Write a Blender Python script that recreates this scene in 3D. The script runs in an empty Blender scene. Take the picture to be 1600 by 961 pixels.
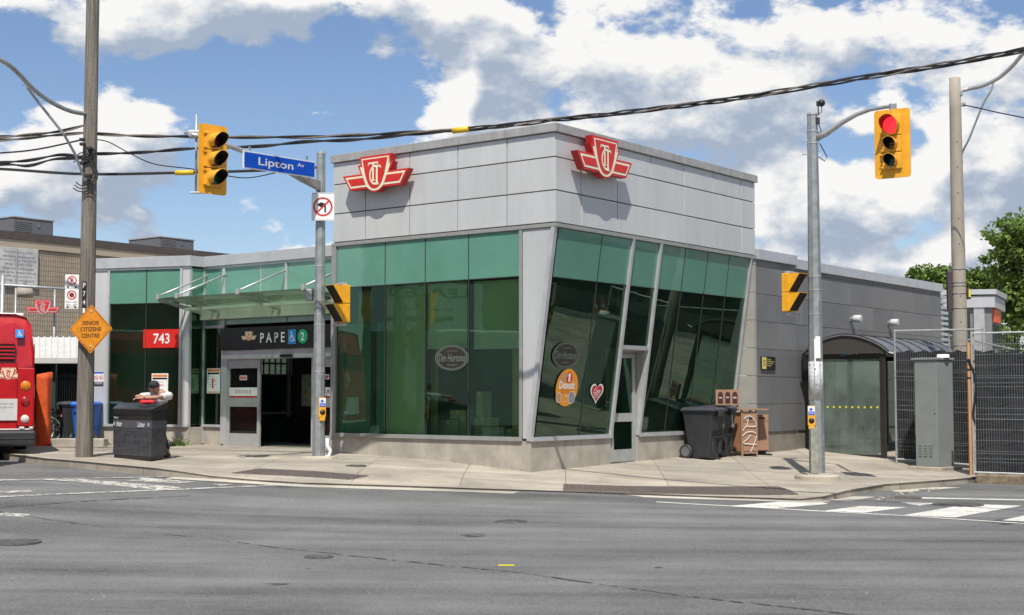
import bpy, bmesh, math, random
from mathutils import Vector, Matrix
random.seed(7)
R = math.radians
S = bpy.context.scene
C = S.collection
# ------------------------------------------------------------ camera
F = 2157.0
PITCH = R(3.594)
EYE = Vector((0, 0, 1.5))
cd = bpy.data.cameras.new('camera')
cam = bpy.data.objects.new('camera', cd); C.objects.link(cam)
cam.location = EYE
cam.rotation_euler = (R(90) + PITCH, 0, 0)
cd.sensor_width = 36; cd.lens = F / 1600 * 36
cd.clip_start = .1; cd.clip_end = 4000
S.camera = cam
# ------------------------------------------------------------ light
S.view_settings.view_transform = 'Standard'; S.view_settings.look = 'None'
S.view_settings.exposure = 0.25; S.view_settings.gamma = 1
S.view_settings.use_curve_mapping = False
ELEV = R(58); AZX = .065                        # light travels towards +Y, a little to the right
sd = bpy.data.lights.new('sun', 'SUN'); sd.energy = 4.6; sd.angle = R(.53); sd.color = (1, .955, .88)
sun = bpy.data.objects.new('sun', sd); C.objects.link(sun)
tv = Vector((AZX * math.cos(ELEV), math.cos(ELEV), -math.sin(ELEV))).normalized()
sun.rotation_euler = tv.to_track_quat('-Z', 'Y').to_euler()
sun.location = (0, -20, 30)

def pdir(px, py):
    xc = (px - 800) / F; yc = (480.5 - py) / F
    return Vector((xc, math.cos(PITCH) - yc * math.sin(PITCH), math.sin(PITCH) + yc * math.cos(PITCH)))

W = bpy.data.worlds.new('World'); S.world = W; W.use_nodes = True
def build_world():
    nt = W.node_tree; nt.nodes.clear()
    # cloud density as a function of the direction looked in
    g = bpy.data.node_groups.new('cloud_density', 'ShaderNodeTree')
    g.interface.new_socket('Dir', in_out='INPUT', socket_type='NodeSocketVector')
    g.interface.new_socket('Density', in_out='OUTPUT', socket_type='NodeSocketFloat')
    g.interface.new_socket('Broad', in_out='OUTPUT', socket_type='NodeSocketFloat')
    N = g.nodes; L = g.links
    gi = N.new('NodeGroupInput'); go = N.new('NodeGroupOutput')
    def m(op, a, b=None, c=None):
        n = N.new('ShaderNodeMath'); n.operation = op
        for k, v in enumerate((a, b, c)):
            if v is None: continue
            if isinstance(v, (int, float)): n.inputs[k].default_value = v
            else: L.new(v, n.inputs[k])
        return n.outputs[0]
    sp = N.new('ShaderNodeSeparateXYZ'); L.new(gi.outputs[0], sp.inputs[0])
    az = m('ARCTAN2', sp.outputs[0], sp.outputs[1])
    cb = N.new('ShaderNodeCombineXYZ'); L.new(az, cb.inputs[0]); L.new(sp.outputs[2], cb.inputs[1])
    # wobble so the outlines are not ellipses
    nz0 = N.new('ShaderNodeTexNoise'); nz0.inputs['Scale'].default_value = 9; nz0.inputs['Detail'].default_value = 2
    L.new(gi.outputs[0], nz0.inputs['Vector'])
    ws = N.new('ShaderNodeVectorMath'); ws.operation = 'MULTIPLY_ADD'
    L.new(nz0.outputs['Color'], ws.inputs[0]); ws.inputs[1].default_value = (.085, .06, 0); 
    wadd = N.new('ShaderNodeVectorMath'); wadd.operation = 'ADD'
    L.new(cb.outputs[0], wadd.inputs[0]); wadd.inputs[1].default_value = (-.0425, -.03, 0)
    L.new(wadd.outputs[0], ws.inputs[2])
    blobs = [(100, 15, 240, 50, .8), (470, 10, 220, 48, .95), (690, 35, 100, 45, .8), (300, -30, 400, 50, .5),
             (40, 265, 120, 70, .9), (170, 195, 62, 50, .9), (60, 310, 110, 60, .7), (215, 250, 60, 60, .45),
             (1020, 60, 190, 120, 1.25), (860, 120, 110, 95, 1.1), (768, 120, 50, 55, 1.0), (725, 165, 55, 50, .9),
             (1100, 180, 230, 55, .66), (1250, 60, 100, 90, .6), (960, 210, 200, 40, .4),
             (1430, 40, 150, 50, .58), (1540, 120, 80, 90, .85), (1580, 250, 90, 100, .95), (1490, 230, 50, 50, .6), (1390, 170, 44, 36, .9),
             (1235, 265, 60, 50, .9), (1330, 320, 95, 60, 1.1), (1420, 385, 120, 50, .95), (1300, 395, 130, 40, .6), (1490, 300, 80, 60, .7),
             (1215, 330, 50, 60, .8), (405, 348, 38, 18, .75), (478, 372, 30, 20, .6), (530, 388, 30, 20, .6), (330, 400, 60, 14, .5),
             (1590, 420, 60, 40, .6)]
    tot = None
    for (px, py, rx, ry, am) in blobs:
        d = pdir(px, py).normalized()
        a0 = math.atan2(d.x, d.y)
        mpn = N.new('ShaderNodeMapping'); L.new(ws.outputs[0], mpn.inputs[0])
        mpn.inputs['Scale'].default_value = (F / rx, F / ry, 0); mpn.inputs['Location'].default_value = (-a0 * F / rx, -d.z * F / ry, 0)
        ln = N.new('ShaderNodeVectorMath'); ln.operation = 'LENGTH'; L.new(mpn.outputs[0], ln.inputs[0])
        mr_ = N.new('ShaderNodeMapRange'); mr_.interpolation_type = 'SMOOTHSTEP'; L.new(ln.outputs['Value'], mr_.inputs[0])
        mr_.inputs[1].default_value = 0; mr_.inputs[2].default_value = 2.0; mr_.inputs[3].default_value = am; mr_.inputs[4].default_value = 0
        tot = mr_.outputs[0] if tot is None else m('ADD', tot, mr_.outputs[0])
    tot = m('MINIMUM', tot, 1.35)
    nz = N.new('ShaderNodeTexNoise'); nz.inputs['Scale'].default_value = 13; nz.inputs['Detail'].default_value = 9; nz.inputs['Roughness'].default_value = .6
    mp = N.new('ShaderNodeMapping'); mp.inputs['Scale'].default_value = (1, 1, 1.7)
    L.new(gi.outputs[0], mp.inputs[0]); L.new(mp.outputs[0], nz.inputs['Vector'])
    vo = N.new('ShaderNodeTexVoronoi'); vo.feature = 'F1'; vo.inputs['Scale'].default_value = 26
    va = N.new('ShaderNodeVectorMath'); va.operation = 'MULTIPLY_ADD'; L.new(nz.outputs['Color'], va.inputs[0]); va.inputs[1].default_value = (.05, .05, .05); L.new(mp.outputs[0], va.inputs[2])
    L.new(va.outputs[0], vo.inputs['Vector'])
    # a broad layer elsewhere in the sky (behind the camera) for the light
    back = N.new('ShaderNodeMapRange'); L.new(sp.outputs[1], back.inputs[0]); back.inputs[1].default_value = .75; back.inputs[2].default_value = .2
    back.inputs[3].default_value = 0; back.inputs[4].default_value = .42
    d = m('ADD', m('MULTIPLY', tot, .66), m('MULTIPLY', nz.outputs[0], 2.7))
    d = m('ADD', d, m('MULTIPLY', vo.outputs['Distance'], -.30))
    d = m('ADD', d, back.outputs[0])
    d = m('SUBTRACT', d, 1.57)
    L.new(d, go.inputs[0]); L.new(tot, go.inputs[1])

    N = nt.nodes; L = nt.links
    tc = N.new('ShaderNodeTexCoord')
    nrm = N.new('ShaderNodeVectorMath'); nrm.operation = 'NORMALIZE'; L.new(tc.outputs['Generated'], nrm.inputs[0])
    a = N.new('ShaderNodeGroup'); a.node_tree = g; L.new(nrm.outputs[0], a.inputs[0])
    off = N.new('ShaderNodeVectorMath'); off.operation = 'ADD'; L.new(nrm.outputs[0], off.inputs[0]); off.inputs[1].default_value = (-.010, 0, .018)
    b = N.new('ShaderNodeGroup'); b.node_tree = g; L.new(off.outputs[0], b.inputs[0])
    def m(op, a_, b_=None):
        n = N.new('ShaderNodeMath'); n.operation = op
        for k, v in enumerate((a_, b_)):
            if v is None: continue
            if isinstance(v, (int, float)): n.inputs[k].default_value = v
            else: L.new(v, n.inputs[k])
        return n.outputs[0]
    mask = N.new('ShaderNodeMapRange'); mask.interpolation_type = 'SMOOTHSTEP'; L.new(a.outputs[0], mask.inputs[0])
    mask.inputs[1].default_value = -.06; mask.inputs[2].default_value = .24
    diff = m('SUBTRACT', a.outputs[0], b.outputs[0])
    bd = m('SUBTRACT', a.outputs[1], b.outputs[1])
    lit = m('ADD', m('MULTIPLY', diff, 1.5), .575)
    lit = m('ADD', lit, m('MULTIPLY', bd, .75))
    thick = N.new('ShaderNodeMapRange'); L.new(a.outputs[0], thick.inputs[0]); thick.inputs[1].default_value = .1; thick.inputs[2].default_value = .9
    thick.inputs[3].default_value = .12; thick.inputs[4].default_value = -.20
    lit = m('ADD', lit, thick.outputs[0])
    cr = N.new('ShaderNodeValToRGB'); L.new(lit, cr.inputs[0])
    cr.color_ramp.elements[0].position = .05; cr.color_ramp.elements[0].color = (.33, .39, .49, 1)
    e = cr.color_ramp.elements.new(.38); e.color = (.46, .51, .58, 1)
    e = cr.color_ramp.elements.new(.66); e.color = (.64, .655, .68, 1)
    cr.color_ramp.elements[-1].position = .98; cr.color_ramp.elements[-1].color = (.80, .795, .78, 1)
    sky = N.new('ShaderNodeTexSky'); sky.sky_type = 'NISHITA'; sky.sun_disc = False
    sky.sun_elevation = ELEV; sky.sun_rotation = R(180) + AZX; sky.air_density = 1.0; sky.dust_density = .35; sky.ozone_density = 1.6
    sk = N.new('ShaderNodeVectorMath'); sk.operation = 'MULTIPLY'; L.new(sky.outputs[0], sk.inputs[0]); sk.inputs[1].default_value = (.086, .090, .100)
    mx = N.new('ShaderNodeMix'); mx.data_type = 'RGBA'
    L.new(mask.outputs[0], mx.inputs[0]); L.new(sk.outputs[0], mx.inputs[6]); L.new(cr.outputs[0], mx.inputs[7])
    bg = N.new('ShaderNodeBackground'); bg.inputs[1].default_value = 1
    L.new(mx.outputs[2], bg.inputs[0])
    out = N.new('ShaderNodeOutputWorld'); L.new(bg.outputs[0], out.inputs[0])
build_world()
W.cycles.sampling_method = 'MANUAL'; W.cycles.sample_map_resolution = 128
S.cycles.max_bounces = 6; S.cycles.diffuse_bounces = 2; S.cycles.glossy_bounces = 4; S.cycles.transparent_max_bounces = 12
# ------------------------------------------------------------ ground shape and pixel rays
CX, CY = .36, 26.7                                # near bottom corner of the glazed block
UR = Vector((.6115, .7912, 0)).normalized()       # along the right hand front, away from us
UL = Vector((-UR.y, UR.x, 0))                     # along the left hand front, away from us
BANG = math.atan2(UR.y, UR.x)
def g(x, y):
    l = -.0483 * (x - CX) + .059 * (y - CY)
    return .26 * math.tanh(l / .26)
def rz(x, y): return g(x, y) - .13
def gnd(px, py, fn=g, off=0):
    d = pdir(px, py); t = 5
    z0 = None
    lo, hi = 1.0, 400.0
    for _ in range(60):
        mid = (lo + hi) / 2
        P = EYE + d * mid
        if P.z > fn(P.x, P.y) + off: lo = mid
        else: hi = mid
    return EYE + d * lo
def at_y(px, py, Y):
    d = pdir(px, py); return EYE + d * (Y / d.y)
def loc2w(a, b, z): return Vector((CX, CY, 0)) + UR * a + UL * b + Vector((0, 0, z))
def w2loc(P):
    q = P - Vector((CX, CY, 0)); return Vector((q.dot(UR), q.dot(UL), P.z))
def on_a(px, py, a0):                              # hit with the vertical plane a = a0 -> (b, z)
    d = pdir(px, py); q = Vector((CX, CY, 0)) + UR * a0
    t = (q - EYE).dot(UR) / d.dot(UR); P = w2loc(EYE + d * t); return P.y, P.z
def on_b(px, py, b0):                              # hit with plane b = b0 -> (a, z)
    d = pdir(px, py); q = Vector((CX, CY, 0)) + UL * b0
    t = (q - EYE).dot(UL) / d.dot(UL); P = w2loc(EYE + d * t); return P.x, P.z
ZS, ZG, BT = .62, 4.73, -.594
KT = -BT / (ZG - ZS)
def yt(z): return -KT * (z - ZS)                   # b of the leaning glass at height z
def on_t(px, py):
    d = pdir(px, py); n = UL + Vector((0, 0, KT))
    q = Vector((CX, CY, ZS)); t = (q - EYE).dot(n) / d.dot(n); P = w2loc(EYE + d * t); return P.x, P.z
# ------------------------------------------------------------ materials
def mat(name, col, rough=.6, metal=0., var=.0, vscale=4., bump=0., bscale=60., spec=.5, col2=None, streak=0., emit=None, alpha=None, coat=0., rain=0.):
    if name in bpy.data.materials: return bpy.data.materials[name]
    M = bpy.data.materials.new(name); M.use_nodes = True
    nt = M.node_tree; N = nt.nodes; L = nt.links; p = N['Principled BSDF']
    p.inputs['Base Color'].default_value = (*col, 1); p.inputs['Roughness'].default_value = rough
    p.inputs['Metallic'].default_value = metal; p.inputs['Specular IOR Level'].default_value = spec
    p.inputs['Coat Weight'].default_value = coat
    if emit:
        p.inputs['Emission Color'].default_value = (*emit[0], 1); p.inputs['Emission Strength'].default_value = emit[1]
    tc = N.new('ShaderNodeTexCoord')
    if var or col2:
        n = N.new('ShaderNodeTexNoise'); n.inputs['Scale'].default_value = vscale; n.inputs['Detail'].default_value = 8; n.inputs['Roughness'].default_value = .62
        if streak:
            mp = N.new('ShaderNodeMapping'); mp.inputs['Scale'].default_value = (1, 1, streak); L.new(tc.outputs['Object'], mp.inputs[0]); L.new(mp.outputs[0], n.inputs['Vector'])
        else: L.new(tc.outputs['Object'], n.inputs['Vector'])
        cr = N.new('ShaderNodeValToRGB'); L.new(n.outputs[0], cr.inputs[0])
        cr.color_ramp.elements[0].position = .3; cr.color_ramp.elements[1].position = .7
        c2 = col2 or tuple(min(1, c * (1 + var)) for c in col); c1 = tuple(c * (1 - var) for c in col) if not col2 else col
        cr.color_ramp.elements[0].color = (*c1, 1); cr.color_ramp.elements[1].color = (*c2, 1)
        if rain:
            m3 = N.new('ShaderNodeMapping'); m3.inputs['Scale'].default_value = (5, 5, .30); L.new(tc.outputs['Object'], m3.inputs[0])
            n3 = N.new('ShaderNodeTexNoise'); n3.inputs['Scale'].default_value = 1.6; n3.inputs['Detail'].default_value = 6; n3.inputs['Roughness'].default_value = .7; L.new(m3.outputs[0], n3.inputs['Vector'])
            r3 = N.new('ShaderNodeMapRange'); L.new(n3.outputs[0], r3.inputs[0]); r3.inputs[1].default_value = .42; r3.inputs[2].default_value = .75; r3.inputs[3].default_value = 1; r3.inputs[4].default_value = 1 - rain
            mm = N.new('ShaderNodeMix'); mm.data_type = 'RGBA'; mm.blend_type = 'MULTIPLY'; mm.inputs[0].default_value = 1; L.new(cr.outputs[0], mm.inputs[6]); L.new(r3.outputs[0], mm.inputs[7]); L.new(mm.outputs[2], p.inputs['Base Color'])
        else: L.new(cr.outputs[0], p.inputs['Base Color'])
        mr = N.new('ShaderNodeMapRange'); L.new(n.outputs[0], mr.inputs[0]); mr.inputs[3].default_value = max(.02, rough - .1); mr.inputs[4].default_value = min(1, rough + .12)
        L.new(mr.outputs[0], p.inputs['Roughness'])
    if bump:
        n2 = N.new('ShaderNodeTexNoise'); n2.inputs['Scale'].default_value = bscale; n2.inputs['Detail'].default_value = 5; L.new(tc.outputs['Object'], n2.inputs['Vector'])
        b = N.new('ShaderNodeBump'); b.inputs['Strength'].default_value = bump; b.inputs['Distance'].default_value = .01
        L.new(n2.outputs[0], b.inputs['Height']); L.new(b.outputs[0], p.inputs['Normal'])
    return M
def glassmat(name, tint, refl=.9, rough=.0, wav=.0, base=.04, dirt_haze=.0, dcol=(.5, .5, .45), gcol=(1, 1, 1)):
    M = bpy.data.materials.new(name); M.use_nodes = True; nt = M.node_tree; N = nt.nodes; L = nt.links; N.clear()
    t = N.new('ShaderNodeBsdfTransparent'); t.inputs[0].default_value = (*tint, 1)
    gl = N.new('ShaderNodeBsdfGlossy'); gl.inputs['Color'].default_value = (refl * gcol[0], refl * gcol[1], refl * gcol[2], 1); gl.inputs['Roughness'].default_value = rough
    fr = N.new('ShaderNodeFresnel'); fr.inputs[0].default_value = 1.52
    mp = N.new('ShaderNodeMapRange'); L.new(fr.outputs[0], mp.inputs[0]); mp.inputs[3].default_value = base; mp.inputs[4].default_value = 1
    mx = N.new('ShaderNodeMixShader'); L.new(mp.outputs[0], mx.inputs[0]); L.new(t.outputs[0], mx.inputs[1]); L.new(gl.outputs[0], mx.inputs[2])
    last = mx
    tc = N.new('ShaderNodeTexCoord')
    if dirt_haze:
        df = N.new('ShaderNodeBsdfDiffuse'); df.inputs[0].default_value = (*dcol, 1)
        nz = N.new('ShaderNodeTexNoise'); nz.inputs['Scale'].default_value = 1.6; nz.inputs['Detail'].default_value = 7; L.new(tc.outputs['Object'], nz.inputs['Vector'])
        mr = N.new('ShaderNodeMapRange'); L.new(nz.outputs[0], mr.inputs[0]); mr.inputs[1].default_value = .3; mr.inputs[2].default_value = .8; mr.inputs[3].default_value = dirt_haze * .5; mr.inputs[4].default_value = dirt_haze * 1.5
        m2 = N.new('ShaderNodeMixShader'); L.new(mr.outputs[0], m2.inputs[0]); L.new(mx.outputs[0], m2.inputs[1]); L.new(df.outputs[0], m2.inputs[2]); last = m2
    if wav:
        n = N.new('ShaderNodeTexNoise'); n.inputs['Scale'].default_value = .9; n.inputs['Detail'].default_value = 2; L.new(tc.outputs['Object'], n.inputs['Vector'])
        b = N.new('ShaderNodeBump'); b.inputs['Strength'].default_value = wav; b.inputs['Distance'].default_value = .02
        L.new(n.outputs[0], b.inputs['Height']); L.new(b.outputs[0], gl.inputs['Normal'])
    o = N.new('ShaderNodeOutputMaterial'); L.new(last.outputs[0], o.inputs[0])
    return M
M = {}
M['alum'] = mat('aluminium', (.50, .51, .52), .42, .35, var=.10, vscale=3)
M['alum_dark'] = mat('grey_frame', (.20, .20, .195), .5, .2, var=.12)
M['mull'] = mat('glazing_frame', (.30, .30, .285), .5, .2, var=.1)
M['clad'] = mat('cladding', (.55, .56, .555), .46, .15, var=.06, vscale=1.3, streak=.35, rain=.07)
M['joint'] = mat('joint', (.10, .10, .10), .8)
M['coping'] = mat('coping', (.36, .355, .345), .55, .1, var=.16, vscale=5, rain=.22)
M['concrete'] = mat('plinth_concrete', (.38, .345, .29), .85, var=.24, vscale=2.3, bump=.4, bscale=80, streak=.9, rain=.10)
M['black'] = mat('black', (.012, .012, .013), .45, var=.2)
M['blackplastic'] = mat('black_plastic', (.028, .029, .031), .5, var=.25, vscale=6, bump=.1)
M['binmat'] = mat('cart_plastic', (.030, .032, .036), .5, var=.18, vscale=5, bump=.1, bscale=200)
M['red'] = mat('sign_red', (.60, .020, .014), .42, var=.10, vscale=5, coat=.15, rain=.15)
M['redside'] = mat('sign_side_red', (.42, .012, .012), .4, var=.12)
M['cream'] = mat('sign_cream', (.80, .72, .52), .4, var=.04)
M['white'] = mat('white_paint', (.78, .78, .76), .5, var=.05)
M['yellow'] = mat('signal_yellow', (.82, .38, .012), .48, var=.12, vscale=5, coat=.1, rain=.18)
M['yellow_dirty'] = mat('signal_visor_yellow', (.72, .36, .03), .5, var=.15)
M['galv'] = mat('galvanised', (.33, .35, .35), .48, .55, var=.2, vscale=7)
M['galvlight'] = mat('galvanised_light', (.50, .51, .50), .42, .55, var=.12)
M['wood'] = mat('pole_wood', (.07, .06, .05), .9, bump=1., bscale=30, col2=(.27, .24, .20), vscale=24, streak=.045)
M['brown'] = mat('brown_panel', (.29, .165, .10), .7, var=.13, vscale=3, streak=.2)
M['darkwall'] = mat('dark_tile', (.155, .155, .156), .6, var=.12, vscale=1.3)
M['grout'] = mat('tile_joint', (.25, .245, .24), .7)
M['beigetile'] = mat('beige_tile', (.34, .325, .29), .6, var=.1, vscale=1.5)
M['blue'] = mat('sign_blue', (.004, .085, .56), .5, var=.04, spec=.15)
M['skyblue'] = mat('access_blue', (.02, .22, .60), .4)
M['green'] = mat('sign_green', (.01, .36, .16), .4)
M['orange'] = mat('orange_fabric', (.60, .085, .012), .75, var=.28, vscale=6, bump=.6, bscale=18)
M['cable'] = mat('cable', (.022, .021, .020), .5, var=.35, vscale=10)
M['cabletan'] = mat('cable_bare', (.22, .18, .14), .45, .3, var=.3, vscale=12)
M['cableyellow'] = mat('cable_guard', (.75, .47, .02), .5)
M['concpole'] = mat('concrete_pole', (.33, .29, .235), .8, var=.13, vscale=5, bump=.3, bscale=90, streak=.3)
M['busred'] = mat('bus_red', (.48, .010, .013), .28, var=.12, vscale=2.5, coat=.5, rain=.12)
M['cabinet'] = mat('cabinet_green', (.235, .255, .245), .5, .1, var=.09, vscale=3)
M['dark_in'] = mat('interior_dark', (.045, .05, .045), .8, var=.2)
M['int_floor'] = mat('interior_floor', (.10, .11, .10), .5, var=.2)
M['blind'] = mat('blind', (.66, .74, .56), .9, var=.06, vscale=1.5)
M['card'] = mat('cardboard', (.50, .46, .30), .85, var=.1)
M['skin'] = mat('skin', (.42, .22, .15), .6)
def spandrel(name, col, rough, var):
    m_ = mat(name, col, rough, 0, var=var, vscale=.9, coat=1.0)
    return m_
M['spand'] = spandrel('spandrel_green', (.105, .27, .20), .35, .10)
M['glass'] = glassmat('green_glass', (.60, .79, .57), .9, base=.085, wav=.09, dirt_haze=.022, dcol=(.14, .36, .22), gcol=(.62, .92, .74))  # green diffuse layer paints in a reflected haze and the glass body colour
M['seal'] = mat('glazing_seal', (.03, .035, .03), .6)
M['glasslight'] = glassmat('clear_green_glass', (.50, .66, .56), .8, base=.03, dirt_haze=.015)
M['shelterglass'] = glassmat('shelter_glass', (.62, .74, .66), .9, base=.03, dirt_haze=.22, dcol=(.40, .50, .44))
# ------------------------------------------------------------ mesh helpers
class MB:
    def __init__(s): s.v = []; s.f = []; s.m = []; s.sm = []
    def add(s, vs, fs, mi=0, smooth=False, M4=None):
        o = len(s.v)
        s.v += [tuple(M4 @ Vector(v)) if M4 is not None else tuple(v) for v in vs]
        s.f += [tuple(i + o for i in f) for f in fs]; s.m += [mi] * len(fs); s.sm += [smooth] * len(fs)
        return s
    def box(s, x0, x1, y0, y1, z0, z1, mi=0, M4=None):
        v = [(x, y, z) for z in (z0, z1) for y in (y0, y1) for x in (x0, x1)]
        return s.add(v, [(0, 2, 3, 1), (4, 5, 7, 6), (0, 1, 5, 4), (2, 6, 7, 3), (0, 4, 6, 2), (1, 3, 7, 5)], mi, M4=M4)
    def bbox(s, x0, x1, y0, y1, z0, z1, r=.01, mi=0, M4=None):          # chamfered box
        bm = bmesh.new(); bmesh.ops.create_cube(bm, size=1)
        for v in bm.verts:
            v.co = ((x0 + x1) / 2 + v.co.x * (x1 - x0), (y0 + y1) / 2 + v.co.y * (y1 - y0), (z0 + z1) / 2 + v.co.z * (z1 - z0))
        bmesh.ops.bevel(bm, geom=bm.edges[:], offset=r, segments=2, affect='EDGES', profile=.5)
        s.frombm(bm, mi, M4=M4); bm.free(); return s
    def frombm(s, bm, mi=0, smooth=False, M4=None):
        bm.verts.index_update()
        s.add([v.co[:] for v in bm.verts], [tuple(v.index for v in f.verts) for f in bm.faces], mi, smooth, M4); return s
    def prism(s, pts, axis0, axis1, d, mi=0, o=None):                    # polygon in 3D points pts extruded by vector d
        n = len(pts); d = Vector(d)
        a = [Vector(p) for p in pts]; b = [p + d for p in a]
        fs = [tuple(range(n)), tuple(range(2 * n - 1, n - 1, -1))] + [(i, i + n, (i + 1) % n + n, (i + 1) % n) for i in range(n)]
        return s.add(a + b, fs, mi)
    def quad(s, p, mi=0): return s.add(p, [tuple(range(len(p)))], mi)
    def slab(s, p4, d, mi=0): return s.prism(p4, 0, 0, d, mi)
    def tube(s, path, r, n=8, mi=0, caps=True, smooth=True):
        path = [Vector(p) for p in path]; k = len(path)
        rs = r if isinstance(r, (list, tuple)) else [r] * k
        vs = []; fs = []
        up = None
        for i, p in enumerate(path):
            t = (path[min(i + 1, k - 1)] - path[max(i - 1, 0)])
            t = t.normalized() if t.length > 1e-9 else Vector((0, 0, 1))
            if up is None:
                up = Vector((0, 0, 1)) if abs(t.z) < .9 else Vector((1, 0, 0))
            x = t.cross(up).normalized(); y = x.cross(t).normalized(); up = y
            for j in range(n):
                a = 2 * math.pi * (j + .5) / n
                vs.append(p + (x * math.cos(a) + y * math.sin(a)) * rs[i])
        for i in range(k - 1):
            for j in range(n):
                fs.append((i * n + j, i * n + (j + 1) % n, (i + 1) * n + (j + 1) % n, (i + 1) * n + j))
        s.add(vs, fs, mi, smooth and n > 8)
        if caps: s.add(vs[:n], [tuple(range(n - 1, -1, -1))], mi); s.add(vs[-n:], [tuple(range(n))], mi)
        return s
    def lathe(s, prof, n=20, mi=0, M4=None, smooth=True):                # prof (r,z)
        vs = []; fs = []
        for (r, z) in prof:
            for j in range(n):
                a = 2 * math.pi * j / n; vs.append((r * math.cos(a), r * math.sin(a), z))
        for i in range(len(prof) - 1):
            for j in range(n): fs.append((i * n + j, i * n + (j + 1) % n, (i + 1) * n + (j + 1) % n, (i + 1) * n + j))
        return s.add(vs, fs, mi, smooth, M4)
    def disc(s, r, z=0, n=24, mi=0, M4=None, sx=1, sy=1, cx=0, cy=0):
        return s.add([(cx + sx * r * math.cos(2 * math.pi * j / n), cy + sy * r * math.sin(2 * math.pi * j / n), z) for j in range(n)], [tuple(range(n))], mi, M4=M4)
    def ring(s, r0, r1, z=0, n=28, mi=0, M4=None, sx=1, sy=1, cx=0, cy=0, a0=0, a1=360, d=0):
        vs = []; fs = []
        full = abs(a1 - a0) >= 359.9; k = n if full else n + 1
        for j in range(k):
            a = R(a0 + (a1 - a0) * j / n)
            for r in (r0, r1): vs.append((cx + sx * r * math.cos(a), cy + sy * r * math.sin(a), z))
        for j in range(n): fs.append((2 * j, 2 * j + 1, (2 * j + 3) % (2 * k), (2 * j + 2) % (2 * k)))
        return s.add(vs, fs, mi, M4=M4)
    def poly(s, pts, z=0, mi=0, M4=None, d=0.):                         # flat polygon (may be concave), optional depth behind
        bm = bmesh.new(); vs = [bm.verts.new((p[0], p[1], z)) for p in pts]
        f = bm.faces.new(vs)
        if f.normal.z < 0 or sum(pts[i][0] * pts[(i + 1) % len(pts)][1] - pts[(i + 1) % len(pts)][0] * pts[i][1] for i in range(len(pts))) < 0: f.normal_flip()
        if d:
            r = bmesh.ops.extrude_face_region(bm, geom=[f])
            for v in r['geom']:
                if isinstance(v, bmesh.types.BMVert): v.co.z -= d
        bmesh.ops.triangulate(bm, faces=[f_ for f_ in bm.faces if len(f_.verts) > 4])
        bmesh.ops.recalc_face_normals(bm, faces=bm.faces[:])
        if not d:
            for f_ in bm.faces:
                if f_.normal.z < 0: f_.normal_flip()
        s.frombm(bm, mi, M4=M4); bm.free(); return s
    def text(s, body, w, h, mi=0, M4=None, cx=0, cy=0, z=0, bold=0., shear=0.):
        me = textmesh(body, bold, shear)
        xs = [v[0] for v in me[0]]; ys = [v[1] for v in me[0]]
        x0, x1, y0, y1 = min(xs), max(xs), min(ys), max(ys)
        sx = w / (x1 - x0) if w else h / (y1 - y0); sy = h / (y1 - y0) if h else sx
        vs = [((v[0] - (x0 + x1) / 2) * sx + cx, (v[1] - (y0 + y1) / 2) * sy + cy, z) for v in me[0]]
        return s.add(vs, me[1], mi, M4=M4)
    def build(s, name, mats, parent=None, world=False, label=None):
        me = bpy.data.meshes.new(name)
        vs = s.v
        if world and parent is not None:
            inv = parent.matrix_basis.inverted(); vs = [tuple(inv @ Vector(v)) for v in vs]
        me.from_pydata(vs, [], s.f)
        if not isinstance(mats, (list, tuple)): mats = [mats]
        for m_ in mats: me.materials.append(m_)
        for i, p in enumerate(me.polygons):
            p.material_index = s.m[i]; p.use_smooth = s.sm[i]
        me.validate(); me.update()
        bm = bmesh.new(); bm.from_mesh(me)
        if any(s.sm): bmesh.ops.remove_doubles(bm, verts=bm.verts[:], dist=1e-5)
        bm.to_mesh(me); bm.free()
        o = bpy.data.objects.new(name, me); C.objects.link(o)
        if parent is not None: o.parent = parent
        if label: o['label'] = label
        return o
_tc = {}
def textmesh(body, bold=0., shear=0.):
    k = (body, bold, shear)
    if k in _tc: return _tc[k]
    cu = bpy.data.curves.new('t', 'FONT'); cu.body = body; cu.size = 1; cu.offset = bold; cu.shear = shear; cu.resolution_u = 3
    cu.align_x = 'CENTER'; cu.space_line = 1.0
    o = bpy.data.objects.new('t', cu); C.objects.link(o)
    dg = bpy.context.evaluated_depsgraph_get()
    me = bpy.data.meshes.new_from_object(o.evaluated_get(dg))
    bm = bmesh.new(); bm.from_mesh(me)
    for f in bm.faces:
        if f.normal.z < 0: f.normal_flip()
    bm.verts.index_update()
    r = ([v.co[:] for v in bm.verts], [tuple(v.index for v in f.verts) for f in bm.faces])
    bm.free(); bpy.data.objects.remove(o); bpy.data.meshes.remove(me); bpy.data.curves.remove(cu)
    _tc[k] = r; return r
def each(name, mats, parent, adders, world=False):
    for f in adders:
        q = MB(); f(q); q.build(name, mats, parent, world)
def tag(o, label=None, cat=None, group=None, kind=None):
    if label: o['label'] = label
    if cat: o['category'] = cat
    if group: o['group'] = group
    if kind: o['kind'] = kind
    return o
def thing(name, label, cat, loc=(0, 0, 0), rz_=0, group=None, mtx=None):
    o = bpy.data.objects.new(name, None); C.objects.link(o); o.empty_display_size = .2
    if mtx is not None: o.matrix_basis = mtx
    else: o.location = loc; o.rotation_euler = (0, 0, rz_)
    return tag(o, label, cat, group)
def basis(o, right, up, nrm=None):
    right = Vector(right).normalized(); up = Vector(up).normalized(); nrm = right.cross(up).normalized() if nrm is None else Vector(nrm)
    m_ = Matrix.Identity(4)
    for i in range(3):
        m_[i][0] = right[i]; m_[i][1] = up[i]; m_[i][2] = nrm[i]; m_[i][3] = o[i]
    return m_
Z = Vector((0, 0, 1))
def bilin(q, u, v): return (q[0] * (1 - u) + q[1] * u) * (1 - v) + (q[3] * (1 - u) + q[2] * u) * v
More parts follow.
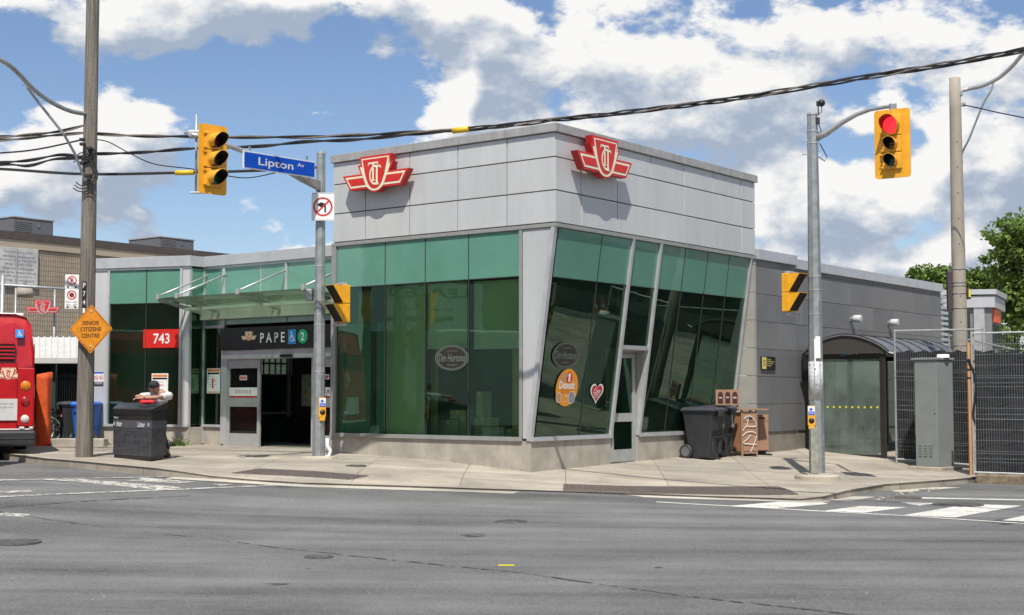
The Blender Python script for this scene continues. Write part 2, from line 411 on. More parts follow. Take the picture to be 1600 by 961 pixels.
# polygon given in world xy, cut into a grid and draped on a height function
def drape(pts, fn, cell=.6, off=0., skirt=0., mi=0):
    bm = bmesh.new(); vs = [bm.verts.new((p[0], p[1], 0)) for p in pts]
    f = bm.faces.new(vs)
    if f.calc_area() > 0 and sum(pts[i][0] * pts[(i + 1) % len(pts)][1] - pts[(i + 1) % len(pts)][0] * pts[i][1] for i in range(len(pts))) < 0: f.normal_flip()
    bmesh.ops.triangulate(bm, faces=[f])
    xs = [p[0] for p in pts]; ys = [p[1] for p in pts]
    for ax, (lo, hi) in enumerate(((min(xs), max(xs)), (min(ys), max(ys)))):
        k = math.floor(lo / cell) + 1
        while k * cell < hi:
            co = (k * cell, 0, 0) if ax == 0 else (0, k * cell, 0); no = (1, 0, 0) if ax == 0 else (0, 1, 0)
            bmesh.ops.bisect_plane(bm, geom=bm.verts[:] + bm.edges[:] + bm.faces[:], plane_co=co, plane_no=no, dist=1e-6)
            k += 1
    bmesh.ops.remove_doubles(bm, verts=bm.verts[:], dist=1e-5)
    for v in bm.verts: v.co.z = fn(v.co.x, v.co.y) + off
    bmesh.ops.recalc_face_normals(bm, faces=bm.faces[:])
    for f_ in bm.faces:
        if f_.normal.z < 0: f_.normal_flip()
    if skirt:
        be = [e for e in bm.edges if len(e.link_faces) == 1]
        r = bmesh.ops.extrude_edge_only(bm, edges=be)
        for v in r['geom']:
            if isinstance(v, bmesh.types.BMVert): v.co.z -= skirt
    mb = MB(); mb.frombm(bm, mi); bm.free(); return mb
def pxpoly(pp, fn=rz): return [gnd(x, y, fn)[:2] for x, y in pp]
# ============================================================ SETTING
kA = gnd(400, 750); kB = gnd(1180, 778); SD = Vector((kB.x - kA.x, kB.y - kA.y, 0)).normalized()
SANG = math.atan2(SD.y, SD.x)
def asphalt(name, base=.115, tone=(1.0, .985, .95)):
    m_ = bpy.data.materials.new(name); m_.use_nodes = True; nt = m_.node_tree; N = nt.nodes; L = nt.links; p = N['Principled BSDF']
    tc = N.new('ShaderNodeTexCoord')
    rot = N.new('ShaderNodeMapping'); rot.inputs['Rotation'].default_value = (0, 0, -SANG); L.new(tc.outputs['Object'], rot.inputs[0])
    st = N.new('ShaderNodeMapping'); st.inputs['Scale'].default_value = (.07, .75, 1); L.new(rot.outputs[0], st.inputs[0])
    n1 = N.new('ShaderNodeTexNoise'); n1.inputs['Scale'].default_value = 1.3; n1.inputs['Detail'].default_value = 7; n1.inputs['Roughness'].default_value = .6; L.new(st.outputs[0], n1.inputs['Vector'])
    n2 = N.new('ShaderNodeTexNoise'); n2.inputs['Scale'].default_value = .55; n2.inputs['Detail'].default_value = 8; n2.inputs['Roughness'].default_value = .65; L.new(tc.outputs['Object'], n2.inputs['Vector'])
    n3 = N.new('ShaderNodeTexNoise'); n3.inputs['Scale'].default_value = 55; n3.inputs['Detail'].default_value = 3; n3.inputs['Roughness'].default_value = .8; L.new(tc.outputs['Object'], n3.inputs['Vector'])
    v = N.new('ShaderNodeTexVoronoi'); v.inputs['Scale'].default_value = 70; L.new(tc.outputs['Object'], v.inputs['Vector'])
    def m(op, a, b=None):
        n = N.new('ShaderNodeMath'); n.operation = op
        for k, x in enumerate((a, b)):
            if x is None: continue
            if isinstance(x, (int, float)): n.inputs[k].default_value = x
            else: L.new(x, n.inputs[k])
        return n.outputs[0]
    t = m('ADD', m('MULTIPLY', m('SUBTRACT', n1.outputs[0], .5), 1.9), m('MULTIPLY', m('SUBTRACT', n2.outputs[0], .5), 1.0))
    t = m('ADD', t, m('MULTIPLY', m('SUBTRACT', n3.outputs[0], .5), 1.3))
    sepc = N.new('ShaderNodeSeparateColor'); L.new(v.outputs['Color'], sepc.inputs[0])
    t = m('ADD', t, m('MULTIPLY', m('SUBTRACT', sepc.outputs[0], .5), .5))
    val = m('MULTIPLY', m('ADD', t, 1.0), base)
    # fine cracks in patches
    vc = N.new('ShaderNodeTexVoronoi'); vc.feature = 'DISTANCE_TO_EDGE'; vc.inputs['Scale'].default_value = .42
    wr = N.new('ShaderNodeVectorMath'); wr.operation = 'MULTIPLY_ADD'; L.new(n2.outputs['Color'], wr.inputs[0]); wr.inputs[1].default_value = (2.2, 2.2, 0); L.new(tc.outputs['Object'], wr.inputs[2]); L.new(wr.outputs[0], vc.inputs['Vector'])
    ck = N.new('ShaderNodeMapRange'); L.new(vc.outputs['Distance'], ck.inputs[0]); ck.inputs[1].default_value = .0; ck.inputs[2].default_value = .005; ck.inputs[3].default_value = .82; ck.inputs[4].default_value = 1
    val = m('MULTIPLY', val, ck.outputs[0])
    cb = N.new('ShaderNodeCombineColor')
    for k in range(3): L.new(m('MULTIPLY', val, tone[k]), cb.inputs[k])
    L.new(cb.outputs[0], p.inputs['Base Color']); p.inputs['Roughness'].default_value = .88; p.inputs['Specular IOR Level'].default_value = .3
    b = N.new('ShaderNodeBump'); b.inputs['Strength'].default_value = .55; b.inputs['Distance'].default_value = .012; L.new(n3.outputs[0], b.inputs['Height']); L.new(b.outputs[0], p.inputs['Normal'])
    return m_
M['asphalt'] = asphalt('asphalt', .138, (1.0, 1.0, .98))
def pavemat(name, base, joint=True):
    m_ = bpy.data.materials.new(name); m_.use_nodes = True; nt = m_.node_tree; N = nt.nodes; L = nt.links; p = N['Principled BSDF']
    tc = N.new('ShaderNodeTexCoord')
    rot = N.new('ShaderNodeMapping'); rot.inputs['Rotation'].default_value = (0, 0, -SANG); L.new(tc.outputs['Object'], rot.inputs[0])
    n1 = N.new('ShaderNodeTexNoise'); n1.inputs['Scale'].default_value = .8; n1.inputs['Detail'].default_value = 9; n1.inputs['Roughness'].default_value = .63; L.new(tc.outputs['Object'], n1.inputs['Vector'])
    n2 = N.new('ShaderNodeTexNoise'); n2.inputs['Scale'].default_value = 40; n2.inputs['Detail'].default_value = 4; L.new(tc.outputs['Object'], n2.inputs['Vector'])
    st = N.new('ShaderNodeMapping'); st.inputs['Scale'].default_value = (.25, 1.6, 1); L.new(rot.outputs[0], st.inputs[0])
    n4 = N.new('ShaderNodeTexNoise'); n4.inputs['Scale'].default_value = 1.1; n4.inputs['Detail'].default_value = 6; L.new(st.outputs[0], n4.inputs['Vector'])
    br = N.new('ShaderNodeTexBrick'); br.inputs['Scale'].default_value = 1; br.inputs['Brick Width'].default_value = 1.9; br.inputs['Row Height'].default_value = 1.7; br.offset = 0
    br.inputs['Mortar Size'].default_value = .009; br.inputs['Color1'].default_value = (1, 1, 1, 1); br.inputs['Color2'].default_value = (.86, .87, .88, 1); br.inputs['Mortar'].default_value = (.5, .48, .45, 1)
    L.new(rot.outputs[0], br.inputs['Vector'])
    cr = N.new('ShaderNodeValToRGB'); L.new(n1.outputs[0], cr.inputs[0])
    cr.color_ramp.elements[0].position = .28; cr.color_ramp.elements[0].color = tuple(c * .66 for c in base) + (1,)
    cr.color_ramp.elements[1].position = .62; cr.color_ramp.elements[1].color = tuple(c * 1.08 for c in base) + (1,)
    mx = N.new('ShaderNodeMix'); mx.data_type = 'RGBA'; mx.blend_type = 'MULTIPLY'; mx.inputs[0].default_value = 1 if joint else 0; L.new(cr.outputs[0], mx.inputs[6]); L.new(br.outputs[0], mx.inputs[7])
    m2 = N.new('ShaderNodeMix'); m2.data_type = 'RGBA'; m2.blend_type = 'OVERLAY'; m2.inputs[0].default_value = .35; L.new(mx.outputs[2], m2.inputs[6]); L.new(n2.outputs[0], m2.inputs[7])
    m3 = N.new('ShaderNodeMix'); m3.data_type = 'RGBA'; m3.blend_type = 'OVERLAY'; m3.inputs[0].default_value = .5; L.new(m2.outputs[2], m3.inputs[6]); L.new(n4.outputs[0], m3.inputs[7])
    vg = N.new('ShaderNodeTexVoronoi'); vg.inputs['Scale'].default_value = 3.2; L.new(tc.outputs['Object'], vg.inputs['Vector'])
    sp_ = N.new('ShaderNodeMapRange'); L.new(vg.outputs['Distance'], sp_.inputs[0]); sp_.inputs[1].default_value = .045; sp_.inputs[2].default_value = .075; sp_.inputs[3].default_value = .55; sp_.inputs[4].default_value = 1
    m5 = N.new('ShaderNodeMix'); m5.data_type = 'RGBA'; m5.blend_type = 'MULTIPLY'; m5.inputs[0].default_value = .8; L.new(m3.outputs[2], m5.inputs[6]); L.new(sp_.outputs[0], m5.inputs[7])
    L.new(m5.outputs[2], p.inputs['Base Color']); p.inputs['Roughness'].default_value = .9
    b = N.new('ShaderNodeBump'); b.inputs['Strength'].default_value = .3; b.inputs['Distance'].default_value = .01; L.new(n2.outputs[0], b.inputs['Height']); L.new(b.outputs[0], p.inputs['Normal'])
    return m_
M['pave'] = pavemat('pavement_concrete', (.37, .325, .265))
M['kerb'] = pavemat('kerb_concrete', (.36, .32, .26), False)
M['gutter'] = pavemat('gutter_concrete', (.46, .42, .35), False)

# far ground reaching the horizon
mb = MB()
mb.quad([(-1500, -1500, -.9), (1500, -1500, -.9), (1500, 1500, -.9), (-1500, 1500, -.9)])
o = mb.build('ground', mat('far_ground', (.16, .15, .13), .95, var=.2, vscale=.05)); o['kind'] = 'structure'
road = drape([(-70, -40), (70, -40), (70, 90), (-70, 90)], rz, 2.5, 0, .9)
o = road.build('road', M['asphalt']); o['kind'] = 'structure'

KERB = [(5, 708.5), (77, 717), (178, 726), (244, 732), (272, 735.5), (330, 744), (400, 750), (474, 754.5), (560, 757), (640, 759.5), (830, 766), (1000, 771), (1180, 777.5),
        (1250, 780), (1285, 776), (1327, 765.5), (1380, 757), (1469, 750.5), (1512, 747), (1540, 741)]
DROP = [0, 0, 0, 0, .2, .8, 1, 1, 1, 1, 1, 1, 1, 1, .6, 0, 0, 0, 0, 0]
kp = [gnd(x, y, lambda X, Y, q=q: g(X, Y) - .1 * q) for (x, y), q in zip(KERB, DROP)]
def dropat(x, y):
    best = 1e9; w = 0
    for i in range(len(kp) - 1):
        ax, ay = kp[i][0], kp[i][1]; bx, by = kp[i + 1][0], kp[i + 1][1]
        dx, dy = bx - ax, by - ay; t = max(0, min(1, ((x - ax) * dx + (y - ay) * dy) / (dx * dx + dy * dy)))
        d = math.hypot(x - ax - t * dx, y - ay - t * dy)
        if d < best: best = d; w = DROP[i] * (1 - t) + DROP[i + 1] * t
    q = max(0, 1 - best / 1.4); return .10 * w * q * q * (3 - 2 * q)
def sz(x, y): return g(x, y) - dropat(x, y)
left_b = [gnd(x, y) for x, y in [(62, 687), (50, 690.5), (25, 698.5)]]
poly = [(p.x, p.y) for p in kp] + [(30, 26), (30, 62), (-16, 62), (-15, 40)] + [(p.x, p.y) for p in left_b]
mb = drape(poly, sz, .5, 0, .25)
o = mb.build('pavement', M['pave']); o['kind'] = 'structure'
# kerb stone along the edge
def ribbon(pts, w0, w1, fn, off=.004, step=.25, jit=0, mi=0):
    # pts: list of (x,y); strip between offsets w0 and w1 to the left of the path
    P = [Vector((p[0], p[1], 0)) for p in pts]; Q = []
    for a, b in zip(P[:-1], P[1:]):
        n = max(1, int((b - a).length / step))
        for k in range(n): Q.append(a.lerp(b, k / n))
    Q.append(P[-1]); vs = []; fs = []
    for i, p in enumerate(Q):
        t = (Q[min(i + 1, len(Q) - 1)] - Q[max(0, i - 1)]).normalized(); nn = Vector((-t.y, t.x, 0))
        j = random.uniform(-jit, jit); k = 1 + random.uniform(-.4, .4) * (jit > 0)
        for w_ in (w0, w1):
            q = p + nn * (w_ * k + j); vs.append((q.x, q.y, fn(q.x, q.y) + off))
    for i in range(len(Q) - 1): fs.append((2 * i, 2 * i + 2, 2 * i + 3, 2 * i + 1))
    m_ = MB(); m_.add(vs, fs, mi); return m_
o = ribbon([(p.x, p.y) for p in kp], -.02, .17, sz, .006).build('kerb', M['kerb']); o['kind'] = 'structure'
o = ribbon([(p.x, p.y) for p in kp[4:]], -.36, -.02, rz, .006).build('gutter', M['gutter']); o['kind'] = 'structure'

# paint on the road
def wornpaint(name, col, wear=.45, scale=7):
    m_ = bpy.data.materials.new(name); m_.use_nodes = True; nt = m_.node_tree; N = nt.nodes; L = nt.links; p = N['Principled BSDF']
    p.inputs['Base Color'].default_value = (*col, 1); p.inputs['Roughness'].default_value = .75
    tc = N.new('ShaderNodeTexCoord'); n = N.new('ShaderNodeTexNoise'); n.inputs['Scale'].default_value = scale; n.inputs['Detail'].default_value = 9; n.inputs['Roughness'].default_value = .75; L.new(tc.outputs['Object'], n.inputs['Vector'])
    r = N.new('ShaderNodeMapRange'); L.new(n.outputs[0], r.inputs[0]); r.inputs[1].default_value = wear; r.inputs[2].default_value = wear + .1
    n5 = N.new('ShaderNodeTexNoise'); n5.inputs['Scale'].default_value = 2; n5.inputs['Detail'].default_value = 6; L.new(tc.outputs['Object'], n5.inputs['Vector'])
    cr = N.new('ShaderNodeValToRGB'); L.new(n5.outputs[0], cr.inputs[0]); cr.color_ramp.elements[0].position = .3; cr.color_ramp.elements[1].position = .65
    cr.color_ramp.elements[0].color = tuple(c * .68 for c in col) + (1,); cr.color_ramp.elements[1].color = (*col, 1); L.new(cr.outputs[0], p.inputs['Base Color'])
    t = N.new('ShaderNodeBsdfTransparent'); mx = N.new('ShaderNodeMixShader'); L.new(r.outputs[0], mx.inputs[0]); L.new(t.outputs[0], mx.inputs[1]); L.new(p.outputs[0], mx.inputs[2])
    L.new(mx.outputs[0], N['Material Output'].inputs[0]); return m_
M['paint'] = wornpaint('road_paint', (.70, .68, .62), .34)
M['paintworn'] = wornpaint('road_paint_worn', (.56, .54, .49), .42)
M['tar'] = wornpaint('tar_stain', (.070, .070, .068), .45, 5)
mk = MB()
def draped(mb_, pp, off=.005, cell=1.0): 
    q = drape(pxpoly(pp), rz, cell, off); mb_.add(q.v, q.f)
for pp in [[(1138, 791), (1256, 781.5), (1343, 783.5), (1214, 794.5)], [(1288, 798.5), (1390, 785), (1466, 786.5), (1350, 801.5)],
           [(1411, 805.5), (1515, 788), (1597, 790.5), (1492, 809)], [(1566, 813.5), (1600, 806), (1700, 792), (1750, 800), (1690, 820)]]:
    draped(mk, pp)
def px_line(pp, wpx, mb_, fn=rz, off=.006, step=.3, jit=0):
    q = ribbon(pxpoly(pp, fn), -wpx / 2, wpx / 2, fn, off, step, jit); mb_.add(q.v, q.f)
px_line([(878, 773.5), (1180, 793), (1411, 806), (1600, 818.5), (1750, 828)], .12, mk)
px_line([(1440, 778.5), (1600, 781.5), (1750, 785)], .25, mk)
o = mk.build('crosswalk_marking', M['paint']); o['kind'] = 'structure'
mk = MB()
for pp in [[(62, 749.5), (128, 749), (284, 762), (256, 766), (228, 764.5), (120, 753.5)], [(198, 751.5), (224, 746.5), (306, 753), (278, 756)],
           [(300, 747.5), (410, 752), (402, 754.5), (310, 751)], [(-20, 768.5), (55, 766), (45, 769.5), (-20, 771.5)], [(326, 756.5), (364, 757), (348, 759.5)], [(-60, 751), (20, 749), (62, 750), (-60, 754)]]:
    draped(mk, pp)
px_line([(-120, 783), (0, 776.5), (100, 772), (278, 765), (474, 756.5)], .12, mk)
px_line([(-120, 757), (0, 751), (110, 748), (224, 746), (272, 744.5)], .1, mk)
px_line([(0, 803.5), (42, 806)], .25, mk)
o = mk.build('crosswalk_marking', M['paintworn']); o['kind'] = 'structure'
# seams and tar repairs
mk = MB()
px_line([(-60, 795), (0, 800), (75, 812), (200, 829), (330, 842), (430, 856), (560, 870), (700, 884), (800, 894), (900, 908), (1060, 930), (1320, 960), (1500, 985)], .045, mk, jit=.02)
px_line([(0, 793), (120, 784), (260, 777), (300, 775)], .05, mk, jit=.02)
for (cx_, cy_, rx, ry) in [(740, 837, 22, 3.2), (430, 913, 26, 1.6), (1028, 887, 8, 1.4), (455, 760, 30, 2.2), (523, 977, 12, 2), (483, 889, 5, .9), (1576, 815, 40, 5), (800, 815, 30, 3)]:
    pp = [(cx_ + rx * math.cos(a) * random.uniform(.7, 1.15), cy_ + ry * math.sin(a) * random.uniform(.7, 1.15)) for a in [k * math.pi / 7 for k in range(14)]]
    draped(mk, pp, .004)
o = mk.build('tar_repair', M['tar']); o['kind'] = 'structure'

# grates, covers
def grate(name, pp, fn, label, nx, ny, col=(.17, .14, .125), group=None):
    P = [Vector((*gnd(x, y, fn)[:2], 0)) for x, y in pp]; c = sum(P, Vector()) / 4
    t = thing(name, label, 'grate', (c.x, c.y, fn(c.x, c.y)), group=group)
    m1 = MB()
    n = 40
    def bar(a, b, w_, h, mb_):
        k = max(1, int((b - a).length / .5))
        for i in range(k):
            p, q = a.lerp(b, i / k), a.lerp(b, (i + 1) / k); d = (q - p).normalized(); s_ = Vector((-d.y, d.x, 0)) * w_ / 2
            zz = lambda v: fn(v.x, v.y) + h
            mb_.slab([p + s_ + Z * zz(p), p - s_ + Z * zz(p), q - s_ + Z * zz(q), q + s_ + Z * zz(q)], (0, 0, -.02))
    for i in range(nx + 1):
        bar(bilin(P, i / nx, 0), bilin(P, i / nx, 1), .012, .012, m1)
    for j in range(ny + 1):
        bar(bilin(P, 0, j / ny), bilin(P, 1, j / ny), .014, .014, m1)
    o1 = m1.build('bars', mat('rusty_iron', col, .8, .2, var=.4, vscale=20), t, world=True)
    q = drape([(p.x, p.y) for p in P], fn, .6, .004)
    q.build('pit_sheet', mat('pit_shade', (.075, .065, .06), .9), t, world=True)  # flat sheet coloured dark for the shade under the bars
    return t
grate('ventilation_grate', [(880, 767.5), (1247, 772.5), (1216, 761), (881, 757)], sz, 'long rusty steel ventilation grate in the pavement near the right hand traffic pole', 90, 9)
grate('ventilation_grate', [(363, 739.5), (545, 750), (575, 744), (404, 733)], sz, 'long rusty steel ventilation grate in the pavement below the grey street sign pole', 70, 9)
grate('drain_grate', [(278, 743.5), (312, 746), (322, 743), (286, 741.5)], lambda x, y: rz(x, y) + .006, 'small storm drain grate in the gutter beside the litter bin', 14, 2)
grate('drain_grate', [(1392, 778.5), (1433, 780.5), (1440, 777.5), (1400, 776)], lambda x, y: rz(x, y) + .006, 'storm drain grate with leaves at the curved right kerb', 10, 2)
def cover(px, py, r, label, fn=rz):
    c = gnd(px, py, fn); t = thing('manhole_cover', label, 'cover', (c.x, c.y, fn(c.x, c.y)))
    m1 = MB(); m1.lathe([(0, .008), (r * .8, .008), (r * .8, .004), (r * .88, .004), (r * .88, .009), (r, .009), (r, -.01)], 32, M4=Matrix.Translation((0, 0, .005)), smooth=False)
    for k in range(8): m1.box(-r * .7, r * .7, -.012 + (k - 3.5) * r * .18, .012 + (k - 3.5) * r * .18, .01, .02)
    m1.build('cover', mat('cast_iron', (.135, .132, .125), .7, .4, var=.3, vscale=15), t)
cover(498, 871, .17, 'small round cast iron valve cover in the middle of the road')
cover(20, 848, .34, 'round cast iron manhole cover in the road at the left')
cover(1497, 789, .42, 'large manhole cover in the white crosswalk bars', lambda x, y: rz(x, y) + .003)
cover(556, 728, .2, 'round cover in the pavement beside the left hand glass front', sz)
c = gnd(791, 884, rz); mb = MB(); mb.box(-.09, .09, -.03, .03, 0, .006)
o = mb.build('road_marker', mat('marker_yellow', (.75, .6, .03), .6, var=.2)); o.location = (c.x, c.y, rz(c.x, c.y) + .003); tag(o, 'small yellow marker scrap lying on the asphalt', 'marker')

# ============================================================ STATION BUILDING (local frame: x=a, y=b)
BM = Matrix.Translation((CX, CY, 0)) @ Matrix.Rotation(BANG, 4, 'Z')
T = thing('station_building', 'silver clad transit station with leaning green glass corner and lower wings', 'building', mtx=BM)
TOP = on_a(868, 187, 0)[1]                         # height at upper corner (b = BT)
TOP = 6.72
AR = 8.14                                          # right end of tall block
BL = 5.41                                          # left end of tall block
HW = 4.90                                          # low wing height
b_up = BT
# --- upper cladding, left front
rows = [ZG + .06, 0, 0, TOP - .20]
z1 = on_a(868, 296, 0)[1]; z1 = 1.5 + 320 / 2161 * 26.4; z2 = 1.5 + 376 / 2161 * 26.4
rows = [4.80, 1.5 + (616 - 294) / 2161 * 26.34, 1.5 + (616 - 241) / 2161 * 26.34, TOP - .17]
cols_l = [BT, on_a(792, 320, 0)[0], on_a(715, 320, 0)[0], on_a(640, 320, 0)[0], on_a(571, 320, 0)[0], BL]
cols_r = [0] + [on_b(x, 320, BT)[0] for x in (908, 965, 1017, 1069, 1115, 1158)] + [AR]
GAP = .011
cl = MB()
for i in range(len(cols_l) - 1):
    for j in range(3):
        x_off = random.uniform(-.002, .002)
        cl.bbox(x_off, .05, cols_l[i] + GAP, cols_l[i + 1] - GAP, rows[j] + GAP, rows[j + 1] - GAP, .004, mi=random.choice((0, 0, 1, 2)))
for i in range(len(cols_r) - 1):
    for j in range(3):
        y_off = random.uniform(-.002, .002)
        cl.bbox(cols_r[i] + GAP + (0.0 if i else .012), cols_r[i + 1] - GAP, BT + y_off, BT + .05, rows[j] + GAP, rows[j + 1] - GAP, .004, mi=random.choice((0, 0, 1, 2)))
M['clad1'] = mat('cladding_b', (.53, .54, .535), .46, .15, var=.07, vscale=1.0, streak=.3, rain=.09)
M['clad2'] = mat('cladding_c', (.565, .57, .56), .44, .15, var=.06, vscale=1.6, streak=.3, rain=.07)
cl.build('cladding', [M['clad'], M['clad1'], M['clad2']], T)
mb = MB()   # dark backing and closed box walls
mb.box(.045, AR - .03, BT + .045, BL - .02, 4.74, TOP - .15)
mb.build('wall_core', M['joint'], T)
mb = MB()   # end walls of the box that rise above the wings
for j in range(3):
    mb.bbox(AR - .02, AR + .02, BT + .06, BL, rows[j] + GAP, rows[j + 1] - GAP, .004)
    mb.bbox(.06, AR - .04, BL - .03, BL + .01, rows[j] + GAP, rows[j + 1] - GAP, .004)
mb.build('cladding', [M['clad']], T)
mb = MB()
mb.bbox(-.055, .10, BT - .055, BL + .03, TOP - .17, TOP, .008); mb.bbox(.10, AR + .05, BT - .055, BT + .10, TOP - .17, TOP, .008)
mb.bbox(AR - .08, AR + .05, BT + .1, BL + .03, TOP - .17, TOP, .008); mb.bbox(.1, AR - .08, BL - .08, BL + .03, TOP - .17, TOP, .008)
mb.box(.1, AR - .08, BT + .1, BL - .08, TOP - .30, TOP - .25)
mb.build('coping', M['coping'], T)
# soffit trim between cladding and glass
mb = MB(); mb.bbox(-.03, .09, BT - .03, BL + .01, ZG - .02, ZG + .055, .006); mb.bbox(.09, AR + .01, BT - .03, BT + .09, ZG - .02, ZG + .055, .006)
mb.build('head_trim', M['mull'], T)
# --- left glazed front (plane a=0)
SPB = 3.80
bays = [BL - .13] + [on_a(x, 560, 0)[0] for x in (600.5, 663.5, 731.5)] + [on_a(812, 560, 0)[0]]
fr = MB()
def barL(b, w=.035, z0=ZS, z1=ZG - .02, d0=-.02, d1=.07): fr.box(d0, d1, b - w / 2, b + w / 2, z0, z1)
for i in range(4):
    b0, b1 = bays[i + 1], bays[i]
    mb = MB(); mb.box(.012, .03, b0 + .008, b1 - .008, SPB + .008, ZG - .02); mb.build('spandrel_panel', M['spand'], T)
    mb = MB(); mb.quad([(.02, b1 - .008, ZS + .05), (.02, b0 + .008, ZS + .05), (.02, b0 + .008, SPB - .008), (.02, b1 - .008, SPB - .008)]); mb.build('glass_pane', M['glass'], T)
sl = MB()
for b in bays[1:4]: sl.box(.004, .05, b - .009, b + .009, ZS + .05, ZG - .02)
sl.box(.003, .049, bays[4], bays[0], SPB - .009, SPB + .009); sl.build('joint_seal', M['seal'], T)
fr.box(-.03, .06, bays[0], BL, ZS - .02, ZG - .02)
bq = on_a(815, 560, 0)[0]
fr.box(-.02, .06, bays[4] - .07, bays[4], ZS, ZG - .02)
fr.box(-.045, .08, bays[4] - .07, BL + .01, ZS - .03, ZS + .05)                          # sill
fr.build('glazing_frame', M['mull'], T)
# grey corner panel that widens upward
cb = bays[4] - .07
mb = MB(); mb.prism([(0, cb - .01, ZS + .02), (0, .09, ZS + .02), (0, BT + .10, ZG - .03), (0, cb - .01, ZG - .03)], 0, 0, (.04, 0, 0)); mb.build('corner_panel', M['clad1'], T)
mb = MB()
for off in (0,):
    mb.prism([(-.025, .09, ZS - .02), (-.025, -.005, ZS - .02), (-.025, BT - .005, ZG - .02), (-.025, BT + .085, ZG - .02)], 0, 0, (.10, 0, 0))
mb.build('corner_post', M['alum'], T)
# --- right leaning glazed front
def tp(a, z, d=0): return Vector((a, yt(z) + d, z))
A0 = on_t(874, 357)[0]
aM = [on_t(989, 375)[0], on_t(1032, 385)[0]]
AE = on_t(1172, 408)[0]
thin = [[on_t(942, 366)[0]], [], [on_t(x, 400)[0] for x in (1071, 1107, 1141)]]
bay = [(.12, aM[0]), (aM[0], aM[1]), (aM[1], AE)]
ZD = 2.46                                            # underside of the panel above the door
zsp = 3.76
sl = MB()
def tslab(mb_, a0, a1, z0, z1, d0, d1, mi=0): mb_.prism([tp(a0, z0, d0), tp(a1, z0, d0), tp(a1, z1, d0), tp(a0, z1, d0)], 0, 0, (0, d1 - d0, 0), mi)
fr = MB()
for i, (a0, a1) in enumerate(bay):
    e = [a0 + .03] + thin[i] + [a1 - .03]; zb = ZS + .05 if i != 1 else ZD + .06
    for k in range(len(e) - 1):
        x0, x1 = e[k] + .004, e[k + 1] - .004
        mb = MB(); tslab(mb, x0, x1, zsp + .008, ZG - .03, .015, .03); mb.build('spandrel_panel', M['spand'], T)
        mb = MB(); mb.quad([tp(x0, zb, .02), tp(x1, zb, .02), tp(x1, zsp - .008, .02), tp(x0, zsp - .008, .02)]); mb.build('glass_pane', M['glass'], T)
        if k: tslab(sl, e[k] - .006, e[k] + .006, zb, ZG - .03, .006, .05)
    tslab(sl, a0 + .03, a1 - .03, zsp - .006, zsp + .006, .005, .049)
for a in aM: tslab(fr, a - .035, a + .035, ZS if a == aM[0] else ZS, ZG - .02, -.04, .08)
tslab(fr, AE, AE + .06, ZS, ZG - .02, -.03, .08)
tslab(fr, aM[0], aM[1], ZD - .02, ZD + .06, -.03, .05)
fr.box(-.02, aM[0] + .02, -.045, .08, ZS - .03, ZS + .05); fr.box(aM[1] - .0, AE + .06, -.045, .08, ZS - .03, ZS + .05)
fr.build('glazing_frame', M['alum'], T); sl.build('joint_seal', M['seal'], T)
# recess beside the door
DB = .03
mb = MB()
mb.prism([(aM[1] - .03, yt(ZD), ZD), (aM[1] - .03, yt(ZS), ZS), (aM[1] - .03, DB + .05, ZS), (aM[1] - .03, DB + .05, ZD)], 0, 0, (.02, 0, 0))
mb.prism([(aM[0] + .03, yt(ZD), ZD), (aM[0] + .03, yt(ZS), ZS), (aM[0] + .03, DB + .05, ZS), (aM[0] + .03, DB + .05, ZD)], 0, 0, (-.02, 0, 0))
mb.box(aM[0] + .03, aM[1] - .03, yt(ZD) - .02, DB + .06, ZD - .04, ZD - .022)
mb.build('door_reveal', M['beigetile'], T)
zf = g(*loc2w(aM[0], 0, 0)[:2]) + .02
dl, dr = on_b(958, 700, DB)[0], on_b(999, 700, DB)[0]
dl = aM[0] - .0; dr = aM[1] - .05
D = MB(); w_ = .085
def rectframe(mb_, x0, x1, z0, z1, w, y0, y1):
    mb_.box(x0, x0 + w, y0, y1, z0, z1); mb_.box(x1 - w, x1, y0, y1, z0, z1); mb_.box(x0 + w, x1 - w, y0, y1, z0, z0 + w * 1.1); mb_.box(x0 + w, x1 - w, y0, y1, z1 - w, z1)
rectframe(D, dl + .02, dr, zf, ZD - .04, .05, DB, DB + .09)
rectframe(D, dl + .075, dr - .055, zf + .02, ZD - .10, .09, DB - .012, DB + .04)
D.box(dl + .165, dr - .145, DB - .010, DB + .038, zf + .02 + .1, zf + .27)
zmid = 1.0
D.box(dl + .165, dr - .145, DB - .010, DB + .038, zmid - .08, zmid + .10)
door = D.build('door', mat('door_aluminium', (.42, .43, .42), .45, .3, var=.1), T)
each('door_glass', M['glass'], door, [lambda q: q.box(dl + .165, dr - .145, DB + .01, DB + .018, zf + .26, zmid - .08), lambda q: q.box(dl + .165, dr - .145, DB + .01, DB + .018, zmid + .1, ZD - .19)])
mb = MB(); hx = dl + .12; mb.tube([(hx, DB - .01, zmid - .07), (hx, DB - .07, zmid - .06), (hx, DB - .08, zmid + .02), (hx, DB - .08, zmid + .16), (hx, DB - .07, zmid + .22), (hx, DB - .01, zmid + .23)], .014, 10); mb.build('handle', M['galvlight'], door)
# return wall at the right end of the leaning glass and small piers
mb = MB()
for k in range(7):
    z0 = ZS + k * .66; z1_ = min(z0 + .66, ZG - .03)
    if z1_ - z0 < .1: continue
    y0a, y0b = BT, BT
    mb.prism([(AR - .12, BT, z0 + .005), (AR - .12, max(yt(z0), BT + .01) + .06, z0 + .005), (AR - .12, max(yt(z1_), BT + .01) + .06, z1_ - .005), (AR - .12, BT, z1_ - .005)], 0, 0, (.12, 0, 0))
mb.build('return_wall', M['beigetile'], T)
mb = MB(); mb.box(AE + .05, AR - .12, .06, .12, ZS, ZG - .03); mb.build('return_wall', M['beigetile'], T)
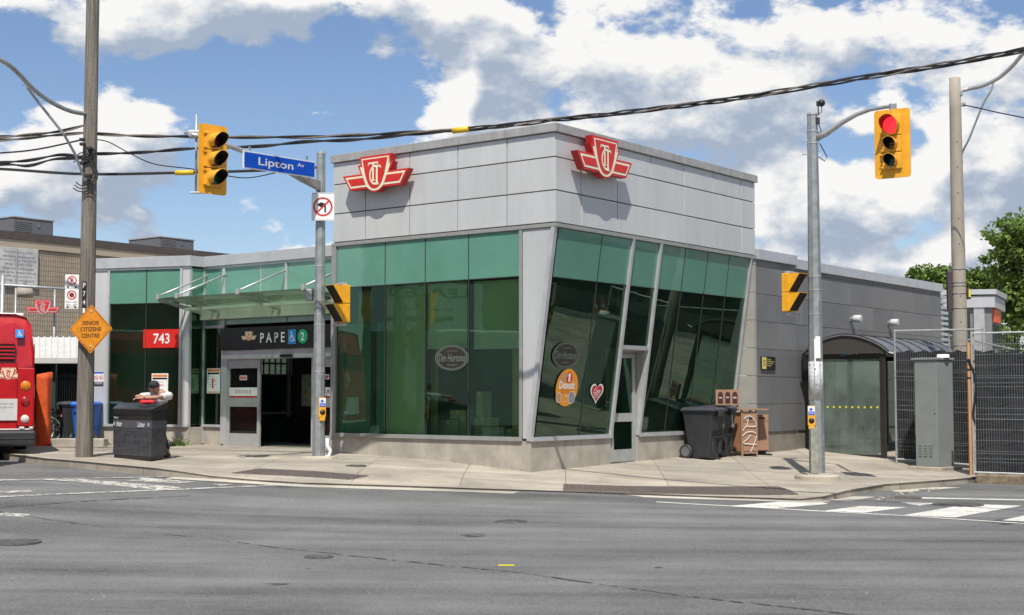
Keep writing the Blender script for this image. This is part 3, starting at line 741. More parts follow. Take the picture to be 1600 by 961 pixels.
# plinths
mb = MB()
mb.box(.0, .25, .0, BL + .0, -.6, ZS - .03); mb.box(.25, dl + .02, .0, .25, -.6, ZS - .03); mb.box(dr, AE + .06, .0, .25, -.6, ZS - .03)
mb.box(AR - .12, AR + .1, BT + .015, .25, -.6, ZS - .03); mb.box(AE + .06, AR - .12, .06, .25, -.6, ZS - .03)
mb.build('plinth', M['concrete'], T)
# --- right low wing
A2 = 10.3; AEND = 20.45; HW1 = 4.97
tl = MB(); bk = MB()
def tiles(x0, x1, yb, cols, ztop):
    e = [x0] + [c for c in cols if x0 + .05 < c < x1 - .05] + [x1]
    z = .60; k = 0
    while z < ztop - .02:
        zt = min(z + .66, ztop)
        for i in range(len(e) - 1):
            tl.bbox(e[i] + .006, e[i + 1] - .006, yb + random.uniform(-.003, .003), yb + .04, z + .006, zt - .006, .003, mi=random.choice((0, 1, 1, 2)))
        z += .66; k += 1
    bk.box(x0, x1, yb + .02, yb + .25, .58, ztop)
colx = [AR + .02] + [9.35 + 1.48 * i for i in range(9)]
tiles(AR + .03, A2, BT + .03, colx, HW1 - .24); tiles(A2 + .03, AEND, BT + .10, colx, HW - .24)
M['dt1'] = mat('dark_tile_b', (.142, .142, .145), .55, var=.12, vscale=1.0); M['dt2'] = mat('dark_tile_c', (.168, .167, .165), .55, var=.12, vscale=1.0)
tl.build('tile_wall', [M['darkwall'], M['dt1'], M['dt2']], T)
bk.box(AR, AR + .04, BT + .03, BT + .06, 1, 1.01)
bk.build('tile_backing', M['grout'], T)
mb = MB(); mb.box(AR + .1, A2 + .1, BT + .06, .2, -.6, .575); mb.box(A2 + .1, AEND, BT + .13, .2, -.6, .575); mb.build('plinth', mat('dark_concrete', (.21, .19, .155), .85, var=.25, vscale=2, bump=.3), T)
mb = MB(); mb.bbox(AR + .05, A2 + .03, BT - .03, BT + .35, HW1 - .25, HW1, .01); mb.bbox(A2 + .035, AEND + .05, BT + .04, BT + .42, HW - .25, HW, .01)
mb.bbox(AEND - .3, AEND + .05, BT + .42, 6, HW - .25, HW, .01); mb.build('coping', M['alum'], T)
mb = MB(); mb.box(AR + .05, AEND - .2, BT + .3, BL + 4, HW - .35, HW - .2); mb.box(AEND - .1, AEND, BT + .2, 6, -.6, HW - .25); mb.build('roof', M['grout'], T)
# louvred end
mb = MB()
for k in range(16): mb.box(AEND + .05, AEND + 1.7, BT + .5, BT + .6, 2.0 + k * .17, 2.09 + k * .17)
mb.box(AEND + .05, AEND + 1.7, BT + .66, BT + .7, 0, 4.7, 0)
mb.build('louvre', M['alum'], T)
# --- entrance wall plane a=1
AW = 1.0
def wz(px, py): return on_a(px, py, AW)
bq = 10.87
zc0 = HW - .26
zsg_t, zsg_b = wz(430, 510)[1], wz(430, 545)[1]
zdoor = wz(430, 560)[1]
cz0, cz1 = wz(430, 494)[1], wz(430, 472)[1]
fr = MB()
def bw(px, w=.06, z0=.3, z1=zc0, d0=-.04): 
    b = wz(px, 560)[0]; fr.box(AW + d0, AW + .06, b - w / 2, b + w / 2, z0, z1); return b
b318 = bw(317.5, .09); b347 = bw(349.5, .10); b447 = bw(447, .06, cz1, zc0); b408 = wz(408, 430)[0]; b340 = wz(348, 430)[0]
fr.box(AW - .01, AW + .04, b408 - .012, b408 + .012, cz1, zc0)
fr.box(AW - .03, AW + .05, 5.3, b318, zc0 - .06, zc0 - .003)
fr.box(AW - .03, AW + .05, b347, b318, zsg_t + .02, zsg_t + .09)
fr.box(AW - .035, AW + .1, 5.3, b347, zdoor, zsg_b - .01)
fr.box(AW - .03, AW + .05, b347, b318, .70, .76)
bdl = wz(353, 600)[0]; bdr = wz(488, 600)[0]
fr.box(AW - .03, AW + .08, b347 - .16, b347 - .05, .1, zdoor); fr.box(AW - .03, AW + .08, bdr - .07, bdr, .1, zdoor)
fr.build('entrance_frame', M['alum'], T)
for (p0, p1, m_) in ((b340 + .02, b318 - .05, 'spand'), (b408 + .012, b340 - .05, 'spand'), (b447 + .03, b408 - .012, 'spand'), (5.3, b447 - .03, 'spand')):
    if p1 > p0:
        mb = MB(); mb.box(AW, AW + .02, p0, p1, cz1 - .25, zc0 - .06); mb.build('spandrel_panel', M[m_], T)
for (p0, p1) in ((b347 + .05, b318 - .05), (b447, b347 - .05), (5.3, b447 - .03)):
    mb = MB(); mb.box(AW, AW + .02, p0, p1, zsg_t + .09, cz0); mb.build('spandrel_panel', M['spand'], T)
mb = MB(); mb.quad([(AW, b318 - .045, .76), (AW, b347 + .05, .76), (AW, b347 + .05, zsg_t + .02), (AW, b318 - .045, zsg_t + .02)]); mb.build('glass_pane', M['glass'], T)
mb = MB(); mb.box(AW + .02, AW + .25, b347, b318 + .1, -.4, .70); mb.build('plinth', M['concrete'], T)
# station name sign band
mb = MB(); mb.box(AW - .10, AW - .005, 5.3, b347 + .03, zsg_b, zsg_t)
mb.build('fascia', M['black'], T)
# sliding doors
def sliding(b1, b0, nm='sliding_door'):
    D = MB(); z0 = .26; x0, x1 = AW + .02, AW + .07
    D.box(x0, x1, b0, b0 + .09, z0, zdoor); D.box(x0, x1, b1 - .09, b1, z0, zdoor)
    zz = [z0, z0 + .27, 1.0, 1.22, zdoor - .28, zdoor]
    for a_, c_ in ((zz[0], zz[0] + .30), (1.20, 1.42), (zdoor - .22, zdoor)):
        D.box(x0, x1, b0 + .09, b1 - .09, a_, c_)
    d = D.build(nm, mat('door_aluminium', (.42, .43, .42), .45, .3, var=.1), T)
    each('door_glass', M['glasslight'], d, [lambda q: q.box(x0 + .02, x0 + .026, b0 + .09, b1 - .09, zz[0] + .30, 1.20), lambda q: q.box(x0 + .02, x0 + .026, b0 + .09, b1 - .09, 1.42, zdoor - .22)])
    st = MB(); bm_ = (b0 + b1) / 2; ww = (b1 - b0) / 2 - .09
    st.box(x0 - .003, x0 - .001, bm_ - ww, bm_ + ww, 1.46, 1.66, 0); st.box(x0 - .005, x0 - .0035, bm_ - ww, bm_ + ww, 1.42, 1.455, 1)
    m4 = basis((x0 - .006, bm_, 1.56), (0, -1, 0), (0, 0, 1))
    for k in range(5):
        if b1 - b0 < .6: break
        st.ring(.032, .042, 0, 14, 1, m4, cx=(k - 2) * .12); st.box(-.004, .004, -.025, .025, 0, .001, 2, m4 @ Matrix.Translation(((k - 2) * .12, 0, 0)) @ Matrix.Rotation(.7, 4, 'Z'))
    st.box(x0 - .003, x0 - .001, bm_ - .13, bm_ + .13, 1.84, 1.95, 0); st.box(x0 - .005, x0 - .0035, bm_ - .115, bm_ + .115, 1.86, 1.93, 1)
    if b1 - b0 > .6: st.text('AUTOMATIC', .19, .03, 0, basis((x0 - .007, bm_, 1.895), (0, -1, 0), (0, 0, 1)))
    st.build('door_sticker', [M['white'], M['red'], M['black']], d)
sliding(wz(354, 600)[0], wz(405, 600)[0])
sliding(wz(489, 600)[0], wz(489, 600)[0] - .75)
mb = MB(); b_ = wz(450, 553)[0]; mb.bbox(AW - .09, AW - .03, b_ - .2, b_ + .2, zdoor + .02, zdoor + .09, .01); mb.build('door_sensor', M['black'], T)
# entrance interior
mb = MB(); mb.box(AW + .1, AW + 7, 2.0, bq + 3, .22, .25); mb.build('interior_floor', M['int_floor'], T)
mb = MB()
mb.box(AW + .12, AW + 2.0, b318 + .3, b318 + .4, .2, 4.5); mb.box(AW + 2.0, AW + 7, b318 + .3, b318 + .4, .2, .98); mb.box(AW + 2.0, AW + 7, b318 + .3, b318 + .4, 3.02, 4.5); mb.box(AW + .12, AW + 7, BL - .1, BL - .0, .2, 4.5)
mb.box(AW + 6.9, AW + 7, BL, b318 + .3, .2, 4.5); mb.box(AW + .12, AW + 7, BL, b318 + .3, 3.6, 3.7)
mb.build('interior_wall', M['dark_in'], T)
M['darkteal'] = mat('dark_teal_panel', (.02, .045, .042), .2, var=.3); M['greyglass'] = glassmat('grey_glass', (.26, .42, .38), .8, base=.03, dirt_haze=.03)
gb = b318 + .35; ga0, ga1 = AW + 2.0, AW + 6.6
for z0_, z1_, m_ in ((1.02, 2.0, M['darkteal']), (2.03, 3.0, M['greyglass'])):
    mb = MB(); mb.quad([(ga0, gb - .1, z0_), (ga1, gb - .1, z0_), (ga1, gb - .1, z1_), (ga0, gb - .1, z1_)]); mb.build('glass_pane', m_, T)
mb = MB()
for a_ in (ga0, ga0 + 1.1, ga0 + 2.2, ga0 + 3.4, ga1): mb.box(a_ - .04, a_ + .04, gb - .16, gb - .06, .9, 3.05)
mb.box(ga0, ga1, gb - .16, gb - .06, 2.0, 2.03); mb.box(ga0, ga1, gb - .17, gb - .05, .98, 1.04)
mb.build('interior_frame', M['alum'], T)
mb = MB()
for k in range(22): mb.box(ga0 + k * .21, ga0 + k * .21 + .03, gb + .6, gb + .63, .3, 2.7)
for z_ in (1.2, 2.3): mb.box(ga0, ga1, gb + .6, gb + .64, z_, z_ + .05)
mb.build('railing', M['black'], T)
mb = MB()
for k in range(3): mb.bbox(AW + 2.1 + k * 1.0, AW + 3.0 + k * 1.0, 7.0 + k * .1, 7.25 + k * .1, .25, 1.15, .03)
mb.build('fare_gate', M['galv'], T)
mb = MB(); mb.bbox(AW + 2.02, AW + 2.06, 9.0, 9.5, 1.2, 2.0, .005); mb.build('map_board', mat('map_pale', (.35, .36, .22), .6, var=.5, vscale=6), T)
mb = MB(); mb.box(AW + 2.1, AW + 2.2, 8.8, 9.9, .25, 2.45); mb.box(AW + 2.0, AW + 2.2, 8.7, 10.0, 2.45, 2.6); mb.build('interior_partition', M['black'], T)
# --- left wing (angled front)
K = w2loc(Vector((-7.906, 33.78, 0))); Lp = w2loc(Vector((-7.906 - .9517 * 2.75, 33.78 + .307 * 2.75, 0)))
du = (Lp - K).normalized(); LW = (Lp - K).length
nW = Vector((-du.y, du.x, 0))
if (BM.to_3x3() @ nW).y > 0: nW = -nW
WM = basis(K, du, (0, 0, 1), -nW) if False else None
wm = Matrix.Identity(4)
for i in range(3): wm[i][0] = -du[i]; wm[i][1] = -nW[i]; wm[i][2] = (0, 0, 1)[i]; wm[i][3] = K[i]
# local of wing: x grows to viewer's right, corner at x=0, left end x=-LW; y grows away from viewer
def wx(px, py=560):
    d = pdir(px, py); q = BM @ K; n = (BM.to_3x3() @ nW); t = (q - EYE).dot(n) / d.dot(n); P = (BM @ wm).inverted() @ (EYE + d * t); return P.x, P.z
x168, x227, x283 = wx(169)[0], wx(227)[0], wx(281)[0]
zt = HW - .26; zpl = .74; zsw = wx(227, 474)[1]
fr = MB()
for x, w in ((x168, .05), (x283 + .02, .07)): fr.box(x - w / 2, x + w / 2, -.03, .07, zpl, zt, M4=wm)
sl = MB(); sl.box(x227 - .008, x227 + .008, -.005, .05, zpl, zt, M4=wm); sl.box(x168, x283, -.006, .049, zsw - .008, zsw + .008, M4=wm); sl.build('joint_seal', M['seal'], T); fr.box(-LW, 0.02, -.04, .08, zpl - .04, zpl + .02, M4=wm); fr.box(-LW, .02, -.03, .06, zt - .05, zt - .003, M4=wm)
fr.build('glazing_frame', M['alum'], T)
for x0, x1 in ((x168 + .025, x227 - .01), (x227 + .01, x283 - .015)):
    mb = MB(); mb.box(x0, x1, .01, .03, zsw + .01, zt - .05, M4=wm); mb.build('spandrel_panel', M['spand'], T)
    mb = MB(); mb.add([(x0, .02, zpl + .02), (x1, .02, zpl + .02), (x1, .02, zsw - .01), (x0, .02, zsw - .01)], [(0, 1, 2, 3)], M4=wm); mb.build('glass_pane', M['glass'], T)
each('corner_panel', M['clad1'], T, [lambda q: q.bbox(-LW, x168 - .03, 0, .06, zpl + .02, zt - .05, .004, M4=wm), lambda q: q.bbox(x283 + .06, .0, -.01, .06, zpl + .02, zt - .05, .004, M4=wm)])
mb = MB(); mb.box(-LW + .02, .0, .03, .3, -.4, zpl - .045, M4=wm)
ex = AW - K.x
mb.box(K.x + .0, AW + .2, K.y - .02, K.y + .2, -.4, .70)
mb.build('plinth', M['concrete'], T)
mb = MB(); mb.lathe([(0, .02), (.06, .02), (.075, .012), (.09, .012), (.10, 0)], 20, M4=wm @ Matrix.Translation((-.22, .03, .50)) @ Matrix.Rotation(R(90), 4, 'X')); mb.build('hose_cover', M['coping'], T)
mb = MB(); mb.box(K.x + .06, AW - .04, K.y - .01, K.y + .01, .76, cz1); mb.build('glass_pane', M['glass'], T)
mb = MB(); mb.box(K.x + .06, AW - .04, K.y - .012, K.y + .012, 3.74, zt - .05); mb.build('spandrel_panel', M['spand'], T)
mb = MB(); mb.box(K.x - .0, K.x + .06, K.y - .02, K.y + .02, .72, zt - .05); mb.build('corner_panel', M['alum'], T)
# coping of the left wing
mb = MB(); mb.bbox(-LW - .05, .04, -.06, .3, zt, HW, .008, M4=wm)
mb.bbox(K.x + .0, AW + .3, K.y - .06, K.y + .2, zt - .001, HW - .004, .006); mb.bbox(AW - .08, AW + .3, BL - .05, b318 + .02, zt, HW - .002, .008)
mb.build('coping', M['alum'], T)
RP = [K, K + Vector((-.0, 0, 0)), Vector((AW, bq, 0))]
mb = MB(); q0 = wm @ Vector((-LW, .1, 0)); q1 = wm @ Vector((-.02, .1, 0)); q2 = q0 + Vector((9, 0, 0))
mb.prism([(q1.x, q1.y, zt + .1), (AW + .1, bq, zt + .1), (AW + .1, BL - .05, zt + .1), (AW + 8, BL - .05, zt + .1), (AW + 8, q0.y, zt + .1), (q0.x, q0.y, zt + .1)], 0, 0, (0, 0, .06)); mb.build('roof', M['grout'], T)
mb = MB(); mb.prism([(q0.x, q0.y, -.4), (AW + 1.7, q0.y, -.4), (AW + 1.7, q0.y, zt), (q0.x, q0.y, zt)], 0, 0, (0, -.1, 0)); mb.build('side_wall', M['clad1'], T)
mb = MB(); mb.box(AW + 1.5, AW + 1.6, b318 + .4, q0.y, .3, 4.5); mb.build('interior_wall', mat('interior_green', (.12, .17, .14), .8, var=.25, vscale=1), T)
mb = MB(); mb.box(K.x + .1, AW + 1.5, b318 + .4, q0.y - .1, .3, .33); mb.build('interior_floor', M['int_floor'], T)
# --- canopy
cp = 1.455; CZ = 3.72; zA = 4.42
bc = [10.77, wz(353, 420)[0], wz(447.5, 415)[0], 5.81]
cn = thing('placeholder', None, None) if False else None
G = MB(); G.add([(AW - .12, bc[0] + .05, CZ - .10), (AW - .12, bc[3] - .25, CZ - .10), (AW - cp - .05, bc[3] - .25, CZ + .05), (AW - cp - .05, bc[0] + .05, CZ + .05)], [(0, 1, 2, 3)])
G.add([(v[0], v[1], v[2] + .02) for v in G.v[:4]], [(3, 2, 1, 0)])
M['canopyglass'] = glassmat('canopy_glass', (.66, .82, .72), .8, base=.05, dirt_haze=.25, dcol=(.35, .42, .33))
can = G.build('canopy', M['canopyglass'], T)
for k, b in enumerate(bc):
    mb = MB(); mb.prism([(AW - .05, b - .025, CZ - .14), (AW - cp, b - .025, CZ - .02), (AW - cp - .03, b - .025, CZ + .05), (AW - cp * .6, b - .025, CZ - .07 + .01), (AW - .05, b - .025, CZ - .30)], 0, 0, (0, .05, 0))
    mb.bbox(AW - cp - .06, AW - cp + .03, b - .04, b + .04, CZ + .03, CZ + .16, .01)
    o1 = MB(); o1.tube([(AW - cp - .01, b, CZ + .12), (AW + .0, b, zA)], .024, 10)
    o1.build('tie_rod', M['galvlight'], can); mb.build('bracket', M['galvlight'], can)
mb = MB(); mb.bbox(AW - .18, AW - .02, 5.3, bc[0] + .05, cz0 - .02, cz1 - .05, .01); mb.build('canopy_beam', mat('canopy_beam', (.45, .50, .42), .6, var=.12), can)
mb = MB(); mb.bbox(AW - .75, AW - .67, 5.5, bc[0] - .05, CZ - .20, CZ - .13, .01); mb.build('canopy_beam', mat('canopy_purlin', (.50, .60, .48), .5, var=.1), can)
mb = MB()
for b in bc:
    for xx in (AW - .5, AW - 1.0):
        mb = MB(); mb.lathe([(0, 0), (.03, 0), (.03, .03), (.012, .03), (.012, .08), (0, .08)], 10, M4=Matrix.Translation((xx, b + .15, CZ - .12 + (AW - xx) * .1))); mb.build('glass_clamp', M['galv'], can)
# --- interior behind the left front: blinds, boxes, back wall
IN = [MB() for _ in range(4)]
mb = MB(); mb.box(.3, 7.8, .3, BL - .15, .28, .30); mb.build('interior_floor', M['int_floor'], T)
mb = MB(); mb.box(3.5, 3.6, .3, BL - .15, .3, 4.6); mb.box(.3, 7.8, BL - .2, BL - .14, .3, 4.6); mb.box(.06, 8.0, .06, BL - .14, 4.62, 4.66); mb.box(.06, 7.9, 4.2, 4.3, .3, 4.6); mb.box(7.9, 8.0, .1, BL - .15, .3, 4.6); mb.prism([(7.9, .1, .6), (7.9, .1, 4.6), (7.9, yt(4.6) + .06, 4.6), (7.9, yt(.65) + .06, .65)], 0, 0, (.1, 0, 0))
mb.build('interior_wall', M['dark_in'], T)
def blind(p0, p1, ptop, pbot, label, a=.16, m_='blind'):
    b0, zt_ = on_a(p0, ptop, a); b1, _ = on_a(p1, ptop, a); zb = on_a((p0 + p1) / 2, pbot, a)[1]
    w2 = loc2w(a, (b0 + b1) / 2, zt_)
    t = thing('roller_blind', label, 'blind', w2, BANG, group='roller blinds behind the left glass front')
    hb = abs(b0 - b1) / 2; m1 = MB()
    n = 14; vs = []; fs = []
    for i in range(n + 1):
        for j in range(2): vs.append((.006 * math.sin(i * 1.7), -hb + 2 * hb * i / n, 0 if j == 0 else zb - zt_))
    for i in range(n): fs.append((2 * i, 2 * i + 1, 2 * i + 3, 2 * i + 2))
    m1.add(vs, fs); m1.build('shade', M[m_], t)
    m1 = MB(); m1.box(-.02, .02, -hb, hb, zb - zt_ - .04, zb - zt_); m1.build('bottom_bar', M['white'], t)
blind(602, 664, 448, 684, 'pale green roller blind drawn right down behind the second glass bay')
blind(669, 730, 443, 542, 'pale green roller blind half drawn behind the third glass bay')
blind(741, 812, 440, 542, 'pale green roller blind half drawn behind the fourth glass bay')
M['teal'] = mat('reflection_teal', (.16, .36, .30), .6, var=.12, vscale=1.2)  # teal colour stands in for a reflection in the leftmost bay
def inner_panel(p0, p1, y0, y1, a, m_, nm='poster_board', label='', cat='board'):
    b0, z0 = on_a(p0, y0, a); b1, _ = on_a(p1, y0, a); z1 = on_a((p0 + p1) / 2, y1, a)[1]
    w2 = loc2w(a, (b0 + b1) / 2, (z0 + z1) / 2); hb = abs(b0 - b1) / 2; hz = abs(z0 - z1) / 2
    m1 = MB(); m1.bbox(-.01, .01, -hb, hb, -hz, hz, .003)
    o = m1.build(nm, m_); o.matrix_basis = Matrix.Translation(w2) @ Matrix.Rotation(BANG, 4, 'Z'); tag(o, label, cat); return o
inner_panel(519, 600, 508, 684, .14, M['teal'], 'reflection_board', 'teal board painted as a reflection in the lower half of the leftmost glass bay of the tall block', 'board')
inner_panel(674, 684, 545, 684, .5, mat('tan_post', (.45, .38, .16), .7), 'storage_post', 'tan upright post behind the third glass bay beside the cartons', 'post')
inner_panel(801, 811, 545, 684, .5, mat('tan_post', (.45, .38, .16), .7), 'storage_post', 'tan upright post behind the fourth glass bay beside the grey corner panel', 'post')
inner_panel(560, 592, 455, 505, .5, mat('amber_panel', (.55, .33, .03), .7), 'menu_board', 'amber menu panel high behind the leftmost glass bay of the tall block', 'board')
def carton(p0, p1, y0, y1, label, a=.75, dep=.3):
    b0, z0 = on_a(p0, y0, a); b1, _ = on_a(p1, y0, a); z1 = on_a((p0 + p1) / 2, y1, a)[1]
    hb = abs(b0 - b1) / 2; h = abs(z1 - z0)
    t = thing('carton', label, 'carton', loc2w(a, (b0 + b1) / 2, min(z0, z1)), BANG, group='cartons stacked behind the glass')
    m1 = MB(); m1.bbox(0, dep, -hb, hb, 0, h, .008); m1.build('box', M['card'], t)
    m1 = MB(); m1.box(-.002, dep + .002, -.03, .03, h - .08, h + .002); m1.build('tape', M['cream'], t)
carton(683, 716, 656, 684, 'wide carton on the floor, left one of the row behind the glass')
carton(703, 727, 641, 655.5, 'small carton resting on top of the wide carton behind the glass', .75)
carton(718, 728, 652, 684, 'narrow upright carton between the wide carton and the frame')
carton(741, 766, 652, 684, 'square carton on the floor behind the fourth glass bay, left of two')
carton(744, 754, 612, 651.5, 'tall slim carton standing on the square carton behind the fourth glass bay', .8)
carton(790, 803, 670, 684, 'low carton at the foot of the tan post in the fourth glass bay')
# table for cartons
mb = MB(); w2 = loc2w(.9, 1.2, .30); mb.box(-.3, .6, -1.0, 2.2, .0, ZS - .02 - .30 + .04); 
o = mb.build('display_ledge', M['dark_in']); o.matrix_basis = Matrix.Translation(w2) @ Matrix.Rotation(BANG, 4, 'Z'); tag(o, 'long dark ledge inside the glass carrying the cartons', 'ledge')
# ============================================================ SIGNS ON THE BUILDING
def emblem(mb, s, dep, mi=(0, 1, 2), M4=None, letters=True, back=True):
    # winged shield, s = overall half width in metres (design half width .954); faces +z
    k = s / .954
    sc = lambda P: [(x * k, y * k) for x, y in P]
    mir = lambda P: P + [(-x, y) for x, y in reversed(P)]
    U = [(.23, -.302), (.15, -.355), (.07, -.385), (0, -.392)]
    half = [(0, .39), (.454, .39), (.43, .216), (.511, .216), (.417, .025), (.954, .025), (.735, -.302)] + U[:-1]
    out = half + [(0, -.392)] + [(-x, y) for x, y in reversed(half[1:])]
    mb.poly(sc(out), 0, mi[0], M4, d=dep * 1.0)
    e = .004 * k + .001
    # cream shield with side bands
    h = [(0, .343), (.395, .343), (.368, .17), (.44, .17), (.30, -.165), (.235, -.265), (.155, -.325), (.08, -.355), (0, -.365)]
    mb.poly(sc(h[:-1] + [h[-1]] + [(-x, y) for x, y in reversed(h[1:-1])]), e, mi[1], M4)
    h = [(0, .318), (.362, .318), (.275, -.02), (.195, -.20), (.13, -.275), (.06, -.31), (0, -.318)]
    mb.poly(sc(h + [(-x, y) for x, y in reversed(h[1:-1])]), 2 * e, mi[2], M4)
    for sg in (1, -1):
        w = [(.372, -.018), (.868, -.018), (.712, -.262), (.225, -.262)]
        a = [(.34, -.06), (.80, -.06), (.695, -.216), (.272, -.216)]
        mb.poly(sc([(sg * x, y) for x, y in w]), e, mi[1], M4)
        mb.poly(sc([(sg * x, y) for x, y in a]), 2 * e, mi[2], M4)
    if letters:
        z = 3 * e
        mb.ring(.145 * k, .185 * k, z, 20, mi[1], M4, sx=.92, sy=1.15, cx=.015 * k, cy=-.03 * k, a0=55, a1=305)
        def T_(cx, yt_, yb, w):
            rc = lambda x0, x1, y0, y1: mb.poly(sc([(x0, y0), (x1, y0), (x1, y1), (x0, y1)]), z + .001, mi[1], M4)
            rc(cx - .026, cx + .026, yb, yt_ - .03); rc(cx - w, cx + w, yt_ - .035, yt_); rc(cx - .06, cx + .06, yb - .02, yb)
            for sg in (-1, 1): mb.poly(sc([(cx + sg * w, yt_ - .01), (cx + sg * (w - .03), yt_ - .035), (cx + sg * (w + .015), yt_ - .08)]), z + .001, mi[1], M4)
        T_(-.045, .245, -.135, .14); T_(.065, .165, -.225, .11)
    return mb
def sign3d(name, label, m4, s, dep, gap, mats, group=None, letters=True):
    t = thing(name, label, 'sign', mtx=m4, group=group)
    mb = MB(); emblem(mb, s, dep, letters=letters); o = mb.build('emblem', mats, t)
    # side colour: faces below the front
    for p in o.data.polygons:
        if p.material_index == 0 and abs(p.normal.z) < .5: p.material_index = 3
    if gap:
        for x in (-.6, .6):
            mb = MB(); mb.box(x * s - .02, x * s + .02, -.06, -.02, -dep - gap, -dep); mb.build('bracket', M['galv'], t)
    return t
SM = [M['red'], M['cream'], M['red'], M['redside']]
dep, gap = .16, .12
b_, z_ = on_a(586, 271, -(dep + gap))
m4 = basis(loc2w(-(dep + gap), b_, z_), -UL, Z); sign3d('emblem_sign', 'red and cream winged shield sign on the left hand cladding, above the street sign pole', m4, .95, dep, gap, SM, 'winged shield signs on the station cladding')
a_, z_ = on_b(946, 247, BT - dep - gap)
m4 = basis(loc2w(a_, BT - dep - gap, z_), UR, Z); sign3d('emblem_sign', 'red and cream winged shield sign on the right hand cladding near the building corner', m4, .98, dep, gap, SM, 'winged shield signs on the station cladding')

def flat_text(name, label, cat, m4, items, mats, group=None, plate=None, parent=None):
    # items: (text,w,h,cx,cy,mi,bold)
    mb = MB()
    if plate: mb.bbox(-plate[0] / 2, plate[0] / 2, -plate[1] / 2, plate[1] / 2, -plate[2], 0, .003, mi=plate[3])
    for it in items:
        mb.text(it[0], it[1], it[2], it[5], None, it[3], it[4], .002, it[6] if len(it) > 6 else 0)
    return mb
def wheelchair(mb, s, cx, cy, z, mi, M4=None):
    # seated figure and wheel, s = overall height
    q = lambda x, y: (cx + x * s, cy + y * s)
    mb.disc(.085 * s, z, 12, mi, M4, cx=cx - .08 * s, cy=cy + .40 * s)
    mb.poly([q(-.12, .28), (q(-.04, .28)), q(-.01, .0), q(.20, .0), q(.30, -.28), q(.40, -.28), q(.40, -.35), q(.25, -.35), q(.14, -.07), q(-.11, -.07)], z, mi, M4)
    mb.poly([q(-.04, .18), q(.16, .16), q(.16, .10), q(-.04, .11)], z, mi, M4)
    mb.ring(.20 * s, .26 * s, z, 20, mi, M4, cx=cx - .02 * s, cy=cy - .16 * s, a0=120, a1=355)
# station name sign: lettering on the black band
bS = 7.5
bE, zE = wz(393.5, 526); t = thing('station_sign', 'white station name and coloured badges on the black band over the sliding doors', 'sign', mtx=basis(loc2w(AW - .104, wz(430, 525)[0], (zsg_t + zsg_b) / 2), -UL, Z))
def bx(px): return wz(430, 525)[0] - wz(px, 525)[0]
zz_ = (zsg_t + zsg_b) / 2
mb = MB(); emblem(mb, .27, .004, M4=Matrix.Translation((bx(394), wz(394, 525.5)[1] - zz_, .004))); mb.build('emblem', [M['cream'], M['red'], M['cream'], M['cream']], t)
mb = MB(); mb.text('P A P E', bx(450) - bx(412), .235, 0, cx=(bx(450) + bx(412)) / 2, cy=0.0, z=.005, bold=.012); mb.build('lettering', M['white'], t)
mb = MB(); w_ = (bx(467.5) - bx(455.5)); mb.bbox(bx(455.5), bx(467.5), -.17, .17, 0, .006, .002); wheelchair(mb, .26, (bx(455.5) + bx(467.5)) / 2, 0, .008, 1); mb.build('wheelchair_badge', [M['skyblue'], M['white']], t)
mb = MB(); mb.disc(.165, .006, 28, 0, cx=bx(478.3)); mb.text('2', .11, .19, 1, cx=bx(478.3), z=.009, bold=.02); mb.build('line_badge', [M['green'], M['white']], t)
# 743 sign inside the left wing glass
q0 = wx(224, 515); q1 = wx(281, 543)
WB = BM @ wm
def wing_pt(px, py, y=0.): x, z = wx(px, py); return WB @ Vector((x, y, z))
wr = (WB.to_3x3() @ Vector((1, 0, 0))).normalized()
mb = MB(); w_, h_ = q1[0] - q0[0], q0[1] - q1[1]
mb.bbox(-w_ / 2, w_ / 2, -h_ / 2, h_ / 2, -.02, 0, .002, mi=0); mb.text('743', w_ * .44, h_ * .55, 1, z=.003, bold=.012)
o = mb.build('number_sign', [M['red'], M['white']]); p = wing_pt(252.5, 529, -.005); o.matrix_basis = basis(p, wr, Z); tag(o, 'red panel with the white number 743 on the left wing glass', 'sign')
def poster(px0, py0, px1, py1, label, m4f, fx):
    a, b = fx(px0, py0), fx(px1, py1); w = abs(a[0] - b[0]); h = abs(a[1] - b[1])
    t = thing('notice', label, 'notice', mtx=m4f, group='service notices on the glass')
    mb = MB(); mb.box(-w / 2, w / 2, -h / 2, h / 2, -.004, 0, 0); mb.box(-w * .46, w * .46, h * .36, h * .46, 0, .002, 1); mb.box(-w * .45, w * .45, h * .26, h * .33, 0, .002, 2)
    mb.box(-w * .46, w * .46, -h * .47, -h * .43, 0, .002, 1)
    for k in range(5): mb.box(-w * .35, w * random.uniform(.0, .3), h * (.15 - .1 * k), h * (.165 - .1 * k), 0, .0015, 3)
    mb.box(-w * .1, w * .0, -h * .3, h * .1, 0, .002, 4); mb.box(-w * .1, w * .25, h * .0, h * .02, 0, .0022, 4)
    mb.text('SERVICE CHANGE', w * .8, h * .05, 3, cy=h * .41, z=.003)
    mb.build('sheet', [M['white'], mat('notice_orange', (.75, .25, .03), .5), M['black'], mat('ink_grey', (.2, .2, .2), .6), M['red']], t); return t
poster(237, 583, 262, 622, 'paper notice with orange header on the left wing glass behind the leaning person', basis(wing_pt(250, 603, -.012), wr, Z), wx)
p_ = wz(334, 595); poster(324, 576, 344, 615, 'paper notice with orange header on the narrow glass beside the sliding door', basis(loc2w(AW - .01, p_[0], p_[1]), -UL, Z), wz)
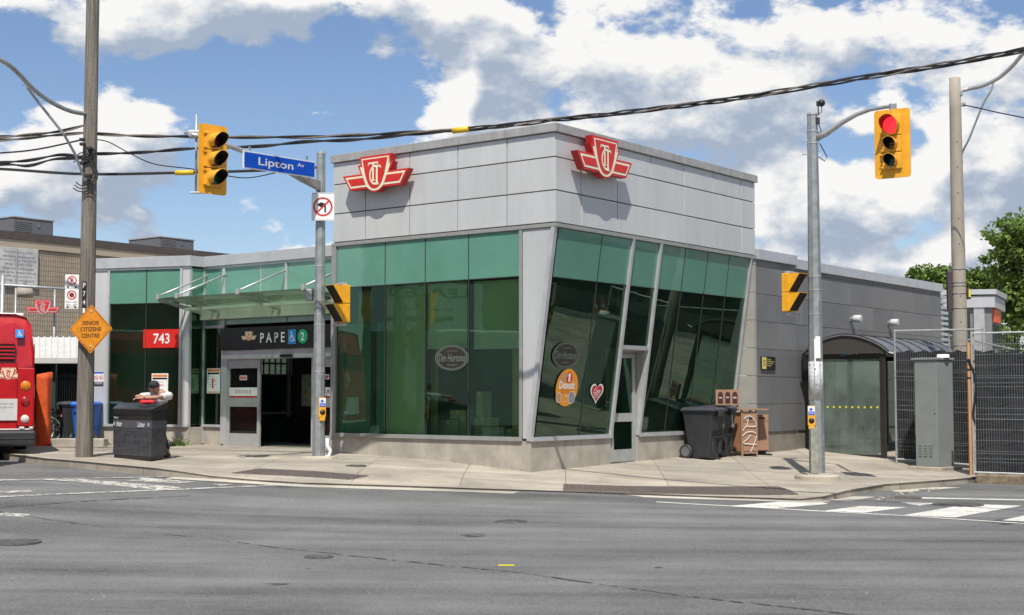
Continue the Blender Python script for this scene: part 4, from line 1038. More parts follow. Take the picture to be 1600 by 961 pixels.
# little no-smoking style plate on the blank panel
def no_ring(mb, cx, cy, r, mir, mib, z=.002, slash=True, rot=-45):
    mb.ring(r * .76, r, z, 24, mir, cx=cx, cy=cy)
    if slash: mb.box(-r * .86, r * .86, -r * .1, r * .1, z + .0005, z + .0012, mir, M4=Matrix.Translation((cx, cy, 0)) @ Matrix.Rotation(R(rot), 4, 'Z'))
mb = MB(); mb.bbox(-.14, .14, -.17, .17, -.008, 0, .002, mi=0); mb.box(-.14, .14, .13, .17, .0005, .0015, 3); mb.box(-.14, .14, -.17, -.07, .0005, .0015, 2)
no_ring(mb, -.066, .03, .055, 1, 2); no_ring(mb, .066, .03, .055, 1, 2)
mb.box(-.09, -.04, .022, .034, .0012, .0018, 2); mb.box(.045, .09, .022, .034, .0012, .0018, 2)
for k in range(2): mb.box(-.11, .11, -.10 - .03 * k, -.09 - .03 * k, .002, .0025, 0)
o = mb.build('prohibition_plate', [M['white'], M['red'], M['black'], M['blue']]); o.matrix_basis = basis(wing_pt(154.5, 592, -.01), wr, Z); tag(o, 'small plate with two red prohibition rings on the grey panel beside the wooden pole', 'sign')
# black and yellow plaque and dark panel on the tile wall
a_, z_ = on_b(1200.5, 567.5, BT + .0)
mb = MB(); mb.bbox(-.36, .36, -.155, .155, -.03, 0, .004, mi=0); mb.box(-.34, -.12, -.14, .14, .0, .002, 1)
for dx, dy in ((0, 0), (-.03, .05), (.03, .05), (-.03, -.05), (.03, -.05)): mb.disc(.022, .003, 10, 0, cx=-.23 + dx, cy=dy)
mb.text('Notice', .2, .05, 1, cx=.02, cy=.09, z=.002)
for k in range(3): mb.box(-.09, .3 - .08 * k, .03 - .05 * k, .042 - .05 * k, 0, .002, 1)
o = mb.build('wall_plaque', [M['black'], mat('plaque_yellow', (.62, .52, .16), .5)]); o.matrix_basis = basis(loc2w(a_, BT - .01, z_), UR, Z); tag(o, 'small black and yellow plaque on the dark tile wall above the brown bins', 'plaque')
a_, z_ = on_b(1258.5, 571, BT + .0)
mb = MB(); mb.bbox(-.14, .5, -.36, .36, -.03, 0, .004, mi=0); mb.box(-.11, .47, -.33, .33, 0, .002, 1)
o = mb.build('notice_board', [M['black'], mat('board_dark', (.03, .032, .035), .3)]); o.matrix_basis = basis(loc2w(a_ + .0, BT - .005, z_), UR, Z); tag(o, 'tall dark notice board on the tile wall behind the right hand traffic pole', 'notice board')
# wall lamps
for i, (px, py, lab) in enumerate(((1340, 498, 'white barrel wall lamp on the dark tile wall, over the middle of the shelter roof'), (1398, 504, 'white barrel wall lamp on the dark tile wall, directly above the fence corner post'))):
    a_, z_ = on_b(px, py, BT - .1)
    t = thing('wall_lamp', lab, 'lamp', mtx=basis(loc2w(a_, BT + .09, z_), UR, Z) @ Matrix.Scale(.8, 4), group='barrel wall lamps')
    mb = MB(); mb.lathe([(0, .0), (.06, .0), (.06, .10), (.115, .10), (.125, .12), (.125, .36), (.10, .37), (0, .37)], 20); mb.build('housing', mat('lamp_grey', (.50, .50, .48), .5, var=.1), t)
    mb = MB(); mb.box(-.08, .08, -.08, .08, -.03, .02); mb.build('base_plate', M['galv'], t)
# ---- stickers on the glass
ST = basis
def onL(px, py, a=-.004): b, z = on_a(px, py, a); return loc2w(a, b, z)
def onR(px, py, d=-.006):
    a, z = on_t(px, py); return loc2w(a, yt(z) + d, z)
tup = (Z + UL * (-KT)).normalized()
def oval_logo(name, label, p, right, up, w, h, faint):
    t = MB(); t.disc(1, 0, 36, 0, sx=w, sy=h); t.ring(.88, .93, .001, 36, 1, sx=w, sy=h); t.ring(.99, 1.03, .001, 36, 1, sx=w, sy=h)
    t.text('Tim Hortons', w * 1.65, h * .62, 1, cy=0, z=.002, bold=.01, shear=.25); t.text('ALWAYS', w * .7, h * .13, 1, cy=h * .55, z=.002); t.text('FRESH', w * .6, h * .15, 1, cy=-h * .58, z=.002)
    o = t.build(name, [M['ovaldark'], M['ovalline']]); o.matrix_basis = basis(p, right, up); tag(o, label, 'sticker'); return o
M['ovaldark'] = mat('oval_maroon', (.030, .022, .018), .4); M['ovalline'] = mat('oval_line', (.12, .17, .13), .5)
oval_logo('oval_decal', 'dark oval shop decal on the left glass front over the cartons', onL(706, 559), -UL, Z, .43, .25, 0)
oval_logo('oval_decal', 'dark oval shop decal high on the leaning glass above the orange donut sticker', onR(884, 555), UR, tup, .44, .255, 0)
# round orange donut sticker
p = onR(885.5, 605.5); w_ = .375; h_ = .375
t = thing('donut_sticker', 'orange oval sticker with a red badge and white donut lettering on the leaning glass', 'sticker', mtx=basis(p, UR, tup))
mb = MB(); mb.disc(1, 0, 40, 0, sx=w_, sy=h_); mb.build('sheet', mat('sticker_orange', (.75, .29, .02), .45), t)
mb = MB(); mb.disc(.10, .002, 24, 0, sx=1, sy=1.15, cx=.04, cy=.2); mb.text('1', .06, .17, 1, cx=.045, cy=.2, z=.004, bold=.02); mb.text('#', .045, .05, 1, cx=-.015, cy=.24, z=.004, bold=.01); mb.build('red_badge', [M['red'], M['white']], t)
mb = MB(); mb.text('Donut', .53, .16, 0, cx=-.01, cy=.05, z=.003, bold=.03)
mb.text('YOUR FAVOURITE TREATS', .42, .022, 1, cy=-.06, z=.003); mb.text('BAKED FRESH DAILY', .42, .022, 1, cy=-.10, z=.003); mb.text('Try it today', .14, .03, 0, cy=-.29, cx=-.03, z=.003, bold=.01); mb.text('new', .09, .04, 0, cy=-.17, cx=.0, z=.003, bold=.01)
mb.build('lettering', [M['white'], M['red']], t)
M['dough'] = mat('dough', (.33, .14, .05), .6, col2=(.62, .45, .25), vscale=30)
for (cx_, cy_, r_, mm) in ((-.16, .20, .095, M['dough']), (-.245, -.2, .085, M['dough']), (.19, -.2, .105, mat('cup_grey', (.16, .16, .18), .4, col2=(.32, .33, .36), vscale=12))):
    mb = MB(); mb.disc(r_ * 1.12, .002, 24, 1, cx=cx_, cy=cy_, sy=1.1) if cy_ < 0 else None; mb.ring(0.0 if cy_ < 0 else r_ * .3, r_, .003, 24, 0, cx=cx_, cy=cy_, sy=1.1)
    mb.build('picture', [mm, M['white']], t)
# heart sticker
p = onR(932, 613); t = thing('heart_sticker', 'red heart sticker with white edge and Care lettering on the leaning glass beside the door', 'sticker', mtx=basis(p, UR, tup))
def heart(s): return [(s * .062 * 16 * math.sin(u) ** 3, s * .062 * (13 * math.cos(u) - 5 * math.cos(2 * u) - 2 * math.cos(3 * u) - math.cos(4 * u))) for u in [2 * math.pi * k / 44 for k in range(44)]]
mb = MB(); mb.poly(heart(.235), 0, 0); mb.poly([(x, y - .0) for x, y in heart(.195)], .002, 1); mb.build('sheet', [M['white'], mat('heart_red', (.50, .02, .03), .45)], t)
mb = MB(); mb.text('Care', .24, .11, 0, cy=.03, z=.004, bold=.01, shear=.3); mb.text('COMMUNITY', .22, .03, 0, cy=-.05, z=.004, bold=.01); mb.text('SUPPORT', .17, .03, 0, cy=-.095, z=.004, bold=.01); mb.build('lettering', M['white'], t)
# two pendant lamps behind the leaning glass, modelled as unlit orange cones
for i, (px, lab) in enumerate(((929, 'pendant lamp modelled as an orange cone behind the leaning glass, the left one of two'), (941, 'pendant lamp modelled as an orange cone behind the leaning glass, the right one of two'))):
    a_, z_ = on_b(px, 489, .45)
    t = thing('cone_pendant', lab, 'cone', loc2w(a_, .45, z_), BANG, group='cones behind the leaning glass')
    mb = MB(); mb.lathe([(.09, 0), (.06, .14), (.035, .28), (.018, .38), (0, .38)], 14); mb.box(-.1, .1, -.1, .1, -.02, 0); mb.build('body', mat('cone_orange', (.9, .14, .02), .5), t)
    mb = MB(); mb.lathe([(.068, .12), (.048, .2)], 14); mb.build('white_band', M['white'], t)
a_, z_ = on_b(935, 492, .45); mb = MB(); mb.box(-.55, .55, -.12, .2, -.05, -.02)
mb.box(-.55, -.5, -.1, .2, -z_ + .3, -.05); mb.box(.5, .55, -.1, .2, -z_ + .3, -.05); o = mb.build('shelf', M['dark_in']); o.matrix_basis = Matrix.Translation(loc2w(a_, .45, z_ - .0)) @ Matrix.Rotation(BANG, 4, 'Z'); tag(o, 'dark shelf carrying the two orange cones behind the leaning glass', 'shelf')

# ============================================================ POLES
def octa(mb, x, y, z0, z1, r0, r1, n=8, mi=0, segs=1):
    mb.tube([(x, y, z0 + (z1 - z0) * k / segs) for k in range(segs + 1)], [r0 + (r1 - r0) * k / segs for k in range(segs + 1)], n, mi)
def ztop_at(px, py, Y): return at_y(px, py, Y).z
# signal head: local frame faces -y, x to its right seen from the front is -x ... z up, origin at centre of housing
def signal_head(name, label, loc, yaw, lit=None, group=None, plate=(.62, 1.28), scale=1., equal=False):
    t = thing(name, label, 'traffic light', loc, yaw, group)
    t.scale = (scale,) * 3
    W2, H2 = plate[0] / 2, plate[1] / 2
    # back plate with rounded corners
    mb = MB(); pts = []
    for (sx, sz) in ((1, 1), (-1, 1), (-1, -1), (1, -1)):
        for k in range(4):
            a = R({(1, 1): 0, (-1, 1): 90, (-1, -1): 180, (1, -1): 270}[(sx, sz)] + 30 * k)
            pts.append(((W2 - .06) * sx + .06 * math.cos(a), .03, (H2 - .06) * sz + .06 * math.sin(a)))
    mb.prism(pts, 0, 0, (0, .012, 0)); mb.build('backplate', M['yellow'], t)
    zs = [.33, -.03, -.33]; rr = [.155, .105, .105]
    hs = [(.145, .53), (-.165, .145), (-.48, -.165)]
    if equal: rr = [.128] * 3; hs = [(.17, .51), (-.17, .17), (-.51, -.17)]
    for i in range(3):
        mb = MB(); z0, z1 = hs[i]; ww = .20 if i == 0 else .15; ww = .175
        mb.bbox(-ww, ww, -.02, .16, z0 + .004, z1 - .004, .015)
        for zz in (z0 + .04, z1 - .04): mb.bbox(-ww - .03, -ww + .01, -.035, .02, zz - .015, zz + .015, .004)
        h = mb.build('housing', M['yellow_dirty'], t)
        zc = (z0 + z1) / 2; r = rr[i]
        c_ = [(.30, .012, .008), (.16, .09, .01), (.01, .16, .10)][i]
        if lit == i: lm = mat('lens_lit_red', (.9, .02, .02), .4, emit=((1, .02, .03), 1.6))
        else: lm = mat('lens_%d' % i, tuple(v * .35 for v in c_), .25, coat=.6)
        mb = MB(); mb.lathe([(0, .035), (r * .5, .028), (r * .9, .008), (r, 0)], 24, M4=Matrix.Translation((0, -.022, zc)) @ Matrix.Rotation(R(90), 4, 'X')); mb.build('lens', lm, h)
        # tunnel visor cut away below
        mb = MB(); n = 22; vs = []; fs = []; L_ = .30 if i == 0 or equal else .24
        for k in range(n + 1):
            a = R(-55 + 290 * k / n); up = (math.sin(a) + 1) / 2; ln = L_ * (.30 + .70 * min(1, up * 1.25)) if up > .1 else L_ * .35
            for (rad, yy) in ((r + .008, -.018), (r + .008, -.02 - ln), (r - .002, -.02 - ln), (r - .002, -.018)):
                vs.append((rad * math.cos(a), yy, zc + rad * math.sin(a)))
        for k in range(n):
            for j in range(4): fs.append((4 * k + j, 4 * k + 4 + j, 4 * k + 4 + (j + 1) % 4, 4 * k + (j + 1) % 4))
        mb.add(vs, fs); o = mb.build('visor', [M['yellow_dirty'], M['black']], h)
        for q, p_ in enumerate(o.data.polygons):
            if q % 4 == 2: p_.material_index = 1
    return t
def ped_head(label, loc, yaw, group, mirror=1):
    # faces -y; two square cells with slant cut visors
    t = thing('pedestrian_signal', label, 'pedestrian signal', loc, yaw, group); t.scale = (.84, .82, 1)
    for i, (z0, z1) in enumerate(((0.005, .38), (-.38, -.005))):
        mb = MB(); mb.bbox(-.19, .19, .0, .20, z0, z1, .012); h = mb.build('housing', M['yellow'], t)
        mb = MB()
        dv = .30
        for x0, x1 in ((-.188, -.180), (.180, .188)):
            mb.prism([(x0, 0, z0 + .01), (x0, 0, z1 - .01), (x0, -dv, z1 - .01)], 0, 0, (x1 - x0, 0, 0))
        mb.box(-.188, .188, -dv, 0, z1 - .016, z1 - .008)
        mb.build('visor', M['yellow'], h)
        mb = MB(); mb.prism([(-.178, -.004, z0 + .015), (-.178, -.004, z1 - .02), (-.178, -dv + .012, z1 - .02)], 0, 0, (.356, 0, 0)); mb.build('louvre', mat('louvre_black', (.008, .008, .008), .7), h)
        mb = MB(); mb.box(-.11, .11, -.012, -.006, z0 + .08, z1 - .08); mb.build('display', mat('display_dark', (.03, .02, .018), .3), h)
    for zz in (.40, -.42):
        mb = MB(); mb.tube([(0.0, .1, zz), (mirror * .28, .1, zz), (mirror * .44, .1, zz)], .028, 10); mb.bbox(-.1, .1, .03, .17, zz - .03, zz + .03, .01); mb.build('mount_arm', M['galvlight'], t)
    return t
def push_button(label, m4):
    t = thing('push_button', label, 'push button', mtx=m4)
    mb = MB(); mb.bbox(-.075, .075, -.20, .20, -.05, 0, .02); mb.bbox(-.06, .06, -.27, -.19, -.05, -.005, .015); mb.build('housing', M['yellow'], t)
    mb = MB(); mb.box(-.065, .065, .02, .19, .001, .003, 0); mb.box(-.06, .06, .02, .09, .003, .005, 1); mb.poly([(-.04, .11), (-.015, .11), (.01, .085 + .01), (.01, .175), (-.015, .15), (-.04, .15)], .005, 1)
    mb.poly([(.02, .115), (.045, .13), (.02, .145)], .005, 1)
    for k in range(2): mb.box(-.045, .045, .04 + k * .022, .046 + k * .022, .0055, .006, 0)
    mb.build('instruction_plate', [M['white'], M['blue']], t)
    mb = MB(); mb.lathe([(0, .03), (.02, .03), (.025, .012), (.05, .012), (.055, 0)], 20, M4=Matrix.Translation((0, -.09, .0))); mb.build('button', M['black'], t)
    return t
# ---- left hand pole with street name sign
PB = gnd(497.5, 716, sz); PY = PB.y
zt = ztop_at(500, 241, PY)
t = thing('traffic_pole', 'octagonal galvanised pole with street sign arm in front of the entrance', 'pole', (PB.x, PB.y, PB.z))
r0 = 10.2 / F * PY; r1 = 7.0 / F * PY
mb = MB(); octa(mb, 0, 0, .02, zt - PB.z, r0, r1, 8, segs=6); 
mb.build('shaft', M['galv'], t)
mb = MB()
for zz in (.9, 1.75, 2.7, 3.2, 3.9, 4.9): 
    mb = MB(); zz = zz * (zt - PB.z) / 6.2; rr_ = (r0 + (r1 - r0) * zz / (zt - PB.z)) + .006; mb.tube([(0, 0, zz - .012), (0, 0, zz + .012)], rr_, 8); mb.build('strap', M['galvlight'], t)
mb = MB(); mb.tube([(0, 0, zt - PB.z), (0, 0, zt - PB.z + .05)], r1 * 1.08, 8)
mb.build('pole_cap', M['galvlight'], t)
mb = MB(); mb.lathe([(0, .05), (.34, .045), (.38, .02), (.42, -.1)], 9, smooth=False); mb.build('footing', M['kerb'], t)
mb = MB(); mb.tube([(.16, -.14, .03), (.24, -.14, .06), (.26, -.13, .16), (.19, -.12, .26), (.19, -.10, .40)], .035, 10); mb.build('conduit', M['white'], t)
mb = MB(); mb.bbox(-.27, -.15, -.12, .1, at_y(490, 470, PY).z - PB.z, at_y(490, 452, PY).z - PB.z, .01); mb.build('junction_box', M['galv'], t)
HL = at_y(334, 249, 25.0)
arm0 = at_y(497, 292, PY)
mb = MB(); am = [arm0, at_y(470, 279, 27.6), at_y(440, 262, 26.9), at_y(405, 246, 26.1), at_y(380, 236, 25.7), at_y(352, 226, 25.25), at_y(312, 213, 24.9), at_y(298, 210, 24.8)]
mb.tube(am, [.075, .065, .055, .05, .048, .045, .04, .04], 12); mb.build('mast_arm', M['galvlight'], t, world=True)
mb = MB(); q = at_y(306, 300, 25.05); mb.tube([at_y(307, 179, 25.05), q], .022, 10); mb.bbox(q.x - .1, q.x + .3, q.y - .03, q.y + .03, q.z - .03, q.z, .005)
q2 = at_y(305, 209, 25.02); mb.bbox(q2.x - .12, q2.x + .12, q2.y - .06, q2.y + .06, q2.z - .06, q2.z + .06, .02); mb.tube([q2 + Vector((-.2, 0, .02)), q2 + Vector((.2, 0, 0))], .03, 10); mb.build('head_bracket', M['galvlight'], t, world=True)
q = at_y(487, 287, PY - .15); mb = MB(); mb.prism([at_y(497, 282, PY - .1), at_y(497, 298, PY - .1), at_y(484, 291, PY - .4), at_y(462, 277, PY - .9), at_y(455, 272, PY - 1)], 0, 0, (.06, .02, 0)); mb.build('bracket', M['galv'], t, world=True)
signal_head('traffic_light', 'yellow three-lamp traffic light with a dark green bottom lens on the left hand arm', HL, R(45), None, 'yellow three-lamp traffic lights', plate=(.60, 1.28), equal=True)
# street name sign
c = [at_y(380, 263, 25.6), at_y(491.5, 279, 27.5), at_y(493, 251, 27.5), at_y(381.5, 236, 25.6)]
xr = (c[1] - c[0]); wS = xr.length; up = (c[3] - c[0]); hS = up.length; ctr = sum(c, Vector()) / 4
nn = xr.cross(up).normalized(); m4 = basis(ctr, xr, nn.cross(xr))
t2 = thing('street_sign', 'blue street name sign with white lettering Lipton Av on the mast arm', 'street sign', mtx=m4)
mb = MB(); mb.bbox(-wS / 2, wS / 2, -hS / 2, hS / 2, -.03, 0, .004, mi=0); mb.box(-wS / 2 + .02, wS / 2 - .02, -hS / 2 + .02, hS / 2 - .02, 0, .003, 1)
mb.build('panel', [M['white'], M['blue']], t2)
mb = MB(); mb.text('Lipton', wS * .485, hS * .60, 0, cx=-wS * .065, cy=-.015, z=.006, bold=.012); mb.text('Av', wS * .10, hS * .23, 0, cx=wS * .285, cy=hS * .16, z=.006, bold=.012); mb.build('lettering', M['white'], t2)
mb = MB()
for x in (-wS * .4, wS * .4): mb.box(x - .02, x + .02, hS / 2 - .02, hS / 2 + .10, -.05, -.03)
mb.build('hanger', M['galv'], t2)
# no left turn sign
p = at_y(504.5, 323, PY - .17); m4 = basis(p, (1, .12, 0), Z); w_ = 35 / F * PY; h_ = 44 / F * PY
t2 = thing('turn_ban_sign', 'white square no left turn sign with red ring on the pole below the blue sign', 'sign', mtx=m4)
mb = MB(); mb.bbox(-w_ / 2, w_ / 2, -h_ / 2, h_ / 2, -.006, 0, .002, mi=0); r_ = w_ * .43
k = r_ / .2
mb.box(-w_ / 2 + .012, w_ / 2 - .012, h_ / 2 - .018, h_ / 2 - .012, 0, .001, 1); mb.box(-w_ / 2 + .012, w_ / 2 - .012, -h_ / 2 + .012, -h_ / 2 + .018, 0, .001, 1)
mb.poly([(.03 * k, -.12 * k), (.065 * k, -.12 * k), (.065 * k, .06 * k), (-.04 * k, .06 * k), (-.04 * k, .095 * k), (-.13 * k, .04 * k), (-.04 * k, -.015 * k), (-.04 * k, .02 * k), (.03 * k, .02 * k)], .0015, 1)
mb.ring(r_ * .82, r_, .003, 32, 2); mb.box(-r_ * .86, r_ * .86, -r_ * .08, r_ * .08, .003, .0042, 2, Matrix.Rotation(R(45), 4, 'Z'))
mb.build('plate', [M['white'], M['black'], M['red']], t2); mb = MB(); mb.box(-.14, .14, -.015, .015, -.05, -.006); mb.build('clamp', M['galv'], t2)
# pedestrian head on this pole, facing left
pp = at_y(530, 474.5, PY - .05)
ped_head('yellow and black pedestrian signal on the pole before the entrance, facing left', pp, R(-50), 'pedestrian signals', mirror=-1)
q = at_y(504, 637, PY - .14); push_button('yellow pedestrian push button on the pole in front of the entrance', basis(q, (.93, .36, 0), Z))
# ---- right hand pole
PB2 = gnd(1277, 749, sz); PY2 = PB2.y; zt2 = ztop_at(1268.5, 180, PY2)
t = thing('traffic_pole', 'tapered galvanised pole on a round concrete footing at the right hand kerb corner', 'pole', tuple(PB2))
r0 = 12.5 / F * PY2; r1 = 8.2 / F * PY2; H_ = zt2 - PB2.z
mb = MB(); octa(mb, 0, 0, .1, H_, r0, r1, 8, segs=6); mb.build('shaft', M['galv'], t)
mb = MB()
for pyy in (205, 224, 432, 491, 453, 570): 
    mb = MB(); zz = at_y(1270, pyy, PY2).z - PB2.z; rr_ = r0 + (r1 - r0) * zz / H_ + .007; mb.tube([(0, 0, zz - .012), (0, 0, zz + .012)], rr_, 8); mb.build('strap', M['galvlight'], t)
mb = MB(); mb.tube([(0, 0, H_), (0, 0, H_ + .04)], r1 * 1.1, 8)
mb.build('pole_cap', M['galvlight'], t)
for zz in (H_ - .52, H_ - .80): mb = MB(); mb.tube([(-.22, -.02, zz), (.1, -.02, zz)], .012, 8); mb.build('through_bolt', M['galvlight'], t)
M['tape'] = mat('old_tape', (.34, .36, .36), .35, .0, col2=(.62, .63, .62), vscale=16, bump=.9, bscale=25)
mb = MB(); z0, z1 = at_y(1270, 625, PY2).z - PB2.z, at_y(1270, 565, PY2).z - PB2.z; mb.tube([(0, 0, z0), (0, 0, z1)], [r0 * .93, r0 * .90], 14); mb.build('tape_wrap', M['tape'], t)
mb = MB(); z0 = at_y(1270, 560, PY2).z - PB2.z; z1 = at_y(1270, 526, PY2).z - PB2.z; mb.box(-.035, .06, -r0 - .006, -r0 + .02, z0, z1); mb.box(-.06, -.03, -r0 - .004, -r0 + .02, z0 - .2, z1 - .05); mb.build('torn_poster', M['white'], t)
mb = MB(); mb.lathe([(0, .10), (.40, .10), (.44, .07), (.46, -.15)], 26, smooth=False); mb.box(-.24, .24, -.24, .24, .10, .125); mb.build('footing', M['kerb'], t)
mb = MB(); z1 = at_y(1262, 668, PY2).z - PB2.z; mb.bbox(-.17, -.02, -r0 - .09, -r0 + .04, .13, z1, .01); mb.build('access_panel', mat('mossy_panel', (.17, .18, .14), .7, col2=(.36, .37, .30), vscale=9), t)
HR = at_y(1393.5, 224, 25.0)
A_ = [at_y(1274, 216, PY2), at_y(1290, 209, PY2 - .15), at_y(1315, 192, PY2 - .35), at_y(1338, 179, PY2 - .6), at_y(1360, 171, PY2 - .8), at_y(1385, 167, 25.2), at_y(1397, 165, 25.05)]
mb = MB(); mb.tube(A_, [.07, .065, .05, .045, .04, .035, .035], 12); mb.build('mast_arm', M['galvlight'], t, world=True)
mb = MB(); q = at_y(1395, 166, 25.08); mb.bbox(q.x - .06, q.x + .06, q.y - .05, q.y + .05, q.z - .14, q.z + .05, .01); mb.tube([q - Z * .1, Vector((HR.x, HR.y + .1, HR.z + .5))], .03, 8)
mb.prism([at_y(1273, 208, PY2 - .02), at_y(1273, 225, PY2 - .02), at_y(1293, 211, PY2 - .2), at_y(1290, 204, PY2 - .2)], 0, 0, (0, .08, 0)); mb.build('bracket', M['galv'], t, world=True)
q = at_y(1283.5, 161, PY2); mb = MB(); bmq = bmesh.new(); bmesh.ops.create_uvsphere(bmq, u_segments=16, v_segments=10, radius=.075); mb.frombm(bmq, 0, True, Matrix.Translation(q)); bmq.free()
mb.bbox(q.x - .10, q.x - .03, q.y - .03, q.y + .03, q.z - .06, q.z + .04, .01); mb.tube([q + Vector((-.07, 0, -.05)), at_y(1279, 180, PY2)], .012, 6); mb.tube([q + Vector((.0, 0, -.06)), at_y(1284, 175, PY2), at_y(1276, 181, PY2)], .008, 6); mb.build('camera_sensor', M['black'], t, world=True)
mb = MB(); mb.tube([at_y(1278, 190, PY2), at_y(1283, 205, PY2), at_y(1280, 214, PY2)], .010, 6); mb.tube([at_y(1281, 224, PY2), at_y(1292, 245, PY2), at_y(1289, 252, PY2), at_y(1276, 243, PY2)], .010, 6); q = at_y(1277.5, 188, PY2 - .1); mb.bbox(q.x - .03, q.x + .04, q.y - .03, q.y + .03, q.z - .08, q.z + .06, .01); mb.build('loose_cable', M['cable'], t, world=True)
signal_head('traffic_light', 'yellow three-lamp traffic light showing red on the right hand arm', HR, R(-32), 0, 'yellow three-lamp traffic lights', plate=(.66, 1.27))
pp = at_y(1239, 457, PY2 - .05)
ped_head('yellow and black pedestrian signal on the right hand corner pole, facing right', pp, R(48), 'pedestrian signals', mirror=1)
q = at_y(1268, 650, PY2 - .19); push_button('yellow pedestrian push button on the right hand corner pole', basis(q, (.985, -.17, 0), Z))
# ============================================================ WOODEN POLE AND ITS SIGNS
PW = gnd(131.5, 714, sz); t = thing('utility_pole', 'weathered grey wooden utility pole on the pavement at the left', 'utility pole', tuple(PW))
WY = PW.y
mb = MB(); n = 26; hh = 12; segs = 30; vs = []; fs = []
for i in range(segs + 1):
    z_ = -.2 + (hh + .2) * i / segs; r_ = (13.4 - 3.3 * min(1, max(0, z_) / 8.4)) / F * WY
    for j in range(n):
        a = 2 * math.pi * j / n; rr_ = r_ * (1 + .018 * math.sin(5 * a + z_ * .3) + .012 * math.sin(11 * a + 2 + z_ * .15)); vs.append((rr_ * math.cos(a), rr_ * math.sin(a), z_))
for i in range(segs):
    for j in range(n): fs.append((i * n + j, i * n + (j + 1) % n, (i + 1) * n + (j + 1) % n, (i + 1) * n + j))
mb.add(vs, fs, 0, True); mb.build('shaft', M['wood'], t)
def wp(px, py, dy=0.): return at_y(px, py, WY + dy)
q = wp(131.5, 466, -.17); mb = MB(); mb.box(-.04, .04, -.005, .0, -.36, .34)
for k, ch in enumerate('P741'): mb.text(ch, .05, .10, 1, basis((0, -.006, .26 - k * .17), (1, 0, 0), Z))
mb.add([], []); o = mb.build('number_strip', [M['black'], M['white']], t); o.location = q - Vector(PW)
q = wp(139, 238, -.16); rr = random.Random(3)
for k in range(9):
    mb = MB(); c_ = (rr.uniform(-.22, .16), rr.uniform(-.1, .05), rr.uniform(-.5, .25)); s_ = rr.uniform(.03, .07); mb.bbox(c_[0] - s_, c_[0] + s_, c_[1] - s_, c_[1] + s_, c_[2] - s_ * .6, c_[2] + s_ * .6, .01)
    o = mb.build('line_clamp', M['cable'], t); o.location = q - Vector(PW)
for k in range(3):
    mb = MB(); mb.tube([q + Vector((-.1 + .3 * math.cos(a) * (.7 + .15 * k), -.05, -.35 + .34 * math.sin(a) - .06 * k)) for a in [R(-130 + 20 * i) for i in range(14)]], .012, 6); mb.build('slack_loop', M['cable'], t, world=True)
# lamp arm with brace
def arc(px_pts, Y0, Y1): n_ = len(px_pts); return [at_y(x, y, Y0 + (Y1 - Y0) * i / (n_ - 1)) for i, (x, y) in enumerate(px_pts)]
def smooth(P, k=5):
    out = []
    for i in range(len(P) - 1):
        p0, p1, p2, p3 = P[max(0, i - 1)], P[i], P[i + 1], P[min(len(P) - 1, i + 2)]
        for j in range(k):
            u = j / k; out.append(.5 * ((2 * p1) + (p2 - p0) * u + (2 * p0 - 5 * p1 + 4 * p2 - p3) * u * u + (3 * p1 - p0 - 3 * p2 + p3) * u ** 3))
    out.append(P[-1]); return out
mb = MB(); mb.tube(smooth(arc([(134, 178), (112, 174), (92, 166), (70, 153), (50, 137), (30, 116), (10, 99), (-25, 82), (-80, 68)], WY - .1, WY - 2.5)), .045, 10); mb.build('lamp_arm', M['galv'], t, world=True)
mb = MB(); mb.tube(arc([(133, 283), (117, 240), (100, 210), (60, 160), (43, 137)], WY - .15, WY - 1.2), .028, 8); mb.tube(arc([(43, 137), (38, 131), (34, 134)], WY - 1.2, WY - 1.2), .012, 6)
mb.bbox(-.0, .0, 0, 0, 0, 0, .0) if False else None
mb.build('arm_brace', M['galv'], t, world=True)
# senior citizens diamond
pc = wp(142, 514, -.34); sD = 37.5 / F * WY
t2 = thing('warning_sign', 'orange yellow diamond sign reading SENIOR CITIZENS CENTRE fixed to the wooden pole', 'sign', mtx=basis(pc, (.96, -.28, 0), Z))
mb = MB()
def dia(s_, z, mi, d=0, rnd=.9):
    P = []
    for k in range(4):
        a = math.pi / 2 * k
        for da in (-.07, 0, .07): P.append((s_ * math.cos(a + da) * (1 if da == 0 else .955), s_ * math.sin(a + da) * (1 if da == 0 else .955)))
    P = [p for i, p in enumerate(P)]
    mb.poly(P, z, mi, d=d)
M['warn'] = mat('sign_amber', (.70, .25, .012), .5, var=.16, vscale=6, rain=.25); dia(sD * 1.0, 0, 0, .004); dia(sD * .945, .001, 1); dia(sD * .92, .002, 0)
mb.build('plate', [M['warn'], M['black']], t2)
mb = MB()
for s_, y_, w_ in (('SENIOR', .20, .72), ('CITIZENS', -.01, .90), ('CENTRE', -.22, .76)): mb.text(s_, sD * w_ * 1.1, sD * .17, 0, cy=sD * y_ * 1.25, z=.004, bold=.015)
mb.build('lettering', M['black'], t2)
for y_ in (.72, -.72): mb = MB(); mb.lathe([(0, .01), (.018, .008), (.02, 0)], 10, M4=Matrix.Translation((0, sD * y_, .002))); mb.build('bolt', M['galvlight'], t2)
